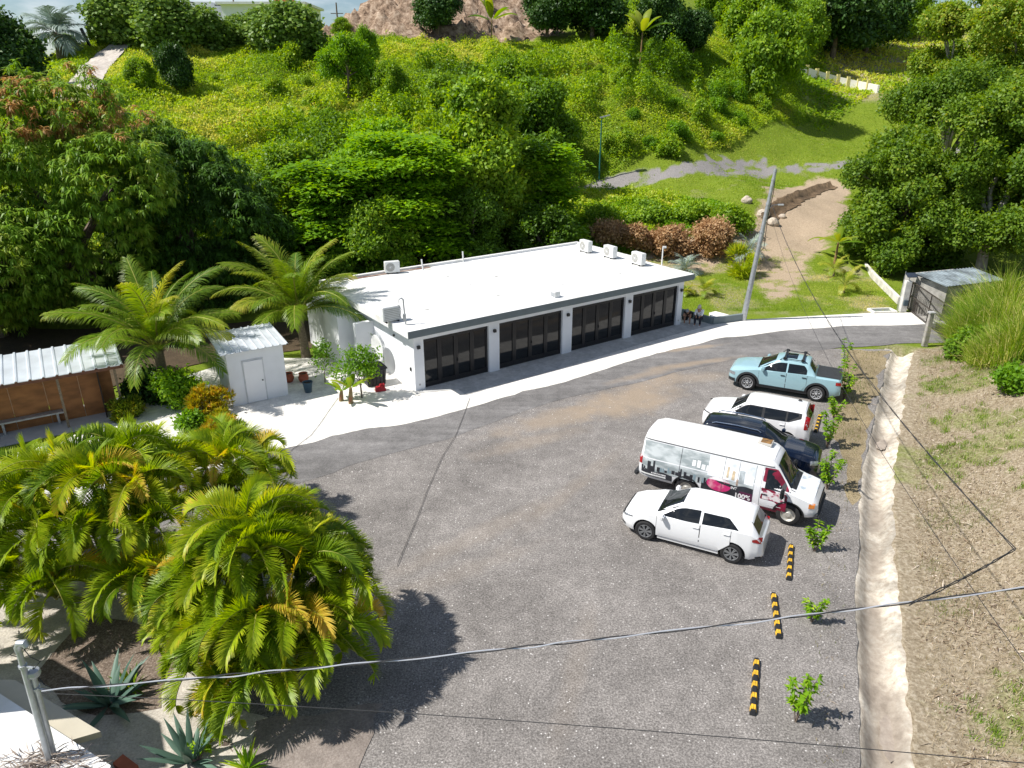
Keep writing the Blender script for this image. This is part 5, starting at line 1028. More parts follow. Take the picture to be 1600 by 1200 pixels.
# --- pots, bin, dish
def pot(name, label, px, py, m, prof, grp=None):
    p = at_z(px, py); e = empty(name, tuple(p), label, 'plant pot', grp); MB().lathe(prof, n=24).build('pot', m, e, smooth=True, sharp=50); r = prof[-3][0]-.03; MB().lathe([(r, prof[-3][1]-.06), (r*.5, prof[-3][1]-.05)], n=20).build('soil', mat('potting_soil', (.05, .035, .025), .95), e); return e
P_ROUND = [(.10, 0), (.17, .04), (.23, .16), (.245, .26), (.20, .36), (.18, .40), (.215, .44), (.215, .46), (.19, .46), (.17, .41), (.16, .36)]
pot('terracotta_pot', 'round terracotta pot close to the shed wall', 452, 597, M_terra, P_ROUND, 'terracotta pots'); pot('terracotta_pot', 'round terracotta pot behind the blue planter', 475, 597, M_terra, P_ROUND, 'terracotta pots')
pot('blue_planter', 'slate blue glazed planter in front of the terracotta pots', 482, 613, mat('slate_glaze', (.045, .085, .125), .3, .15, 6), [(.13, 0), (.16, .03), (.21, .38), (.235, .50), (.24, .52), (.20, .52), (.18, .46), (.17, .40)])
p = gw(-1.15, 1.9); e = empty('storage_bin', p, 'black ribbed plastic bin with a lid against the left garage wall', 'bin', rz=R(30)); MB().box((0, 0, .42), (.85, .6, .8), taper=1.15).build('body', mat('bin_black', (.035, .037, .04), .5), e, bevel=.03)
mb = MB(); mb.box((0, 0, .88), (1.08, .8, .12), taper=.9)
for k in range(5): mb.box((0, -.3+k*.15, .955), (.9, .05, .05))
lid = mb.build('lid', M_black, e, bevel=.012); MB().box((-.25, .0, 1.0), (.12, .1, .06)).build('handle', M_black, lid)
mb = MB(); [mb.box((-.36+k*.18, -.335, .42), (.04, .05, .66)) for k in range(5)]; mb.build('rib', M_black, e)
p = gw(-1.3, 1.0); o_ = MB().box((0, 0, .1), (.5, .3, .2), taper=.8).box((.1, .05, .24), (.22, .2, .1)).build('red_crate', mat('red_plastic', (.42, .02, .03), .5), bevel=.015, loc=(p[0], p[1], .03), rz=R(20)); tag(o_, 'small red plastic crate on the ground in front of the black bin', 'crate')
p = gw(-.32, 2.9, 1.35); e = empty('satellite_dish', p, 'round white dish standing against the left wall of the garage', 'dish', rz=GA); MB().lathe([(0.01, .0), (.35, -.03), (.62, -.12), (.66, -.15), (.64, -.16), (.33, -.08), (.01, -.05)], n=32, axis='X').build('reflector', M_metalw, e, smooth=True, sharp=60)
MB().tube([(-.02, 0, -.3), (-.45, 0, .05)], .015, 6).build('feed_arm', M_metalg, e); MB().tube([(.15, 0, 0), (.15, 0, -1.33)], .03, 8).build('post', M_metalg, e)
# --- low planter wall beside the garage
A_ = at_z(1064, 493); B_ = at_z(1113, 507); C_ = at_z(1160, 500.5)
mb = MB(); 
for a, b_ in ((A_, B_), (B_, C_)): a = Vector(a); b_ = Vector(b_); d = (b_-a).normalized(); mb.beam(tuple(a+Vector((0, 0, .21))+d*(.0 if b_ is not None else 0)), tuple(b_+Vector((0, 0, .21))), .18, .42)
pl = empty('planter_wall', tuple(B_), 'low grey planter wall at the right corner of the garage where two people sit', 'low wall')
mb.v = [(x-B_[0], y-B_[1], z) for x, y, z in mb.v]; mb.build('wall', mat('slate_paint', (.17, .21, .22), .7, .1, 2), pl)
c1 = at_z(1118, 487, .3); c2 = at_z(1141, 493, .3); c3 = at_z(1119, 494, .3)
MB().prism([(q[0]-B_[0], q[1]-B_[1]) for q in (c1, c2, at_z(1140, 496.5, .3), at_z(1112, 498, .3), at_z(1108, 489, .3))], 0, .33).build('slab', M_conc, pl)
# --- utility pole
U0 = at_z(1161, 500.5); UT = at_z(1212, 264, 8.7); up = empty('utility_pole', (U0[0], U0[1], 0), 'tall grey metal utility pole at the pavement edge, by the low planter wall', 'utility pole'); UTl = Vector((UT[0]-U0[0], UT[1]-U0[1], 8.7))
MB().tube([(0, 0, -.1), tuple(UTl*.5), tuple(UTl)], [.17, .13, .09], 14).build('shaft', M_metalg, up, smooth=True)
MB().tube([tuple(UTl*.735), tuple(UTl*.77+Vector((.25, 0, .05))), tuple(UTl*.77+Vector((.62, 0, .08)))], .022, 8).build('lamp_arm', M_metalg, up); MB().box(tuple(UTl*.77+Vector((.72, 0, .08))), (.3, .14, .07)).build('lamp_head', M_metalw, up)
for r_, k_ in ((.15, .6), (.125, .78), (.115, .93)): MB().lathe([(r_, 0), (r_, .08)], tuple(UTl*k_), 12).build('band', M_metalg, up)
mb = MB(); mb.tube([tuple(UTl*.93+Vector((.1, 0, 0))), tuple(UTl*.85+Vector((.16, 0, 0))), tuple(UTl*.7+Vector((.14, 0, 0))), tuple(UTl*.5+Vector((.3, 0, 0))), tuple(UTl*.47+Vector((.1, 0, 0)))], .018, 6); mb.build('cable_loop', M_black, up)
# --- green lamp post on the far track
p = hit(936, 281); e = empty('street_lamp', tuple(p), 'slim green lamp post with a flat head at the left end of the grey track', 'street lamp'); hL = 88/FPX*np.linalg.norm(p-np.array([0, 0, CAMH]))
MB().tube([(0, 0, -.1), (0, 0, hL)], [.085, .055], 10).build('post', mat('green_paint', (.03, .16, .13), .5), e, smooth=True); MB().box((.35, -.1, hL+.05), (1.0, .4, .1), M=Matrix.Translation((.3, 0, hL+.08)) @ Matrix.Rotation(R(-14), 4, 'Y')).build('lamp_head', M_metalg, e)
# --- gate
g0 = at_z(1409, 487); e = empty('gate_pillar', tuple(g0), 'thick white gate pillar with a tilted solar panel and a grey motor box', 'gate post')
MB().box((0, 0, .98), (.36, .36, 1.96)).build('pillar', mat('weathered_white', (.62, .61, .58), .85, .2, 2.5), e, bevel=.015)
MB().box((.0, -.24, .62), (.26, .14, .34)).build('motor_box', mat('motor_grey', (.07, .10, .12), .4), e, bevel=.02); MB().tube([(0, 0, 1.9), (.08, 0, 2.22)], .025, 6).build('bracket', M_metalg, e)
sp_ = MB(); sp_.box((0, 0, 0), (.62, .42, .035), M=Matrix.Translation((.12, -.02, 2.3)) @ Matrix.Rotation(R(25), 4, 'X')); sp_.build('solar_panel', mat('solar_blue', (.03, .04, .06), .15), e); MB().tube([(-.28, .1, 0), (-.2, .1, 2.5)], .015, 5).build('antenna', M_metalg, e)
a = at_z(1417, 484); b_ = at_z(1479, 533); dlt = Vector(b_)-Vector(a); Lg = dlt.length; e = empty('driveway_gate', (a[0], a[1], 0), 'black barred driveway gate standing half open across the road at the right', 'gate', rz=math.atan2(dlt.y, dlt.x))
M_gate = mat('gate_bronze', (.06, .05, .045), .5, .3, 6); mb = MB()
for z in (.12, .95, 1.78): mb.box((Lg/2, 0, z), (Lg, .05, .06))
for x in (0.03, Lg/2, Lg-.03): mb.box((x, .002, .95), (.06, .06, 1.7))
mb.build('frame', M_gate, e); mb = MB(); nbar = int(Lg/.115)
for k in range(nbar): mb.box((Lg*(k+.5)/nbar, -.003, .95), (.018, .018, 1.64))
mb.build('bars', M_gate, e); mb = MB()
for k in range(3): mb.box((.9+k*.22, .03, .5), (.10, .02, .7))
mb.box((Lg*.8, .05, .3), (1.2, .03, .45)); mb.build('lower_panel', M_gate, e)
p = at_z(1444, 541); e = empty('gate_post', tuple(p), "rough grey stone gate post on the near side of the road", 'gate post'); MB().box((0, 0, .92), (.26, .24, 1.84), taper=.86).build('post', mat('rough_stone', (.36, .34, .31), .95, .3, 5, bump=.8), e, bevel=.02); MB().box((0, 0, 1.88), (.3, .28, .08)).build('cap', M_conc2, e)
# --- low white wall along the lawn
pts = [at_z(x, y) for x, y in ((1404, 476), (1386, 458), (1366, 438), (1346, 415), (1327, 397))]
e = empty('low_wall', tuple(pts[0]), 'low weathered white wall running along the right edge of the lawn', 'low wall')
M_ww = mat('weathered_wall', (.66, .63, .57), .9, .25, 1.5, bump=.3)
for a, b_ in zip(pts[:-1], pts[1:]):
    mb = MB().beam(tuple(a+np.array([0, 0, .24])), tuple(b_+np.array([0, 0, .24])), .2, .48); mb.v = [(x-pts[0][0], y-pts[0][1], z) for x, y, z in mb.v]; mb.build('wall_section', M_ww, e, bevel=.02)
p = at_z(1378, 487); e = empty('drain_box', tuple(p), 'white framed concrete drain opening in the pavement by the gate pillar', 'drain', rz=R(5)); mb = MB(); [mb.box(c, s) for c, s in (((0, .35, .06), (1.5, .12, .14)), ((0, -.35, .06), (1.5, .12, .14)), ((-.7, 0, .06), (.12, .6, .138)), ((.7, 0, .06), (.12, .6, .138)))]; mb.build('frame', M_conc, e); MB().box((0, 0, .035), (1.3, .6, .02)).build('grate', mat('grate_grey', (.16, .19, .2), .6), e)
# --- tin roofed hut by the gate
hc = [at_z(*q, 2.2) for q in ((1449, 432), (1482, 446), (1566, 437), (1548, 425))]; O = np.array([hc[1][0], hc[1][1], 0])
hut = empty('tin_roofed_hut', tuple(O), 'old concrete hut with a corrugated tin roof under the trees behind the gate', 'hut')
ha = math.atan2(hc[2][1]-hc[1][1], hc[2][0]-hc[1][0]); hut.rotation_euler = (0, 0, ha); hl = float(np.linalg.norm(hc[2]-hc[1])); hw = float(np.linalg.norm(hc[1]-hc[0]))
ribbed(MB(), -.3, hl, -.15, min(hw, 3.6), 2.2, 2.45, 18, rib=.04).build('roof', mat('old_tin', (.20, .24, .26), .6, .5, 1.5, metal=.1, bump=.3), hut)
mb = MB(); mb.prism([(.1, .1), (hl-.3, .1), (hl-.3, .3), (.1, .3)], 0, 2.14); mb.prism([(.1, .3), (.3, .3), (.3, 3.2), (.1, 3.2)], 0, 2.14); mb.prism([(hl-.5, .3), (hl-.3, .3), (hl-.3, 3.2), (hl-.5, 3.2)], 0, 2.14); mb.prism([(.3, 3.0), (hl-.5, 3.0), (hl-.5, 3.2), (.3, 3.2)], 0, 2.14); mb.build('wall', mat('old_concrete', (.36, .35, .32), .95, .35, 1.4, bump=.5), hut)
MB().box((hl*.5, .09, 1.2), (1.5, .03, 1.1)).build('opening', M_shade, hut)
p = at_z(1441, 478); e = empty('concrete_post', tuple(p), 'grey concrete post standing on the grass behind the gate', 'post'); MB().box((0, 0, .9), (.28, .28, 1.8), taper=.85).build('post', M_conc2, e, bevel=.02); MB().box((0, 0, 1.84), (.34, .34, .08)).build('cap', M_conc2, e)
# --- rocks
def rock(label, px, py, s, seed, grp='boulders by the dirt ramp'):
    rgk = np.random.default_rng(seed); bm = bmesh.new(); bmesh.ops.create_icosphere(bm, subdivisions=3, radius=1)
    for v in bm.verts: c = v.co; k = .75+.55*float(fbm(np.array([c.x*1.3+seed]), np.array([c.y*1.3]), np.array([c.z*1.3+5]))[0]); v.co = c*k
    for v in bm.verts: v.co = Vector((v.co.x*s[0], v.co.y*s[1], v.co.z*s[2]))
    me = bpy.data.meshes.new('boulder'); bm.to_mesh(me); bm.free(); me.materials.append(mat('limestone_boulder', (.55, .47, .38), .95, .3, 2, bump=.8)); p = hit(px, py); o_ = bpy.data.objects.new('boulder', me); link(o_); o_.location = (p[0], p[1], p[2]+s[2]*.35); tag(o_, label, 'rock', grp)
rock('pale pointed boulder on top of the bank', 1166, 316, (.5, .4, .4), 1); rock('tan boulder at the edge of the eroded cut, left of the pole top', 1192, 338, (.55, .45, .45), 2); rock('large pale boulder in the eroded cut right of the pole', 1207, 352, (.55, .5, .5), 3); rock('small grey rock below the eroded cut', 1222, 340, (.3, .25, .25), 4)
rock('pale boulder on the hill at the left edge below the silver palm', 22, 150, (1.6, .9, .8), 5, None)
# eroded cut along the dirt ramp
cut = dens(spline(W2([(1195, 350), (1208, 335), (1235, 318), (1270, 302), (1300, 292)]), 6), .3)
strip('eroded_cut', cut, [-.7, -.35, 0, .3, .6], lambda x, y, o: hz(x, y)+.05+np.where(o < 0, .0, 0)+.55*sstep(-.1, .35, o)*sstep(.75, .5, o), ground_mat('raw_earth', ((.3, (.05, .035, .022)), (.7, (.22, .15, .09))), bscale=8, bump=1, fine_scale=3), amp=.25)
# --- low concrete wall on the hill road
wp = [hit(x, y) for x, y in ((1243, 112), (1275, 122), (1308, 131), (1340, 138), (1372, 146))]; e = empty('roadside_wall', tuple(wp[0]), 'low wall of pale concrete panels with yellow posts along the hill road', 'low wall')
for a, b_ in zip(wp[:-1], wp[1:]):
    for k in range(2):
        q0 = a+(b_-a)*(k/2+.03); q1 = a+(b_-a)*((k+1)/2-.03); mb = MB().beam(tuple(q0+np.array([0, 0, .45])), tuple(q1+np.array([0, 0, .45])), .25, 1.25); mb.v = [(x-wp[0][0], y-wp[0][1], z-wp[0][2]) for x, y, z in mb.v]; mb.build('panel', M_conc, e)
        q0 = a+(b_-a)*(k/2); mb = MB().box(tuple(q0-wp[0]+np.array([0, -.05, .6])), (.5, .4, 1.7)); mb.build('post', mat('yellow_post', (.62, .55, .22), .8), e)
# --- hilltop house and poles
hp0 = hit(405, 62); hY = 112.0
def hb(px0, px1, pyt, pyb, Y): a = at_y(px0, pyt, Y); b_ = at_y(px1, pyb, Y); return a, b_
a, b_ = hb(345, 478, 7, 60, hY); e = empty('hilltop_house', (a[0], hY, b_[2]), 'white flat roofed house with a red tower block behind the hilltop hedge', 'house')
O = np.array([a[0], hY, b_[2]]); hh = a[2]-b_[2]; wd_ = b_[0]-a[0]
MB().box((wd_/2, 5, hh/2-2), (wd_, 10, hh+4)).build('wall', M_white, e); MB().box((wd_/2, 4.8, hh+.15), (wd_+1, 11, .3)).build('roof', M_roofw, e)
a2, b2 = hb(423, 447, -6, 12, hY-1); MB().box(((a2[0]+b2[0])/2-O[0], 2, (a2[2]+b2[2])/2-O[2]), (b2[0]-a2[0], 3, a2[2]-b2[2])).build('red_tower', mat('red_paint', (.50, .09, .06), .7), e)
a3, b3 = hb(215, 335, 2, 60, hY+4); MB().box(((a3[0]+b3[0])/2-O[0], 5+4, (a3[2]+b3[2])/2-O[2]-2), (b3[0]-a3[0], 9, a3[2]-b3[2]+4)).build('side_wing', mat('white_wing', (.7, .72, .74), .7), e)
def hpole(label, px, pyb, pyt, Y, r, m=None):
    a = at_y(px, pyb, Y); zt = at_y(px, pyt, Y)[2]; e = empty('power_pole', tuple(a-np.array([0, 0, 2])), label, 'utility pole', 'power poles on the hilltop'); MB().tube([(0, 0, 0), (.1 if px < 200 else 0, 0, zt-a[2]+2)], [r, r*.7], 8).build('shaft', m or M_bark, e, smooth=True); MB().beam((-.9, 0, zt-a[2]+.6), (.9, 0, zt-a[2]+.6), .1).build('crossarm', M_bark, e); return e
hpole('thin dark pole at the top left, right of the silver palm', 160, 45, -30, 92, .14); hpole('thin pole rising behind the middle of the hilltop hedge', 367, 20, -30, 120, .14); hpole('thin wooden pole against the blue sky gap', 528, 40, 4, 118, .14)
# cable seen against the sky between the poles
def cable(name, label, P0, P1, sag, r, m, n=26, cat='cable', grp=None, wob=0):
    pts = []
    for i in range(n+1): s = i/n; q = Vector(P0).lerp(Vector(P1), s); q.z -= sag*4*s*(1-s); pts.append(q)
    O = pts[0].copy(); o_ = MB().tube([tuple(q-O) for q in pts], r, 6).build(name, m, None, smooth=True, loc=tuple(O)); tag(o_, label, cat, grp); return o_
cable('overhead_cable', 'thin dark line slung between poles above the hilltop house', at_y(290, 2, 116), at_y(380, 9, 120), .2, .07, M_black, grp='overhead cables')
# field rail fence by the hill path
fp = [hit(120, 68), hit(135, 66), hit(150, 63)]; e = empty('rail_fence', tuple(fp[0]), 'dark rail fence at the top left beside the hill path', 'fence')
mb = MB()
for q in fp: d = q-fp[0]; mb.box((d[0], d[1], d[2]+.7), (.16, .16, 1.6))
mb.build('post', M_bark, e); mb = MB()
for zz in (.7, 1.3): mb.beam((0, 0, zz), tuple(fp[-1]-fp[0]+np.array([0, 0, zz])), .08)
mb.build('rail', M_bark, e)
p = hit(143, 76); e = empty('fence_post', tuple(p), 'leaning dark post on the grass between the rail fence and the hill path', 'post'); MB().beam((0, 0, -.1), (-.7, 0, 2.0), .26).build('post', M_dark, e)
# --- overhead cables near the camera
M_cab = mat('cable_black', (.03, .03, .032), .5, .1, 5); M_cabw = mat('cable_aluminium', (.55, .56, .6), .35, .1, 3, metal=.4)
Q0 = at_z(66, 1079, 3.5); Q1 = at_z(1640, 913, 6.2)
def twisted(label, P0, P1, sag, r1, r2, mA, mB_, pitch, name='twisted_cable'):
    e = empty(name, tuple(P0), label, 'cable', 'overhead cables'); L_ = (Vector(P1)-Vector(P0)).length; n = int(L_/.09); A = []; B = []
    dirv = (Vector(P1)-Vector(P0)).normalized(); s_ = dirv.cross(Vector((0, 0, 1))).normalized(); u_ = s_.cross(dirv)
    for i in range(n+1):
        s = i/n; c = (Vector(P1)-Vector(P0))*s; c.z -= sag*4*s*(1-s); ph = L_*s/pitch*2*math.pi+math.sin(s*23)*.8; rr = (r1+r2)*.62*(1+.9*max(0, math.sin(s*31+1)*math.sin(s*7.3)))
        A.append(tuple(c+(s_*math.cos(ph)+u_*math.sin(ph))*rr)); B.append(tuple(c-(s_*math.cos(ph)+u_*math.sin(ph))*rr))
    MB().tube(A, r1, 6).build('strand', mA, e, smooth=True); MB().tube(B, r2, 6).build('strand', mB_, e, smooth=True); return e
twisted('thick twisted black and silver cable crossing the whole lower lot from the conduit poles', Q0, Q1, 0.15, .011, .010, M_cabw, M_cab, 1.7)
PT = Vector((UT[0], UT[1], 6.9)); K0 = at_z(1586, 858, 6.0); J0 = at_z(1420, 944, 5.85)
twisted("dark bundled cable from the utility pole down to a corner point at the right edge", PT, K0, 1.1, .009, .008, M_cab, M_cab, 2.2)
twisted('short dark bundled cable joining the corner point to the long twisted cable', K0, J0, .05, .010, .009, M_cab, M_cab, 1.5)
cable('overhead_cable', 'single thin black wire from the utility pole to the lower right edge', Vector((UT[0], UT[1], 6.4)), at_z(1625, 1068, 6.0), 1.2, .006, M_cab, 40, grp='overhead cables')
cable('overhead_cable', 'lowest thin wire along the bottom edge of the view', at_z(66, 1083, 3.45), at_z(1640, 1196, 5.6), -.12, .006, M_cab, 40, grp='overhead cables')
def gline(label, pts): q = [tuple(at_z(*p_, .04)) for p_ in pts]; q = [(x, y, .045) for x, y, z in q]; O = q[0]; o_ = MB().tube([(x-O[0], y-O[1], 0) for x, y, z in q], .008, 5).build('ground_line', M_cab, None, loc=O); tag(o_, label, 'cable', 'thin dark lines on the ground')  # thin dark line on the ground, built as a flat-lying tube
gline('thin dark line across the white gravel and road from the young banana plant', [(528, 622), (515, 640), (500, 662), (486, 680), (470, 692), (450, 708), (425, 732), (396, 758)])
gline('thin dark line across the road and lot below the first garage door', [(734, 622), (722, 655), (712, 680), (690, 715), (670, 760), (655, 800), (642, 832), (628, 865), (620, 885)])
# ================================================================== VEHICLES
def carpaint(name, col, rough=.25): return mat(name, col, rough, .03, .8, spec=.5, coat=.8)
M_chrome = mat('chrome', (.75, .76, .78), .18, .03, 4, metal=1.0); M_clad = mat('grey_cladding', (.035, .037, .04), .55, .1, 6)
M_tail = mat('tail_lamp', (.35, .008, .012), .12, .2, 8, coat=.8); M_head = mat('head_lamp', (.35, .37, .4), .08, .4, 12, metal=.5); M_amber = mat('amber_lamp', (.75, .22, .02), .2, .1, 8, coat=.6)
M_seam = mat('panel_gap', (.06, .06, .065), .8)
def lerp(a, b, t): return a+(b-a)*t
def pl_(pts):
    xs = [p[0] for p in pts]; ys = [p[1] for p in pts]
    if xs[0] > xs[-1]: xs = xs[::-1]; ys = ys[::-1]
    return lambda x: float(np.interp(x, xs, ys))
class Car:
    def __init__(s, name, label, cat, loc, yaw, sc, top, plan, belt, bottom, wr, body_m, wb, wr_rad, track, edge=.07, wheel_n=5, rim='alloy', xs_extra=(), rmul=1.0, tumble=.5, group='cars parked along the channel'):
        s.e = empty(name, loc, label, cat, group, yaw); s.e.scale = (sc,)*3
        s.top, s.plan, s.belt, s.bottom, s.wr = pl_(top), pl_(plan), pl_(belt), pl_(bottom), pl_(wr); s.edge = edge; s.body_m = body_m; s.tumble = tumble
        x0 = min(p[0] for p in top); x1 = max(p[0] for p in top)
        xs = set(np.round(np.linspace(x0, x1, 44), 3)) | set(round(p[0], 3) for p in top) | set(round(p[0], 3) for p in plan) | set(xs_extra)
        xs = sorted(xs); xs = [xs[0]]+[b for a, b in zip(xs[:-1], xs[1:]) if b-a > .012]; rows = [s.section(x) for x in xs]; n = len(rows[0]); V = []
        for x, r in zip(xs, rows): V += [(x, y, z) for y, z in r]+[(x, -y, z) for y, z in r[::-1][1:-1]]
        m_ = 2*n-2; F = []
        for i in range(len(xs)-1):
            for k in range(m_): F.append((i*m_+k, i*m_+(k+1) % m_, (i+1)*m_+(k+1) % m_, (i+1)*m_+k))
        F.append(tuple(range(m_))); F.append(tuple(range((len(xs)-1)*m_, len(xs)*m_)))
        mb = MB(); mb.add(V, F); b = mb.build('body', [body_m, M_black], s.e, smooth=True)
        cu = MB()
        for x in wb:
            for sg in (-1, 1): cu.lathe([(wr_rad+.065, sg*(track-.16)), (wr_rad+.065, sg*(track+.5))], (x, 0, wr_rad*1.02), 28, 'Y')
        c = cu.build('cutter', [M_black], None); c.data.polygons.foreach_set('material_index', [0]*len(c.data.polygons)); c.matrix_world = Matrix()
        tmp = b.copy(); tmp.parent = None; COL.objects.link(tmp); tmp.matrix_world = Matrix(); md = tmp.modifiers.new('cut', 'BOOLEAN'); md.operation = 'DIFFERENCE'; md.object = c; md.solver = 'EXACT'; md.material_mode = 'TRANSFER'
        dg = bpy.context.evaluated_depsgraph_get(); nm = bpy.data.meshes.new_from_object(tmp.evaluated_get(dg)); 
        if len(nm.vertices) > 50:
            nm.polygons.foreach_set('use_smooth', [True]*len(nm.polygons)); nm.set_sharp_from_angle(angle=R(32)); b.data = nm
        bpy.data.objects.remove(tmp); bpy.data.objects.remove(c); s.b = b
        for x in wb:
            for sg in (-1, 1): s.wheel(x, sg*track, wr_rad, wheel_n, rim)
    def section(s, x):
        w = s.plan(x); zt = s.top(x); zb = s.bottom(x); be = min(s.belt(x), zt-.04); wr = s.wr(x); gh = max(0, zt-s.belt(x)); k = min(1, gh/.32); yr = lerp(w*.90, wr, k); e = lerp(.02, s.edge, k)
        P = [(0, zb), (w*.80, zb), (w*.93, zb+.05), (w*.985, zb+.16), (w, lerp(zb, be, .45)), (w*.992, lerp(zb, be, .75)), (w*.965, be)]
        for t in (.33, .66): P.append((lerp(w*.955, yr+.012, t**.9), lerp(be+.005, zt-e, t)))
        P += [(yr, zt-e), (yr-.035, zt-e*.42), (yr-.10, zt-e*.10), (yr*.6, zt+.012*k), (0, zt+.022*k+.012)]
        return P
    def side(s, x, z):
        P = s.section(x)[2:11]; return float(np.interp(z, [p[1] for p in P], [p[0] for p in P]))
    def topz(s, x, y):
        P = s.section(x)[9:][::-1]; return float(np.interp(abs(y), [p[0] for p in P], [p[1] for p in P]))
    def wheel(s, x, y, r, n, rim):
        sg = 1 if y > 0 else -1; wd = .105
        t = MB().lathe([(r*.62, -wd), (r*.9, -wd*1.02), (r*.985, -wd*.8), (r, -wd*.4), (r, wd*.4), (r*.985, wd*.8), (r*.9, wd*1.02), (r*.62, wd)], (0, 0, 0), 36, 'Y', ring=True)
        w_ = t.build('wheel', M_rubber, s.e, smooth=True, sharp=40); w_.location = (x, y, r)
        rm = MB(); q = sg*(wd+.002)
        rm_m = mat('alloy_bright', (.62, .63, .65), .3, .1, 4, metal=.3) if rim in ('alloy', 'ring') else mat('alloy_grey', (.26, .27, .28), .3, .1, 4, metal=.4)
        MB().lathe([(.01, q*.45), (r*.64, q*.45), (r*.64, q*.5), (.01, q*.5)], (0, 0, 0), 28, 'Y').build('brake_disc', M_black, w_)
        if rim == 'steel':
            rm.lathe([(.01, q*.9), (r*.2, q*.9), (r*.26, q*.7), (r*.40, q*.55), (r*.50, q*.62), (r*.56, q*.95), (r*.60, q*1.03), (r*.60, q*.8), (r*.45, q*.5), (.01, q*.5)], (0, 0, 0), 30, 'Y')
        else:
            rm.lathe([(r*.60, q*.7), (r*.665, q*.95), (r*.655, q*1.06), (r*.61, q*1.02)], (0, 0, 0), 36, 'Y', ring=True); rm.lathe([(.01, q*.98), (r*.13, q*.96), (r*.15, q*.8), (.01, q*.75)], (0, 0, 0), 16, 'Y')
            for k in range(n):
                a = 2*math.pi*k/n+.3
                if rim == 'ring':
                    cx, cz = math.cos(a)*r*.38, math.sin(a)*r*.38; rm.lathe([(r*.12, q*.92), (r*.17, q*.99), (r*.17, q*.9), (r*.12, q*.85)], (cx, 0, cz), 14, 'Y', ring=True)
                else:
                    for da in (-.13, .13): rm.beam((math.cos(a)*r*.1, q*.9, math.sin(a)*r*.1), (math.cos(a+da*(1 if rim == 'dark' else .9))*r*.62, q*.97, math.sin(a+da)*r*.62), .026 if rim == 'alloy' else .022, .03)
        rm.build('rim', rm_m if rim != 'steel' else mat('steel_wheel', (.55, .53, .48), .45, .2, 6, metal=.5), w_, smooth=True, sharp=30)
    def spatch(s, name, m, x0, x1, zlo, zhi, off=.006, sg=1, nx=10, nz=4, parent=None):
        lo = zlo if callable(zlo) else (lambda x: zlo); hi = zhi if callable(zhi) else (lambda x: zhi); V = []
        for i in range(nx+1):
            x = lerp(x0, x1, i/nx)
            for j in range(nz+1): z = lerp(lo(x), max(hi(x), lo(x)+.002), j/nz); V.append((x, sg*(s.side(x, z)+off), z))
        F = [(i*(nz+1)+j, (i+1)*(nz+1)+j, (i+1)*(nz+1)+j+1, i*(nz+1)+j+1) for i in range(nx) for j in range(nz)]; return s.pb(name, m, V, F, parent)
    def tpatch(s, name, m, x0, x1, yl, yr_, off=.006, nx=10, ny=8, parent=None):
        a = yl if callable(yl) else (lambda x: yl); b = yr_ if callable(yr_) else (lambda x: yr_); V = []
        for i in range(nx+1):
            x = lerp(x0, x1, i/nx)
            for j in range(ny+1): y = lerp(a(x), b(x), j/ny); dz = (s.top(x+.03)-s.top(x-.03))/.06; nn = 1/math.hypot(1, dz); V.append((x-dz*nn*off, y, s.topz(x, y)+off*nn))
        F = [(i*(ny+1)+j, (i+1)*(ny+1)+j, (i+1)*(ny+1)+j+1, i*(ny+1)+j+1) for i in range(nx) for j in range(ny)]; return s.pb(name, m, V, F, parent)
    def pb(s, name, m, V, F, parent=None):
        # give the panel a little thickness so that it is a real plate
        me = bpy.data.meshes.new(name); me.from_pydata(V, [], F); me.materials.append(m); bm = bmesh.new(); bm.from_mesh(me); bmesh.ops.recalc_face_normals(bm, faces=bm.faces); bm.to_mesh(me); bm.free()
        me.polygons.foreach_set('use_smooth', [True]*len(me.polygons)); o_ = bpy.data.objects.new(name, me); link(o_, parent or s.e); return o_
    def spoly(s, name, m, pts, off=.008, sg=1, parent=None, sub=2):
        bm = bmesh.new(); f = bm.faces.new([bm.verts.new((x, 0, z)) for x, z in pts]); bmesh.ops.triangulate(bm, faces=[f])
        for _ in range(sub): bmesh.ops.subdivide_edges(bm, edges=[e for e in bm.edges if e.calc_length() > .12], cuts=1); bmesh.ops.triangulate(bm, faces=bm.faces[:])
        for v in bm.verts: v.co.y = sg*(s.side(v.co.x, v.co.z)+off)
        bmesh.ops.recalc_face_normals(bm, faces=bm.faces); me = bpy.data.meshes.new(name); bm.to_mesh(me); bm.free(); me.materials.append(m); o_ = bpy.data.objects.new(name, me); link(o_, parent or s.e); return o_
    def mirror(s, x, z, m, sg=1, big=1.0, out=.1):
        y = s.side(x, z); mb = MB().box((x, sg*(y+out), z+.03), (.13*big, .2*big, .15*big)); o_ = mb.build('mirror', m, s.e, smooth=True, bevel=.035); return o_
    def door(s, x0, x1, z0, z1, m, sg=1, hx=.15, hz_=None, hm=None):
        s.spatch('door_gap', M_seam, x0-.007, x1+.007, (lambda x: (z0(x) if callable(z0) else z0)-.007), z1, .0022, sg); d = s.spatch('door', m, x0+.006, x1-.006, z0, z1, .005, sg)
        if hz_ is None: hz_ = .88
        hx_ = x0+hx; y = s.side(hx_, hz_); MB().box((hx_, sg*(y+.022), hz_), (.19, .028, .035)).build('handle', hm or m, d, bevel=.008); return d

def car_common(c, xw0, xw1, wy0, wy1, xr0, xr1, ry0, ry1):
    c.tpatch('windshield', M_glass, xw0, xw1, lambda x: -lerp(wy0, wy1, (x-xw0)/(xw1-xw0)), lambda x: lerp(wy0, wy1, (x-xw0)/(xw1-xw0)), .008)
    c.tpatch('rear_window', M_glass, xr0, xr1, lambda x: -lerp(ry0, ry1, (x-xr0)/(xr1-xr0)), lambda x: lerp(ry0, ry1, (x-xr0)/(xr1-xr0)), .008)

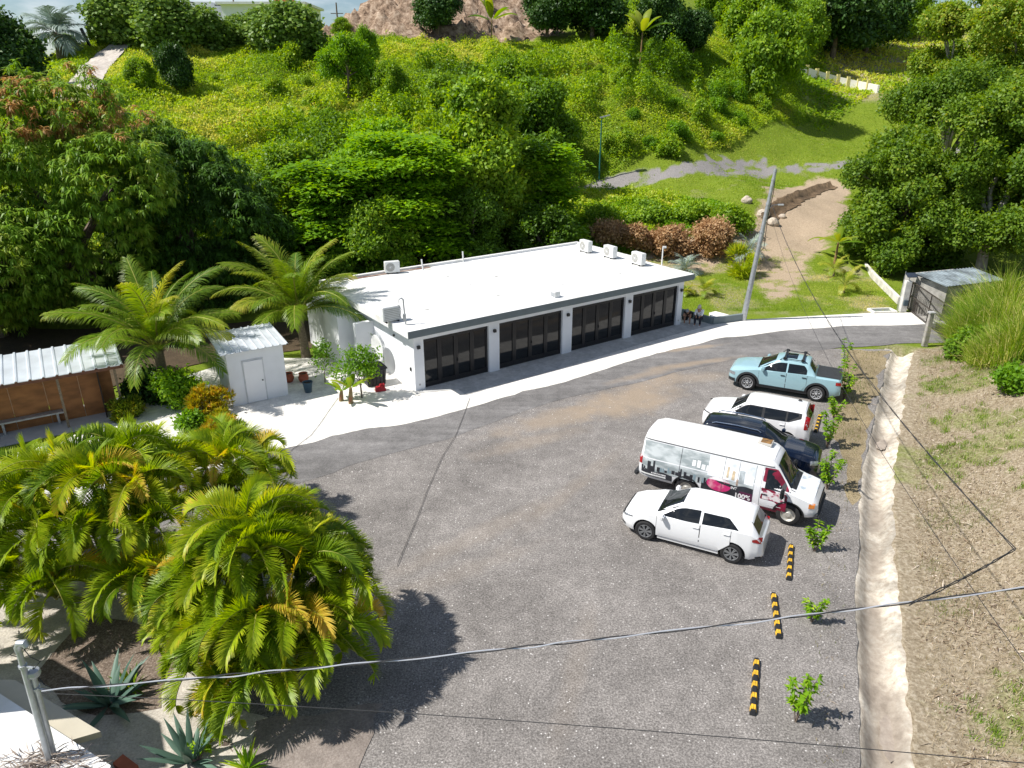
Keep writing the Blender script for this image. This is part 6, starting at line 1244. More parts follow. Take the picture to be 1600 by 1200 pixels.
# ---- white hatchback (front to the left)
W_ = carpaint('white_car_paint', (.80, .81, .82))
h = Car('hatchback_car', 'white five door hatchback with dark alloy wheels, nearest parked car to the camera', 'car', (5.646, 19.191, .012), R(153.1), 1.0,
    top=[(2.18, .48), (2.14, .62), (2.02, .76), (1.75, .87), (1.2, .985), (.98, 1.02), (.35, 1.39), (.15, 1.445), (-.3, 1.475), (-.9, 1.465), (-1.5, 1.40), (-1.70, 1.335), (-1.92, 1.06), (-2.03, .90), (-2.10, .84), (-2.15, .6), (-2.16, .42)],
    plan=[(2.18, .45), (2.12, .60), (2.0, .74), (1.75, .845), (1.3, .885), (0, .885), (-1.4, .885), (-1.8, .84), (-2.0, .77), (-2.12, .68), (-2.16, .6)],
    belt=[(2.18, .6), (1.2, .92), (.9, .96), (0, .98), (-1.3, 1.08), (-1.75, 1.06), (-2.16, .8)], bottom=[(2.18, .24), (1.9, .17), (0, .17), (-1.8, .18), (-2.16, .30)], wr=[(2.18, .5), (.6, .58), (0, .585), (-1.4, .53), (-2.16, .5)],
    body_m=W_, wb=(1.3, -1.3), wr_rad=.325, track=.775, rim='dark', wheel_n=7)
car_common(h, 1.02, .30, .70, .56, -1.70, -1.96, .50, .60)
for sg in (1, -1):
    h.spatch('window', M_glass, .86, -.28, lambda x: h.belt(x)+.03, lambda x: min(h.top(x)-.115, lerp(1.36, 1.0, max(0, (x-.35))/.55)), .006, sg)
    h.spatch('window', M_glass, -.36, -1.42, lambda x: h.belt(x)+.03, lambda x: min(h.top(x)-.125, lerp(1.33, 1.10, max(0, (-x-1.08))/.36)), .006, sg)
    h.door(-.32, .98, lambda x: .28, lambda x: h.belt(x)+.0, W_, sg, .12, .90, W_); h.door(-1.22, -.335, lambda x: lerp(.28, .62, max(0, -x-.88)/.34), lambda x: h.belt(x)+.0, W_, sg, .12, .93, W_)
    h.spatch('tail_light', M_tail, -1.82, -2.08, lambda x: lerp(.86, .80, (-x-1.82)/.26), lambda x: lerp(.93, .98, (-x-1.82)/.26), .012, sg); h.spatch('headlight', M_head, 1.74, 2.12, lambda x: lerp(.70, .60, (x-1.74)/.38), lambda x: lerp(.735, .67, (x-1.74)/.38), .01, sg)
    h.spatch('side_skirt', W_, -.92, .92, .19, .27, .03, sg); h.mirror(.80, .98, W_, sg, 1.05, .12)
h.tpatch('grille_strip', M_black, 2.03, 2.12, -.62, .62, .01); h.tpatch('roof_spoiler', W_, -1.48, -1.74, -.52, .52, .03); h.spatch('bumper_vent', M_black, 1.98, 2.14, .30, .40, .012, 1); h.spatch('rear_vent', M_black, -1.95, -2.1, .30, .36, .012, 1)
# ---- light blue pickup
B_ = carpaint('pale_blue_paint', (.30, .47, .52))
t_ = Car('pickup_truck', 'pale blue crew cab pickup with roof bars and a black bed cover', 'pickup truck', (12.491, 31.036, .012), R(153.8), .985,
    top=[(2.42, .62), (2.38, .82), (2.25, .96), (1.9, 1.06), (1.3, 1.14), (1.1, 1.16), (.42, 1.56), (.2, 1.63), (-.3, 1.66), (-.9, 1.63), (-1.02, 1.60), (-1.32, 1.20), (-1.38, 1.14), (-2.38, 1.13), (-2.44, 1.05), (-2.46, .6)],
    plan=[(2.42, .6), (2.36, .74), (2.2, .87), (1.9, .94), (0, .95), (-1.8, .95), (-2.3, .92), (-2.46, .86)], belt=[(2.42, .8), (1.2, 1.06), (0, 1.12), (-1.2, 1.16), (-2.46, 1.1)], bottom=[(2.42, .32), (2.1, .25), (0, .25), (-2.1, .27), (-2.46, .38)], wr=[(2.4, .6), (.5, .63), (0, .64), (-1.1, .62), (-2.46, .6)],
    body_m=B_, wb=(1.5, -1.5), wr_rad=.375, track=.835, rim='ring', wheel_n=6)
car_common(t_, 1.14, .42, .76, .61, -1.05, -1.30, .58, .66)
for sg in (1, -1):
    t_.spatch('window', M_glass, .98, -.10, lambda x: t_.belt(x)+.03, lambda x: min(t_.top(x)-.12, lerp(1.53, 1.16, max(0, x-.42)/.6)), .006, sg); t_.spatch('window', M_glass, -.17, -.98, lambda x: t_.belt(x)+.03, lambda x: min(t_.top(x)-.12, lerp(1.52, 1.3, max(0, -x-.85)/.16)), .006, sg)
    t_.door(-.13, 1.05, .42, lambda x: t_.belt(x), B_, sg, .14, 1.0, M_black); t_.door(-1.02, -.145, lambda x: lerp(.42, .75, max(0, -x-.85)/.2), lambda x: t_.belt(x), B_, sg, .12, 1.04, M_black)
    t_.spatch('sill_cladding', M_clad, -1.1, 1.1, .27, .41, .018, sg); t_.spatch('tail_light', M_tail, -2.22, -2.44, .90, 1.04, .012, sg); t_.spatch('headlight', M_head, 2.1, 2.38, .66, .80, .01, sg); t_.spatch('front_bumper', M_clad, 2.08, 2.41, .33, .5, .012, sg)
    for xw in (1.5, -1.5):
        V = []; F = []; n_ = 22
        for k in range(n_+1):
            a = math.pi*(-.10+1.2*k/n_)
            for rr in (.435, .525): x = xw+math.cos(a)*rr; z = max(.27, .385+math.sin(a)*rr); V.append((x, sg*(t_.side(x, z)+.014), z))
        for k in range(n_): F.append((2*k, 2*k+1, 2*k+3, 2*k+2))
        t_.pb('arch_trim', M_clad, V, F)
    t_.mirror(.88, 1.14, B_, sg, 1.15, .13); q = MB().tube([(.25, sg*.60, 1.60), (.15, sg*.60, 1.70), (-.8, sg*.60, 1.70), (-.92, sg*.60, 1.62)], .018, 6).build('roof_rail', M_black, t_.e)
for x in (.05, -.72):
    cb = MB().box((x, 0, 1.735), (.09, 1.3, .035)); [cb.box((x, y, 1.715), (.14, .09, .10)) for y in (-.6, .6)]; cb.build('roof_bar', M_black, t_.e, bevel=.01)
t_.tpatch('sunroof', M_glass, -.02, -.45, -.36, .36, .012); t_.tpatch('bed_cover', mat('vinyl_cover', (.035, .037, .04), .6, .15, 10), -1.36, -2.37, -.74, .74, .02)
bk = MB(); bk.box((-2.55, 0, .48), (.3, .08, .08)); bk.box((-2.72, 0, .78), (.07, .07, .65)); bk.beam((-2.72, -.5, .75), (-2.72, .5, .75), .06); bk.beam((-2.85, -.45, .68), (-2.65, -.45, 1.05), .05); bk.beam((-2.85, .45, .68), (-2.65, .45, 1.05), .05); bk.build('hitch_rack', M_black, t_.e)
# ---- white boxy crossover
W2_ = carpaint('bright_white_paint', (.82, .82, .83))
c_ = Car('crossover_car', 'white boxy crossover with upright red tail lamps, next to the pale blue pickup', 'car', (9.789, 26.45, .012), R(152.6), .99,
    top=[(2.06, .6), (2.02, .8), (1.9, .95), (1.6, 1.04), (1.1, 1.11), (.92, 1.13), (.42, 1.50), (.25, 1.57), (-.2, 1.60), (-1.2, 1.59), (-1.78, 1.56), (-1.86, 1.50), (-2.0, 1.05), (-2.06, .95), (-2.1, .6)],
    plan=[(2.06, .55), (2.0, .72), (1.8, .85), (1.5, .895), (0, .90), (-1.6, .90), (-1.95, .84), (-2.1, .76)], belt=[(2.06, .8), (1.0, 1.02), (0, 1.06), (-1.3, 1.10), (-1.9, 1.14), (-2.1, 1.0)], bottom=[(2.06, .28), (1.8, .2), (0, .2), (-1.8, .22), (-2.1, .34)], wr=[(2, .6), (.4, .63), (-1.7, .62), (-2.1, .62)],
    body_m=W2_, wb=(1.28, -1.28), wr_rad=.335, track=.79, rim='alloy', wheel_n=5)
car_common(c_, .94, .42, .74, .61, -1.84, -2.0, .56, .64)
for sg in (1, -1):
    c_.spatch('window_band', M_black, .84, -1.72, lambda x: c_.belt(x)+.02+max(0, -x-1.3)*.35, lambda x: min(c_.top(x)-.095, lerp(1.48, 1.1, max(0, x-.4)/.5)), .004, sg, 24)
    c_.spatch('window', M_glass, .78, -.26, lambda x: c_.belt(x)+.045, lambda x: min(c_.top(x)-.12, lerp(1.45, 1.12, max(0, x-.42)/.42)), .009, sg); c_.spatch('window', M_glass, -.36, -1.15, lambda x: c_.belt(x)+.045, lambda x: c_.top(x)-.12, .009, sg)
    c_.spatch('window', M_glass, -1.22, -1.6, lambda x: c_.belt(x)+.05+max(0, -x-1.25)*.55, lambda x: c_.top(x)-.13, .009, sg)
    c_.door(-.31, .92, .32, lambda x: c_.belt(x), W2_, sg, .12, .95, W2_); c_.door(-1.18, -.325, lambda x: lerp(.32, .66, max(0, -x-.86)/.34), lambda x: c_.belt(x), W2_, sg, .12, .98, W2_)
    c_.spatch('tail_light', M_tail, -1.86, -2.03, .92, 1.40, .014, sg, 4, 8); c_.spatch('headlight', M_black, 1.72, 2.02, .86, .90, .01, sg); c_.mirror(.74, 1.06, W2_, sg, 1.15, .13); c_.spatch('sill_trim', M_clad, -.9, .9, .21, .30, .012, sg)
MB().box((-1.5, -.25, 1.66), (.16, .03, .07), taper=.5).build('antenna_fin', M_black, c_.e)
# ---- dark blue SUV (front to the right)
D_ = carpaint('midnight_blue_paint', (.002, .005, .015), .15)
s_ = Car('suv_car', 'dark midnight blue car with silver roof rails, squeezed between the white crossover and the van', 'car', (9.05, 23.95, .012), R(-26.5), .93,
    top=[(2.38, .6), (2.33, .85), (2.15, 1.0), (1.7, 1.09), (1.15, 1.15), (.95, 1.18), (.25, 1.60), (.0, 1.67), (-.6, 1.71), (-1.5, 1.69), (-1.95, 1.63), (-2.08, 1.55), (-2.25, 1.15), (-2.33, 1.0), (-2.36, .6)],
    plan=[(2.38, .55), (2.3, .74), (2.05, .88), (1.7, .93), (0, .94), (-1.7, .93), (-2.15, .87), (-2.36, .78)], belt=[(2.38, .8), (1.1, 1.07), (0, 1.12), (-1.4, 1.17), (-2.1, 1.2), (-2.36, 1.0)], bottom=[(2.38, .3), (2, .22), (0, .22), (-2, .24), (-2.36, .34)], wr=[(2, .6), (.3, .62), (-1.7, .60), (-2.36, .6)],
    body_m=D_, wb=(1.38, -1.38), wr_rad=.355, track=.81, rim='alloy', wheel_n=5)
car_common(s_, .97, .25, .76, .60, -2.05, -2.24, .54, .62)
for sg in (1, -1):
    s_.spatch('window', M_glass, .82, -.28, lambda x: s_.belt(x)+.03, lambda x: min(s_.top(x)-.13, lerp(1.55, 1.18, max(0, x-.25)/.58)), .006, sg); s_.spatch('window', M_glass, -.38, -1.15, lambda x: s_.belt(x)+.03, lambda x: s_.top(x)-.13, .006, sg)
    s_.spatch('window', M_glass, -1.24, -1.85, lambda x: s_.belt(x)+.04+max(0, -x-1.5)*.4, lambda x: s_.top(x)-.14, .006, sg); s_.door(-.33, .95, .35, lambda x: s_.belt(x), D_, sg, .12, 1.0, M_chrome); s_.door(-1.22, -.345, .35, lambda x: s_.belt(x), D_, sg, .12, 1.02, M_chrome)
    MB().tube([(.1, sg*.60, 1.63), (0, sg*.605, 1.70), (-.8, sg*.605, 1.745), (-1.6, sg*.60, 1.72), (-1.75, sg*.58, 1.65)], .022, 8).build('roof_rail', M_chrome, s_.e, smooth=True); s_.spatch('headlight', M_head, 2.02, 2.3, .80, .93, .01, sg); s_.spatch('tail_light', M_tail, -2.05, -2.28, .98, 1.14, .012, sg); s_.mirror(.8, 1.14, D_, sg, 1.15, .13)
s_.tpatch('roof_panel', mat('black_roof', (.012, .014, .018), .12, .05, 2, coat=.8), .02, -1.95, -.52, .52, .006); s_.spatch('belt_trim', M_chrome, -1.8, .9, lambda x: s_.belt(x)-.002, lambda x: s_.belt(x)+.018, .012, -1, 20, 1)
# ---- white graphic van (front to the right)
VW = mat('aged_white_van_paint', (.74, .75, .77), .35, .08, 1.2, coat=.3); VR = mat('van_roof_white', (.82, .82, .82), .4, .04, 1)
v_ = Car('cargo_van', 'tall white raised roof van with a faded grey, pink and maroon wrap', 'van', (7.76, 21.42, .012), R(-29.4), .945,
    top=[(2.62, .72), (2.60, 1.0), (2.45, 1.16), (1.85, 1.26), (1.68, 1.31), (1.25, 1.90), (1.12, 2.06), (.9, 2.20), (.4, 2.28), (-1.5, 2.30), (-3.1, 2.26), (-3.42, 2.14), (-3.50, 1.9), (-3.56, 1.2), (-3.58, .62)],
    plan=[(2.62, .72), (2.55, .82), (2.35, .92), (1.9, .985), (1, 1.0), (-3.0, 1.0), (-3.3, .97), (-3.52, .90), (-3.58, .86)], belt=[(2.62, .9), (1.7, 1.2), (1.3, 1.25), (-3.58, 1.25)], bottom=[(2.62, .42), (2.2, .36), (0, .34), (-3.2, .4), (-3.58, .46)], wr=[(2.6, .8), (1.5, .76), (1.2, .74), (.9, .74), (-3.2, .74), (-3.58, .72)],
    body_m=VW, wb=(1.75, -1.75), wr_rad=.40, track=.86, rim='steel', edge=.34, xs_extra=(1.0, 1.4))
v_.tpatch('windshield', M_glass, 1.72, 1.18, lambda x: -lerp(.86, .70, (1.72-x)/.54), lambda x: lerp(.86, .70, (1.72-x)/.54), .01, 10, 12)
v_.tpatch('roof_cap', VR, 1.02, -3.38, -.70, .70, .012, 24, 8)
for sg in (1, -1): v_.spatch('roof_side', VR, 1.05, -3.40, 1.93, lambda x: v_.top(x)-.12, .012, sg, 24, 3); v_.spatch('gutter', M_seam, 1.1, -3.45, 1.905, 1.93, .016, sg, 24, 1)
v_.tpatch('cowl', M_black, 1.86, 1.70, -.80, .80, .012); v_.tpatch('hood_panel', mat('peeling_hood', (.74, .76, .79), .5, .3, 3, col2=(.35, .42, .48), lo=.34, hi=.5), 2.46, 1.90, -.72, .72, .008)
# worn side wrap on the near side
S = -1; wrap = mat('faded_wrap', (.50, .54, .55), .55, .3, 1.8, col2=(.27, .31, .32), lo=.42, hi=.60, stretch=(1, 1, 2.5))
v_.spatch('wrap_panel', wrap, -3.42, .55, .78, 1.86, .006, S, 40, 8); v_.spatch('wrap_panel', mat('peeled_wrap', (.84, .86, .88), .5, .2, 2.2, col2=(.55, .60, .66), lo=.35, hi=.5), -1.05, .52, 1.16, 1.86, .009, S, 20, 6)
v_.spatch('pillar_stripe', VW, .56, .76, .5, 1.88, .012, S, 3, 10)
BK = mat('wrap_black', (.03, .032, .04), .5, .3, 3)
rgv = random.Random(4); x = -3.45
while x < -.6:
    wv = rgv.uniform(.05, .13); hv = rgv.uniform(.04, .30)*(1.35 if x < -3.0 or -2.0 < x < -1.3 else .6); zb = .80+.10*abs(math.sin(x*2)); v_.spatch('skyline_print', rgv.choice((BK, BK, mat('wrap_blue_grey', (.22, .30, .34), .5))), x, x+wv, zb-.04, zb+hv, .011, S, 2, 3); x += wv+rgv.choice((0, .02, .08))
v_.spatch('lower_print', BK, -3.45, -2.28, .56, lambda x: .80+.03*math.sin(x*9), .0095, S, 12, 3); v_.spatch('lower_print', BK, -1.22, .54, .50, lambda x: lerp(.92, 1.06, (x+1.2)/1.7)+.03*math.sin(x*7), .0095, S, 20, 4)
v_.spatch('bumper_stripe', M_metalw, -3.5, -2.5, .60, .66, .013, S, 10, 1)
pk = [(-.62+.42*math.cos(a), .92+.27*math.sin(a)) for a in np.linspace(0, 2*math.pi, 22)[:-1]]; v_.spoly('pink_print', mat('wrap_pink', (.55, .03, .16), .5, .5, 4, col2=(.70, .30, .38), lo=.3, hi=.5), pk, .013, S)
v_.spatch('white_fade', mat('wrap_fade', (.80, .78, .80), .5, .3, 5), -1.0, -.25, 1.06, lambda x: 1.06+.14*math.sin((x+1.0)/.75*math.pi), .016, S, 10, 2)
v_.spatch('purple_stripe', mat('wrap_purple', (.25, .10, .42), .5), -1.12, -.3, .55, .60, .014, S, 8, 1); v_.spatch('purple_fade', mat('wrap_plum', (.10, .02, .06), .5), .10, .54, .50, .86, .0125, S, 6, 3)
for (x0, x1, z0, z1, cc) in ((-.40, -.33, 1.25, 1.62, (.55, .45, .30)), (-.22, -.12, 1.2, 1.52, (.62, .50, .34)), (.02, .20, 1.15, 1.6, (.36, .40, .42)), (-.05, .02, 1.05, 1.28, (.42, .32, .26))): v_.spatch('faded_figure', mat('fig_%02d' % int(cc[0]*100), cc, .6, .4, 6), x0, x1, z0, lambda x, z1=z1, x0=x0, x1=x1: z1-.05*abs((x-(x0+x1)/2)/(x1-x0)), .0135, S, 3, 5)
v_.spoly('faded_swoosh', BK, [(-.95, 1.16), (-.6, 1.06), (-.1, 1.02), (.3, 1.0), (.3, .93), (-.2, .92), (-.6, .98)], .0138, S)
def text_on(car, name, txt, x0, z0, size, m, sg=-1, off=.018, slope=0.0, parent=None, bold=.0):
    cu = bpy.data.curves.new(name, 'FONT'); cu.body = txt; cu.size = size; cu.offset = bold; to = bpy.data.objects.new(name, cu); COL.objects.link(to); dg = bpy.context.evaluated_depsgraph_get(); me = bpy.data.meshes.new_from_object(to.evaluated_get(dg)); bpy.data.objects.remove(to)
    bm = bmesh.new(); bm.from_mesh(me)
    for v in bm.verts: x = x0+v.co.x*1.0; z = z0+v.co.y; v.co = Vector((x, sg*(car.side(x, z)+off), z+slope*v.co.x))
    bm.to_mesh(me); bm.free(); me.materials.clear(); me.materials.append(m); o_ = bpy.data.objects.new(name, me); link(o_, parent or car.e); return o_
M_txt = mat('lettering_white', (.82, .82, .83), .5)
text_on(v_, 'lettering', '100%', -.06, .60, .25, M_txt, bold=.008); text_on(v_, 'lettering', 'INT', -.20, .88, .13, M_txt, bold=.004)
for r_ in range(2):
    x = -3.05
    while x < -2.5: wv = rgv.uniform(.03, .07); v_.spatch('worn_lettering', M_txt, x, x+wv, .70-.085*r_, .755-.085*r_, .0165, S, 1, 1); x += wv+.018
for k in range(6): v_.spatch('worn_letter_print', mat('peeling_white', (.84, .84, .84), .6), -1.62+.17*k, -1.50+.17*k, 1.36-.02*k, 1.56-.02*k+.05*math.sin(k*2), .0145, S, 2, 3)
# maroon cab door
MR = mat('wrap_maroon', (.26, .012, .045), .45, .4, 3, col2=(.12, .006, .02)); dr = v_.door(.80, 1.66, .48, lambda x: min(1.86, v_.top(x)-.09), MR, S, .12, .98, M_black)
v_.spatch('sill_maroon', MR, .62, 1.55, .37, .47, .012, S, 8, 1); v_.spatch('worn_patch', mat('peeled_maroon', (.66, .62, .63), .6, .3, 7, col2=(.34, .05, .10), lo=.38, hi=.5), .86, 1.58, .80, lambda x: 1.12+.03*math.sin(x*20), .012, S, 10, 4, parent=dr)
v_.spatch('fine_lettering', M_txt, 1.05, 1.5, .60, .615, .012, S, 8, 1, parent=dr)
v_.spatch('window', M_glass, .90, 1.60, 1.20, lambda x: min(1.82, v_.top(x)-.13), .016, S, 10, 5, parent=dr)
v_.spatch('window', M_glass, .92, 1.58, 1.24, lambda x: min(1.80, v_.top(x)-.22), .012, 1, 10, 5); v_.door(.80, 1.66, .48, lambda x: min(1.84, v_.top(x)-.2), VW, 1, .12, .98, M_black)
for xs_ in (-2.05, -.52, -.02): v_.spatch('panel_seam', M_seam, xs_, xs_+.012, .50, 1.88, .0150, S, 1, 10)
for sg in (1, -1):
    v_.spatch('tail_light', M_tail, -3.44, -3.555, .98, 1.26, .014, sg, 4, 4); v_.spatch('turn_lamp', M_amber, 2.34, 2.52, .80, .96, .014, sg, 4, 4); mm = MB().box((1.50, sg*1.18, 1.24), (.12, .26, .34)).build('mirror', M_black, v_.e, bevel=.04); MB().beam((1.5, sg*.9, 1.12), (1.5, sg*1.12, 1.16), .05).build('mirror_arm', M_black, mm)
    for xw in (1.75, -1.75):
        V = []; F = []
        for k in range(23):
            a = math.pi*(.0+1.0*k/22)
            for rr in (.462, .51): x = xw+math.cos(a)*rr; z = max(.40, .408+math.sin(a)*rr); V.append((x, sg*(v_.side(x, z)+.018), z))
        for k in range(22): F.append((2*k, 2*k+1, 2*k+3, 2*k+2))
        v_.pb('arch_trim', M_black, V, F)
MB().box((2.62, 0, .50), (.16, 1.86, .20)).build('front_bumper', M_clad, v_.e, bevel=.05); MB().box((-3.64, 0, .52), (.16, 1.9, .18)).build('rear_bumper', M_clad, v_.e, bevel=.04); MB().box((2.60, 0, .82), (.06, 1.2, .26)).build('grille', M_black, v_.e, bevel=.01)
for s0 in (-.5, .12): MB().beam((1.76, s0, 1.33), (1.42, s0+.42, 1.70), .02).build('wiper', M_black, v_.e)
hb_ = MB().box((.55, .28, 2.33), (.48, .46, .07)).build('roof_hatch', mat('hatch_frame', (.52, .50, .46), .8), v_.e, bevel=.01); MB().box((.58, .30, 2.372), (.34, .34, .02)).build('hatch_rust', mat('rusty_hatch', (.30, .16, .05), .9, .4, 9, col2=(.08, .05, .03)), hb_)
hb_.location = (0, -.1, 0)
# ---- wheel stops
def stop(label, a, b_, first=None):
    A = at_z(*a); B = at_z(*b_); d = B-A; yaw = math.atan2(d[1], d[0]); mid = (A+B)/2
    if first: o_ = copy_tree(first, tuple(mid), yaw); o_['label'] = label; return o_
    e = empty('wheel_stop', tuple(mid), label, 'wheel stop', 'black and yellow wheel stops', yaw); Lh = .91; mb = MB(); mb.add([(s*Lh*(1 if z == 0 else .955), y, z+.012) for s in (-1, 1) for y, z in ((-.075, 0), (-.045, .10), (.045, .10), (.075, 0))], [(0, 1, 2, 3), (7, 6, 5, 4), (0, 4, 5, 1), (1, 5, 6, 2), (2, 6, 7, 3)]); mb.build('rubber_block', M_black, e, bevel=.008)
    ym = mat('reflective_yellow', (.72, .42, .03), .5, .25, 12)
    for k in range(5):
        x0 = -.80+k*.365; w_ = .15
        for sg in (-1, 1):
            q = MB(); q.add([(x0, sg*.047, .115), (x0+w_, sg*.047, .115), (x0+w_+.02, sg*.073, .028), (x0+.02, sg*.073, .028)], [(0, 1, 2, 3)]); q.add([(x0, sg*.004, .1155), (x0+w_, sg*.004, .1155), (x0+w_, sg*.046, .1155), (x0, sg*.046, .1155)], [(0, 1, 2, 3)]); q.build('yellow_patch', ym, e)
    return e
w0 = stop('black and yellow wheel stop nearest the camera, by the bright sapling', (1182, 1033), (1176, 1117)); stop('black and yellow wheel stop second from the camera, crossed by the cable', (1208, 928), (1217, 1000), w0); stop('black and yellow wheel stop just behind the tail of the white hatchback', (1236, 853), (1232, 908), w0); stop('faded brownish wheel stop behind the white boxy crossover', (1284, 638), (1270, 690), w0)
# ================================================================== PEOPLE
M_skin = mat('skin', (.36, .20, .13), .55, .1, 6)
def skin_mesh(name, verts, edges, radii, m, parent, root=0, sub=2):
    me = bpy.data.meshes.new(name); me.from_pydata(verts, edges, []); o_ = bpy.data.objects.new(name, me); COL.objects.link(o_); md = o_.modifiers.new('skin', 'SKIN'); md.use_smooth_shade = True; sv = me.skin_vertices[0].data
    for i, r_ in enumerate(radii): sv[i].radius = (r_, r_) if not hasattr(r_, '__len__') else r_; sv[i].use_root = (i == root)
    s2 = o_.modifiers.new('sub', 'SUBSURF'); s2.levels = sub; s2.render_levels = sub; dg = bpy.context.evaluated_depsgraph_get(); nm = bpy.data.meshes.new_from_object(o_.evaluated_get(dg)); bpy.data.objects.remove(o_); nm.materials.clear(); nm.materials.append(m)
    nm.polygons.foreach_set('use_smooth', [True]*len(nm.polygons)); r = bpy.data.objects.new(name, nm); link(r, parent); return r
def person(label, loc, yaw, lean, shirt, trouser, shoe, head_m, hat, sleeve=.5, knee_skin=True, armfwd=.35):
    """seated figure: +x is the way it faces; seat height .42"""
    e = empty('person', loc, label, 'person', None, yaw); L0 = lean
    pel = (0, 0, .52); ch = (math.sin(L0)*.30, 0, .52+math.cos(L0)*.30); nk = (math.sin(L0)*.50, 0, .52+math.cos(L0)*.50); hl = L0*1.25; hd = (nk[0]+math.sin(hl)*.13, 0, nk[2]+math.cos(hl)*.13); ht = (nk[0]+math.sin(hl)*.24, 0, nk[2]+math.cos(hl)*.24)
    V = [pel, ch, nk, hd, ht]; Ed = [(0, 1), (1, 2), (2, 3), (3, 4)]; Rr = [(.13, .15), (.12, .17), (.055, .06), (.09, .085), (.07, .068)]
    hands = []; legs = []
    for sg in (-1, 1):
        b = len(V); sh_ = (nk[0]-.01, sg*.17, nk[2]-.06); el = (sh_[0]+.16, sg*.21, sh_[2]-.24); wr_ = (.40, sg*.10, .60); hn = (.46, sg*.07, .575)
        V += [sh_, el, wr_, hn]; Ed += [(2, b), (b, b+1), (b+1, b+2), (b+2, b+3)]; Rr += [.062, .045, .028, .032]
        for fk in range(5):
            a = (fk-2)*.014; V.append((hn[0]+(.045 if fk else .02), hn[1]+a+(0 if fk else sg*.03), hn[2]-.025-.006*abs(fk-2))); Ed.append((b+3, len(V)-1)); Rr.append(.009)
        b = len(V); hip = (0.02, sg*.10, .50); kn = (.43, sg*.15, .49); an = (.40, sg*.15, .09); toe = (.54, sg*.16, .05); V += [hip, kn, an, toe]; Ed += [(0, b), (b, b+1), (b+1, b+2), (b+2, b+3)]; Rr += [.095, .065, .042, .035]
    body = skin_mesh('body', V, Ed, Rr, M_skin, e)
    # clothes as separate shells a little larger than the body
    sv_ = [(0, 0, .50), ch, (nk[0]*.93, 0, nk[2]-.05)]; se = [(0, 1), (1, 2)]; sr = [(.145, .165), (.14, .185), (.10, .12)]
    for sg in (-1, 1):
        b = len(sv_); sh_ = Vector((nk[0]-.01, sg*.17, nk[2]-.06)); el = Vector((sh_.x+.16, sg*.21, sh_.z-.24)); sv_ += [tuple(sh_), tuple(sh_.lerp(el, sleeve))]; se += [(2, b), (b, b+1)]; sr += [.082, .068]
        if sleeve > .9: sv_.append((.34, sg*.12, .63)); se.append((b+1, b+2)); sr.append(.045)
    skin_mesh('shirt', sv_, se, sr, shirt, e)
    tv = [(0, 0, .50)]; te = []; tr_ = [(.15, .17)]
    for sg in (-1, 1):
        b = len(tv); tv += [(.03, sg*.10, .50), (.42, sg*.15, .50)]; te += [(0, b), (b, b+1)]; tr_ += [.11, .085]
        if not knee_skin: tv.append((.40, sg*.15, .13)); te.append((b+1, b+2)); tr_.append(.06)
    skin_mesh('trousers', tv, te, tr_, trouser, e)
    for sg in (-1, 1): MB().box((.48, sg*.155, .05), (.28, .10, .10), taper=.75).build('shoe', shoe, e, bevel=.03, smooth=True)
    c = Vector(hd)+Vector((math.sin(hl)*.05, 0, math.cos(hl)*.05)); Mh = Matrix.Translation(c) @ Matrix.Rotation(hl, 4, 'Y'); bm = bmesh.new(); bmesh.ops.create_uvsphere(bm, u_segments=16, v_segments=10, radius=1)
    for v in bm.verts: v.co = Mh @ Vector((v.co.x*.115-.012, v.co.y*.098, max(v.co.z, -.25)*.105+.02))
    me = bpy.data.meshes.new('hair'); bm.to_mesh(me); bm.free(); me.materials.append(head_m); me.polygons.foreach_set('use_smooth', [True]*len(me.polygons)); link(bpy.data.objects.new('cap' if hat else 'hair', me), e)
    if hat: MB().lathe([(.02, .0), (.11, -.002), (.11, .012), (.02, .014)], (0, 0, 0), 16, M=Mh @ Matrix.Translation((.07, 0, .0))).build('cap_brim', head_m, e)
    f = MB(); f.lathe([(.004, 0), (.014, .01), (.004, .03)], (0, 0, 0), 8, M=Mh @ Matrix.Translation((.085, 0, -.05)) @ Matrix.Rotation(R(90), 4, 'Y')); f.build('nose', M_skin, e)
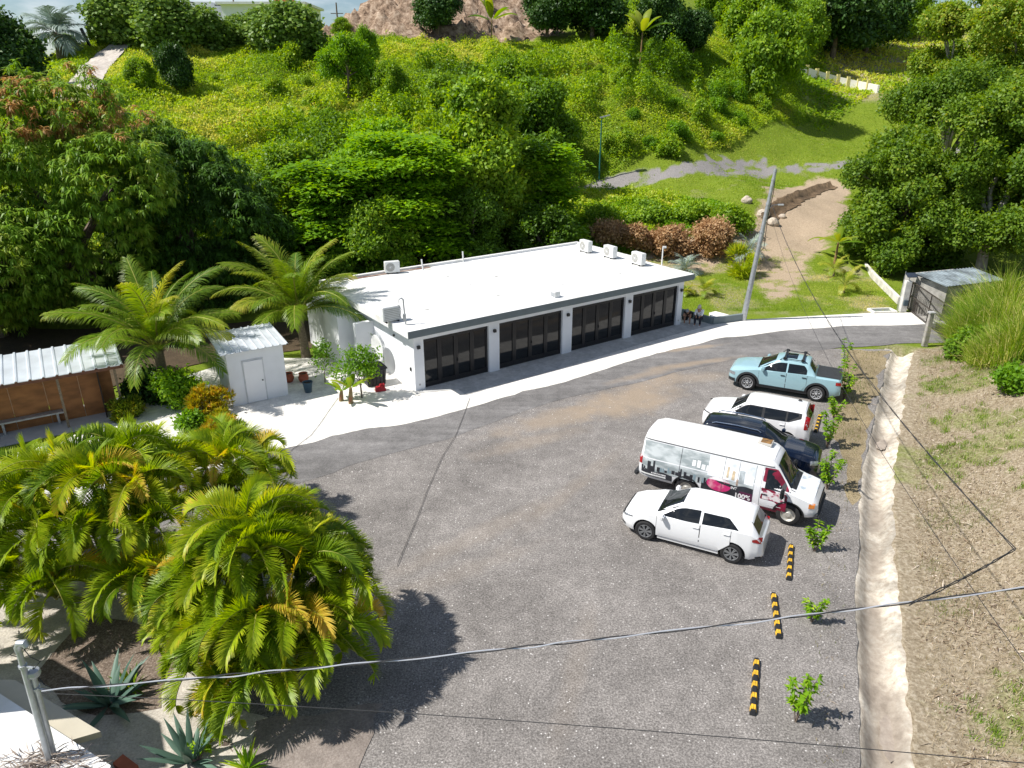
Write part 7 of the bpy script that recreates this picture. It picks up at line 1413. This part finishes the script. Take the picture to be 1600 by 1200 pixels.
    for sg in (-1, 1): MB().lathe([(.001, 0), (.007, .002), (.001, .006)], (0, 0, 0), 6, M=Mh @ Matrix.Translation((.088, sg*.032, -.028)) @ Matrix.Rotation(R(90), 4, 'Y')).build('eye', M_black, e)
    return e
Pa = at_z(1077, 493, .42); Pb = at_z(1093, 496, .42); fa = R(-118)
tee = mat('black_shirt', (.018, .018, .02), .85, .2, 8); whs = mat('white_overshirt', (.78, .79, .82), .8, .06, 8)
w_dir = (B_-A_ if False else None)
person('seated person in a black shirt and shorts bending forward over a phone', (Pa[0], Pa[1], -.02), fa, .95, tee, mat('black_shorts', (.02, .02, .022), .85), mat('pale_shoe', (.6, .58, .56), .7), mat('grey_cap', (.25, .28, .31), .8), False, .45, True)
person('seated person in an open white shirt, dark trousers and a pale cap', (Pb[0], Pb[1], -.02), fa, .35, whs, mat('navy_trousers', (.02, .022, .035), .85), mat('white_shoe', (.75, .75, .75), .6), mat('cream_cap', (.62, .56, .48), .8), True, 1.0, False)
p = at_z(1070, 500); o_ = MB().lathe([(.06, 0), (.17, .05), (.20, .18), (.15, .32), (.05, .36)], n=16).build('black_bag', M_black, None, smooth=True, loc=tuple(p)); tag(o_, 'black rounded bag on the ground beside the person in black', 'bag')
# ---- stones on the lot
rgs = np.random.default_rng(77); xs_, ys_ = scatter([tuple(q) for q in lot], 700, 77); Vs = []; Fs = []; k0 = 0
for i, (x, y) in enumerate(zip(xs_, ys_)):
    r = rgs.uniform(.012, .03); a = rgs.uniform(0, 6.28); pts = [(x+math.cos(a+k*1.57)*r*rgs.uniform(.6, 1.2), y+math.sin(a+k*1.57)*r*rgs.uniform(.6, 1.2)) for k in range(4)]
    Vs += [(px_, py_, .008) for px_, py_ in pts]+[(x, y, .008+r*.8)]; Fs += [(k0, k0+1, k0+4), (k0+1, k0+2, k0+4), (k0+2, k0+3, k0+4), (k0+3, k0, k0+4)]; k0 += 5
o_ = np_mesh('loose_stones', np.array(Vs), np.array(Fs), mat('loose_stone', (.62, .60, .57), .9, .4, 5)); tag(o_, kind='stuff')
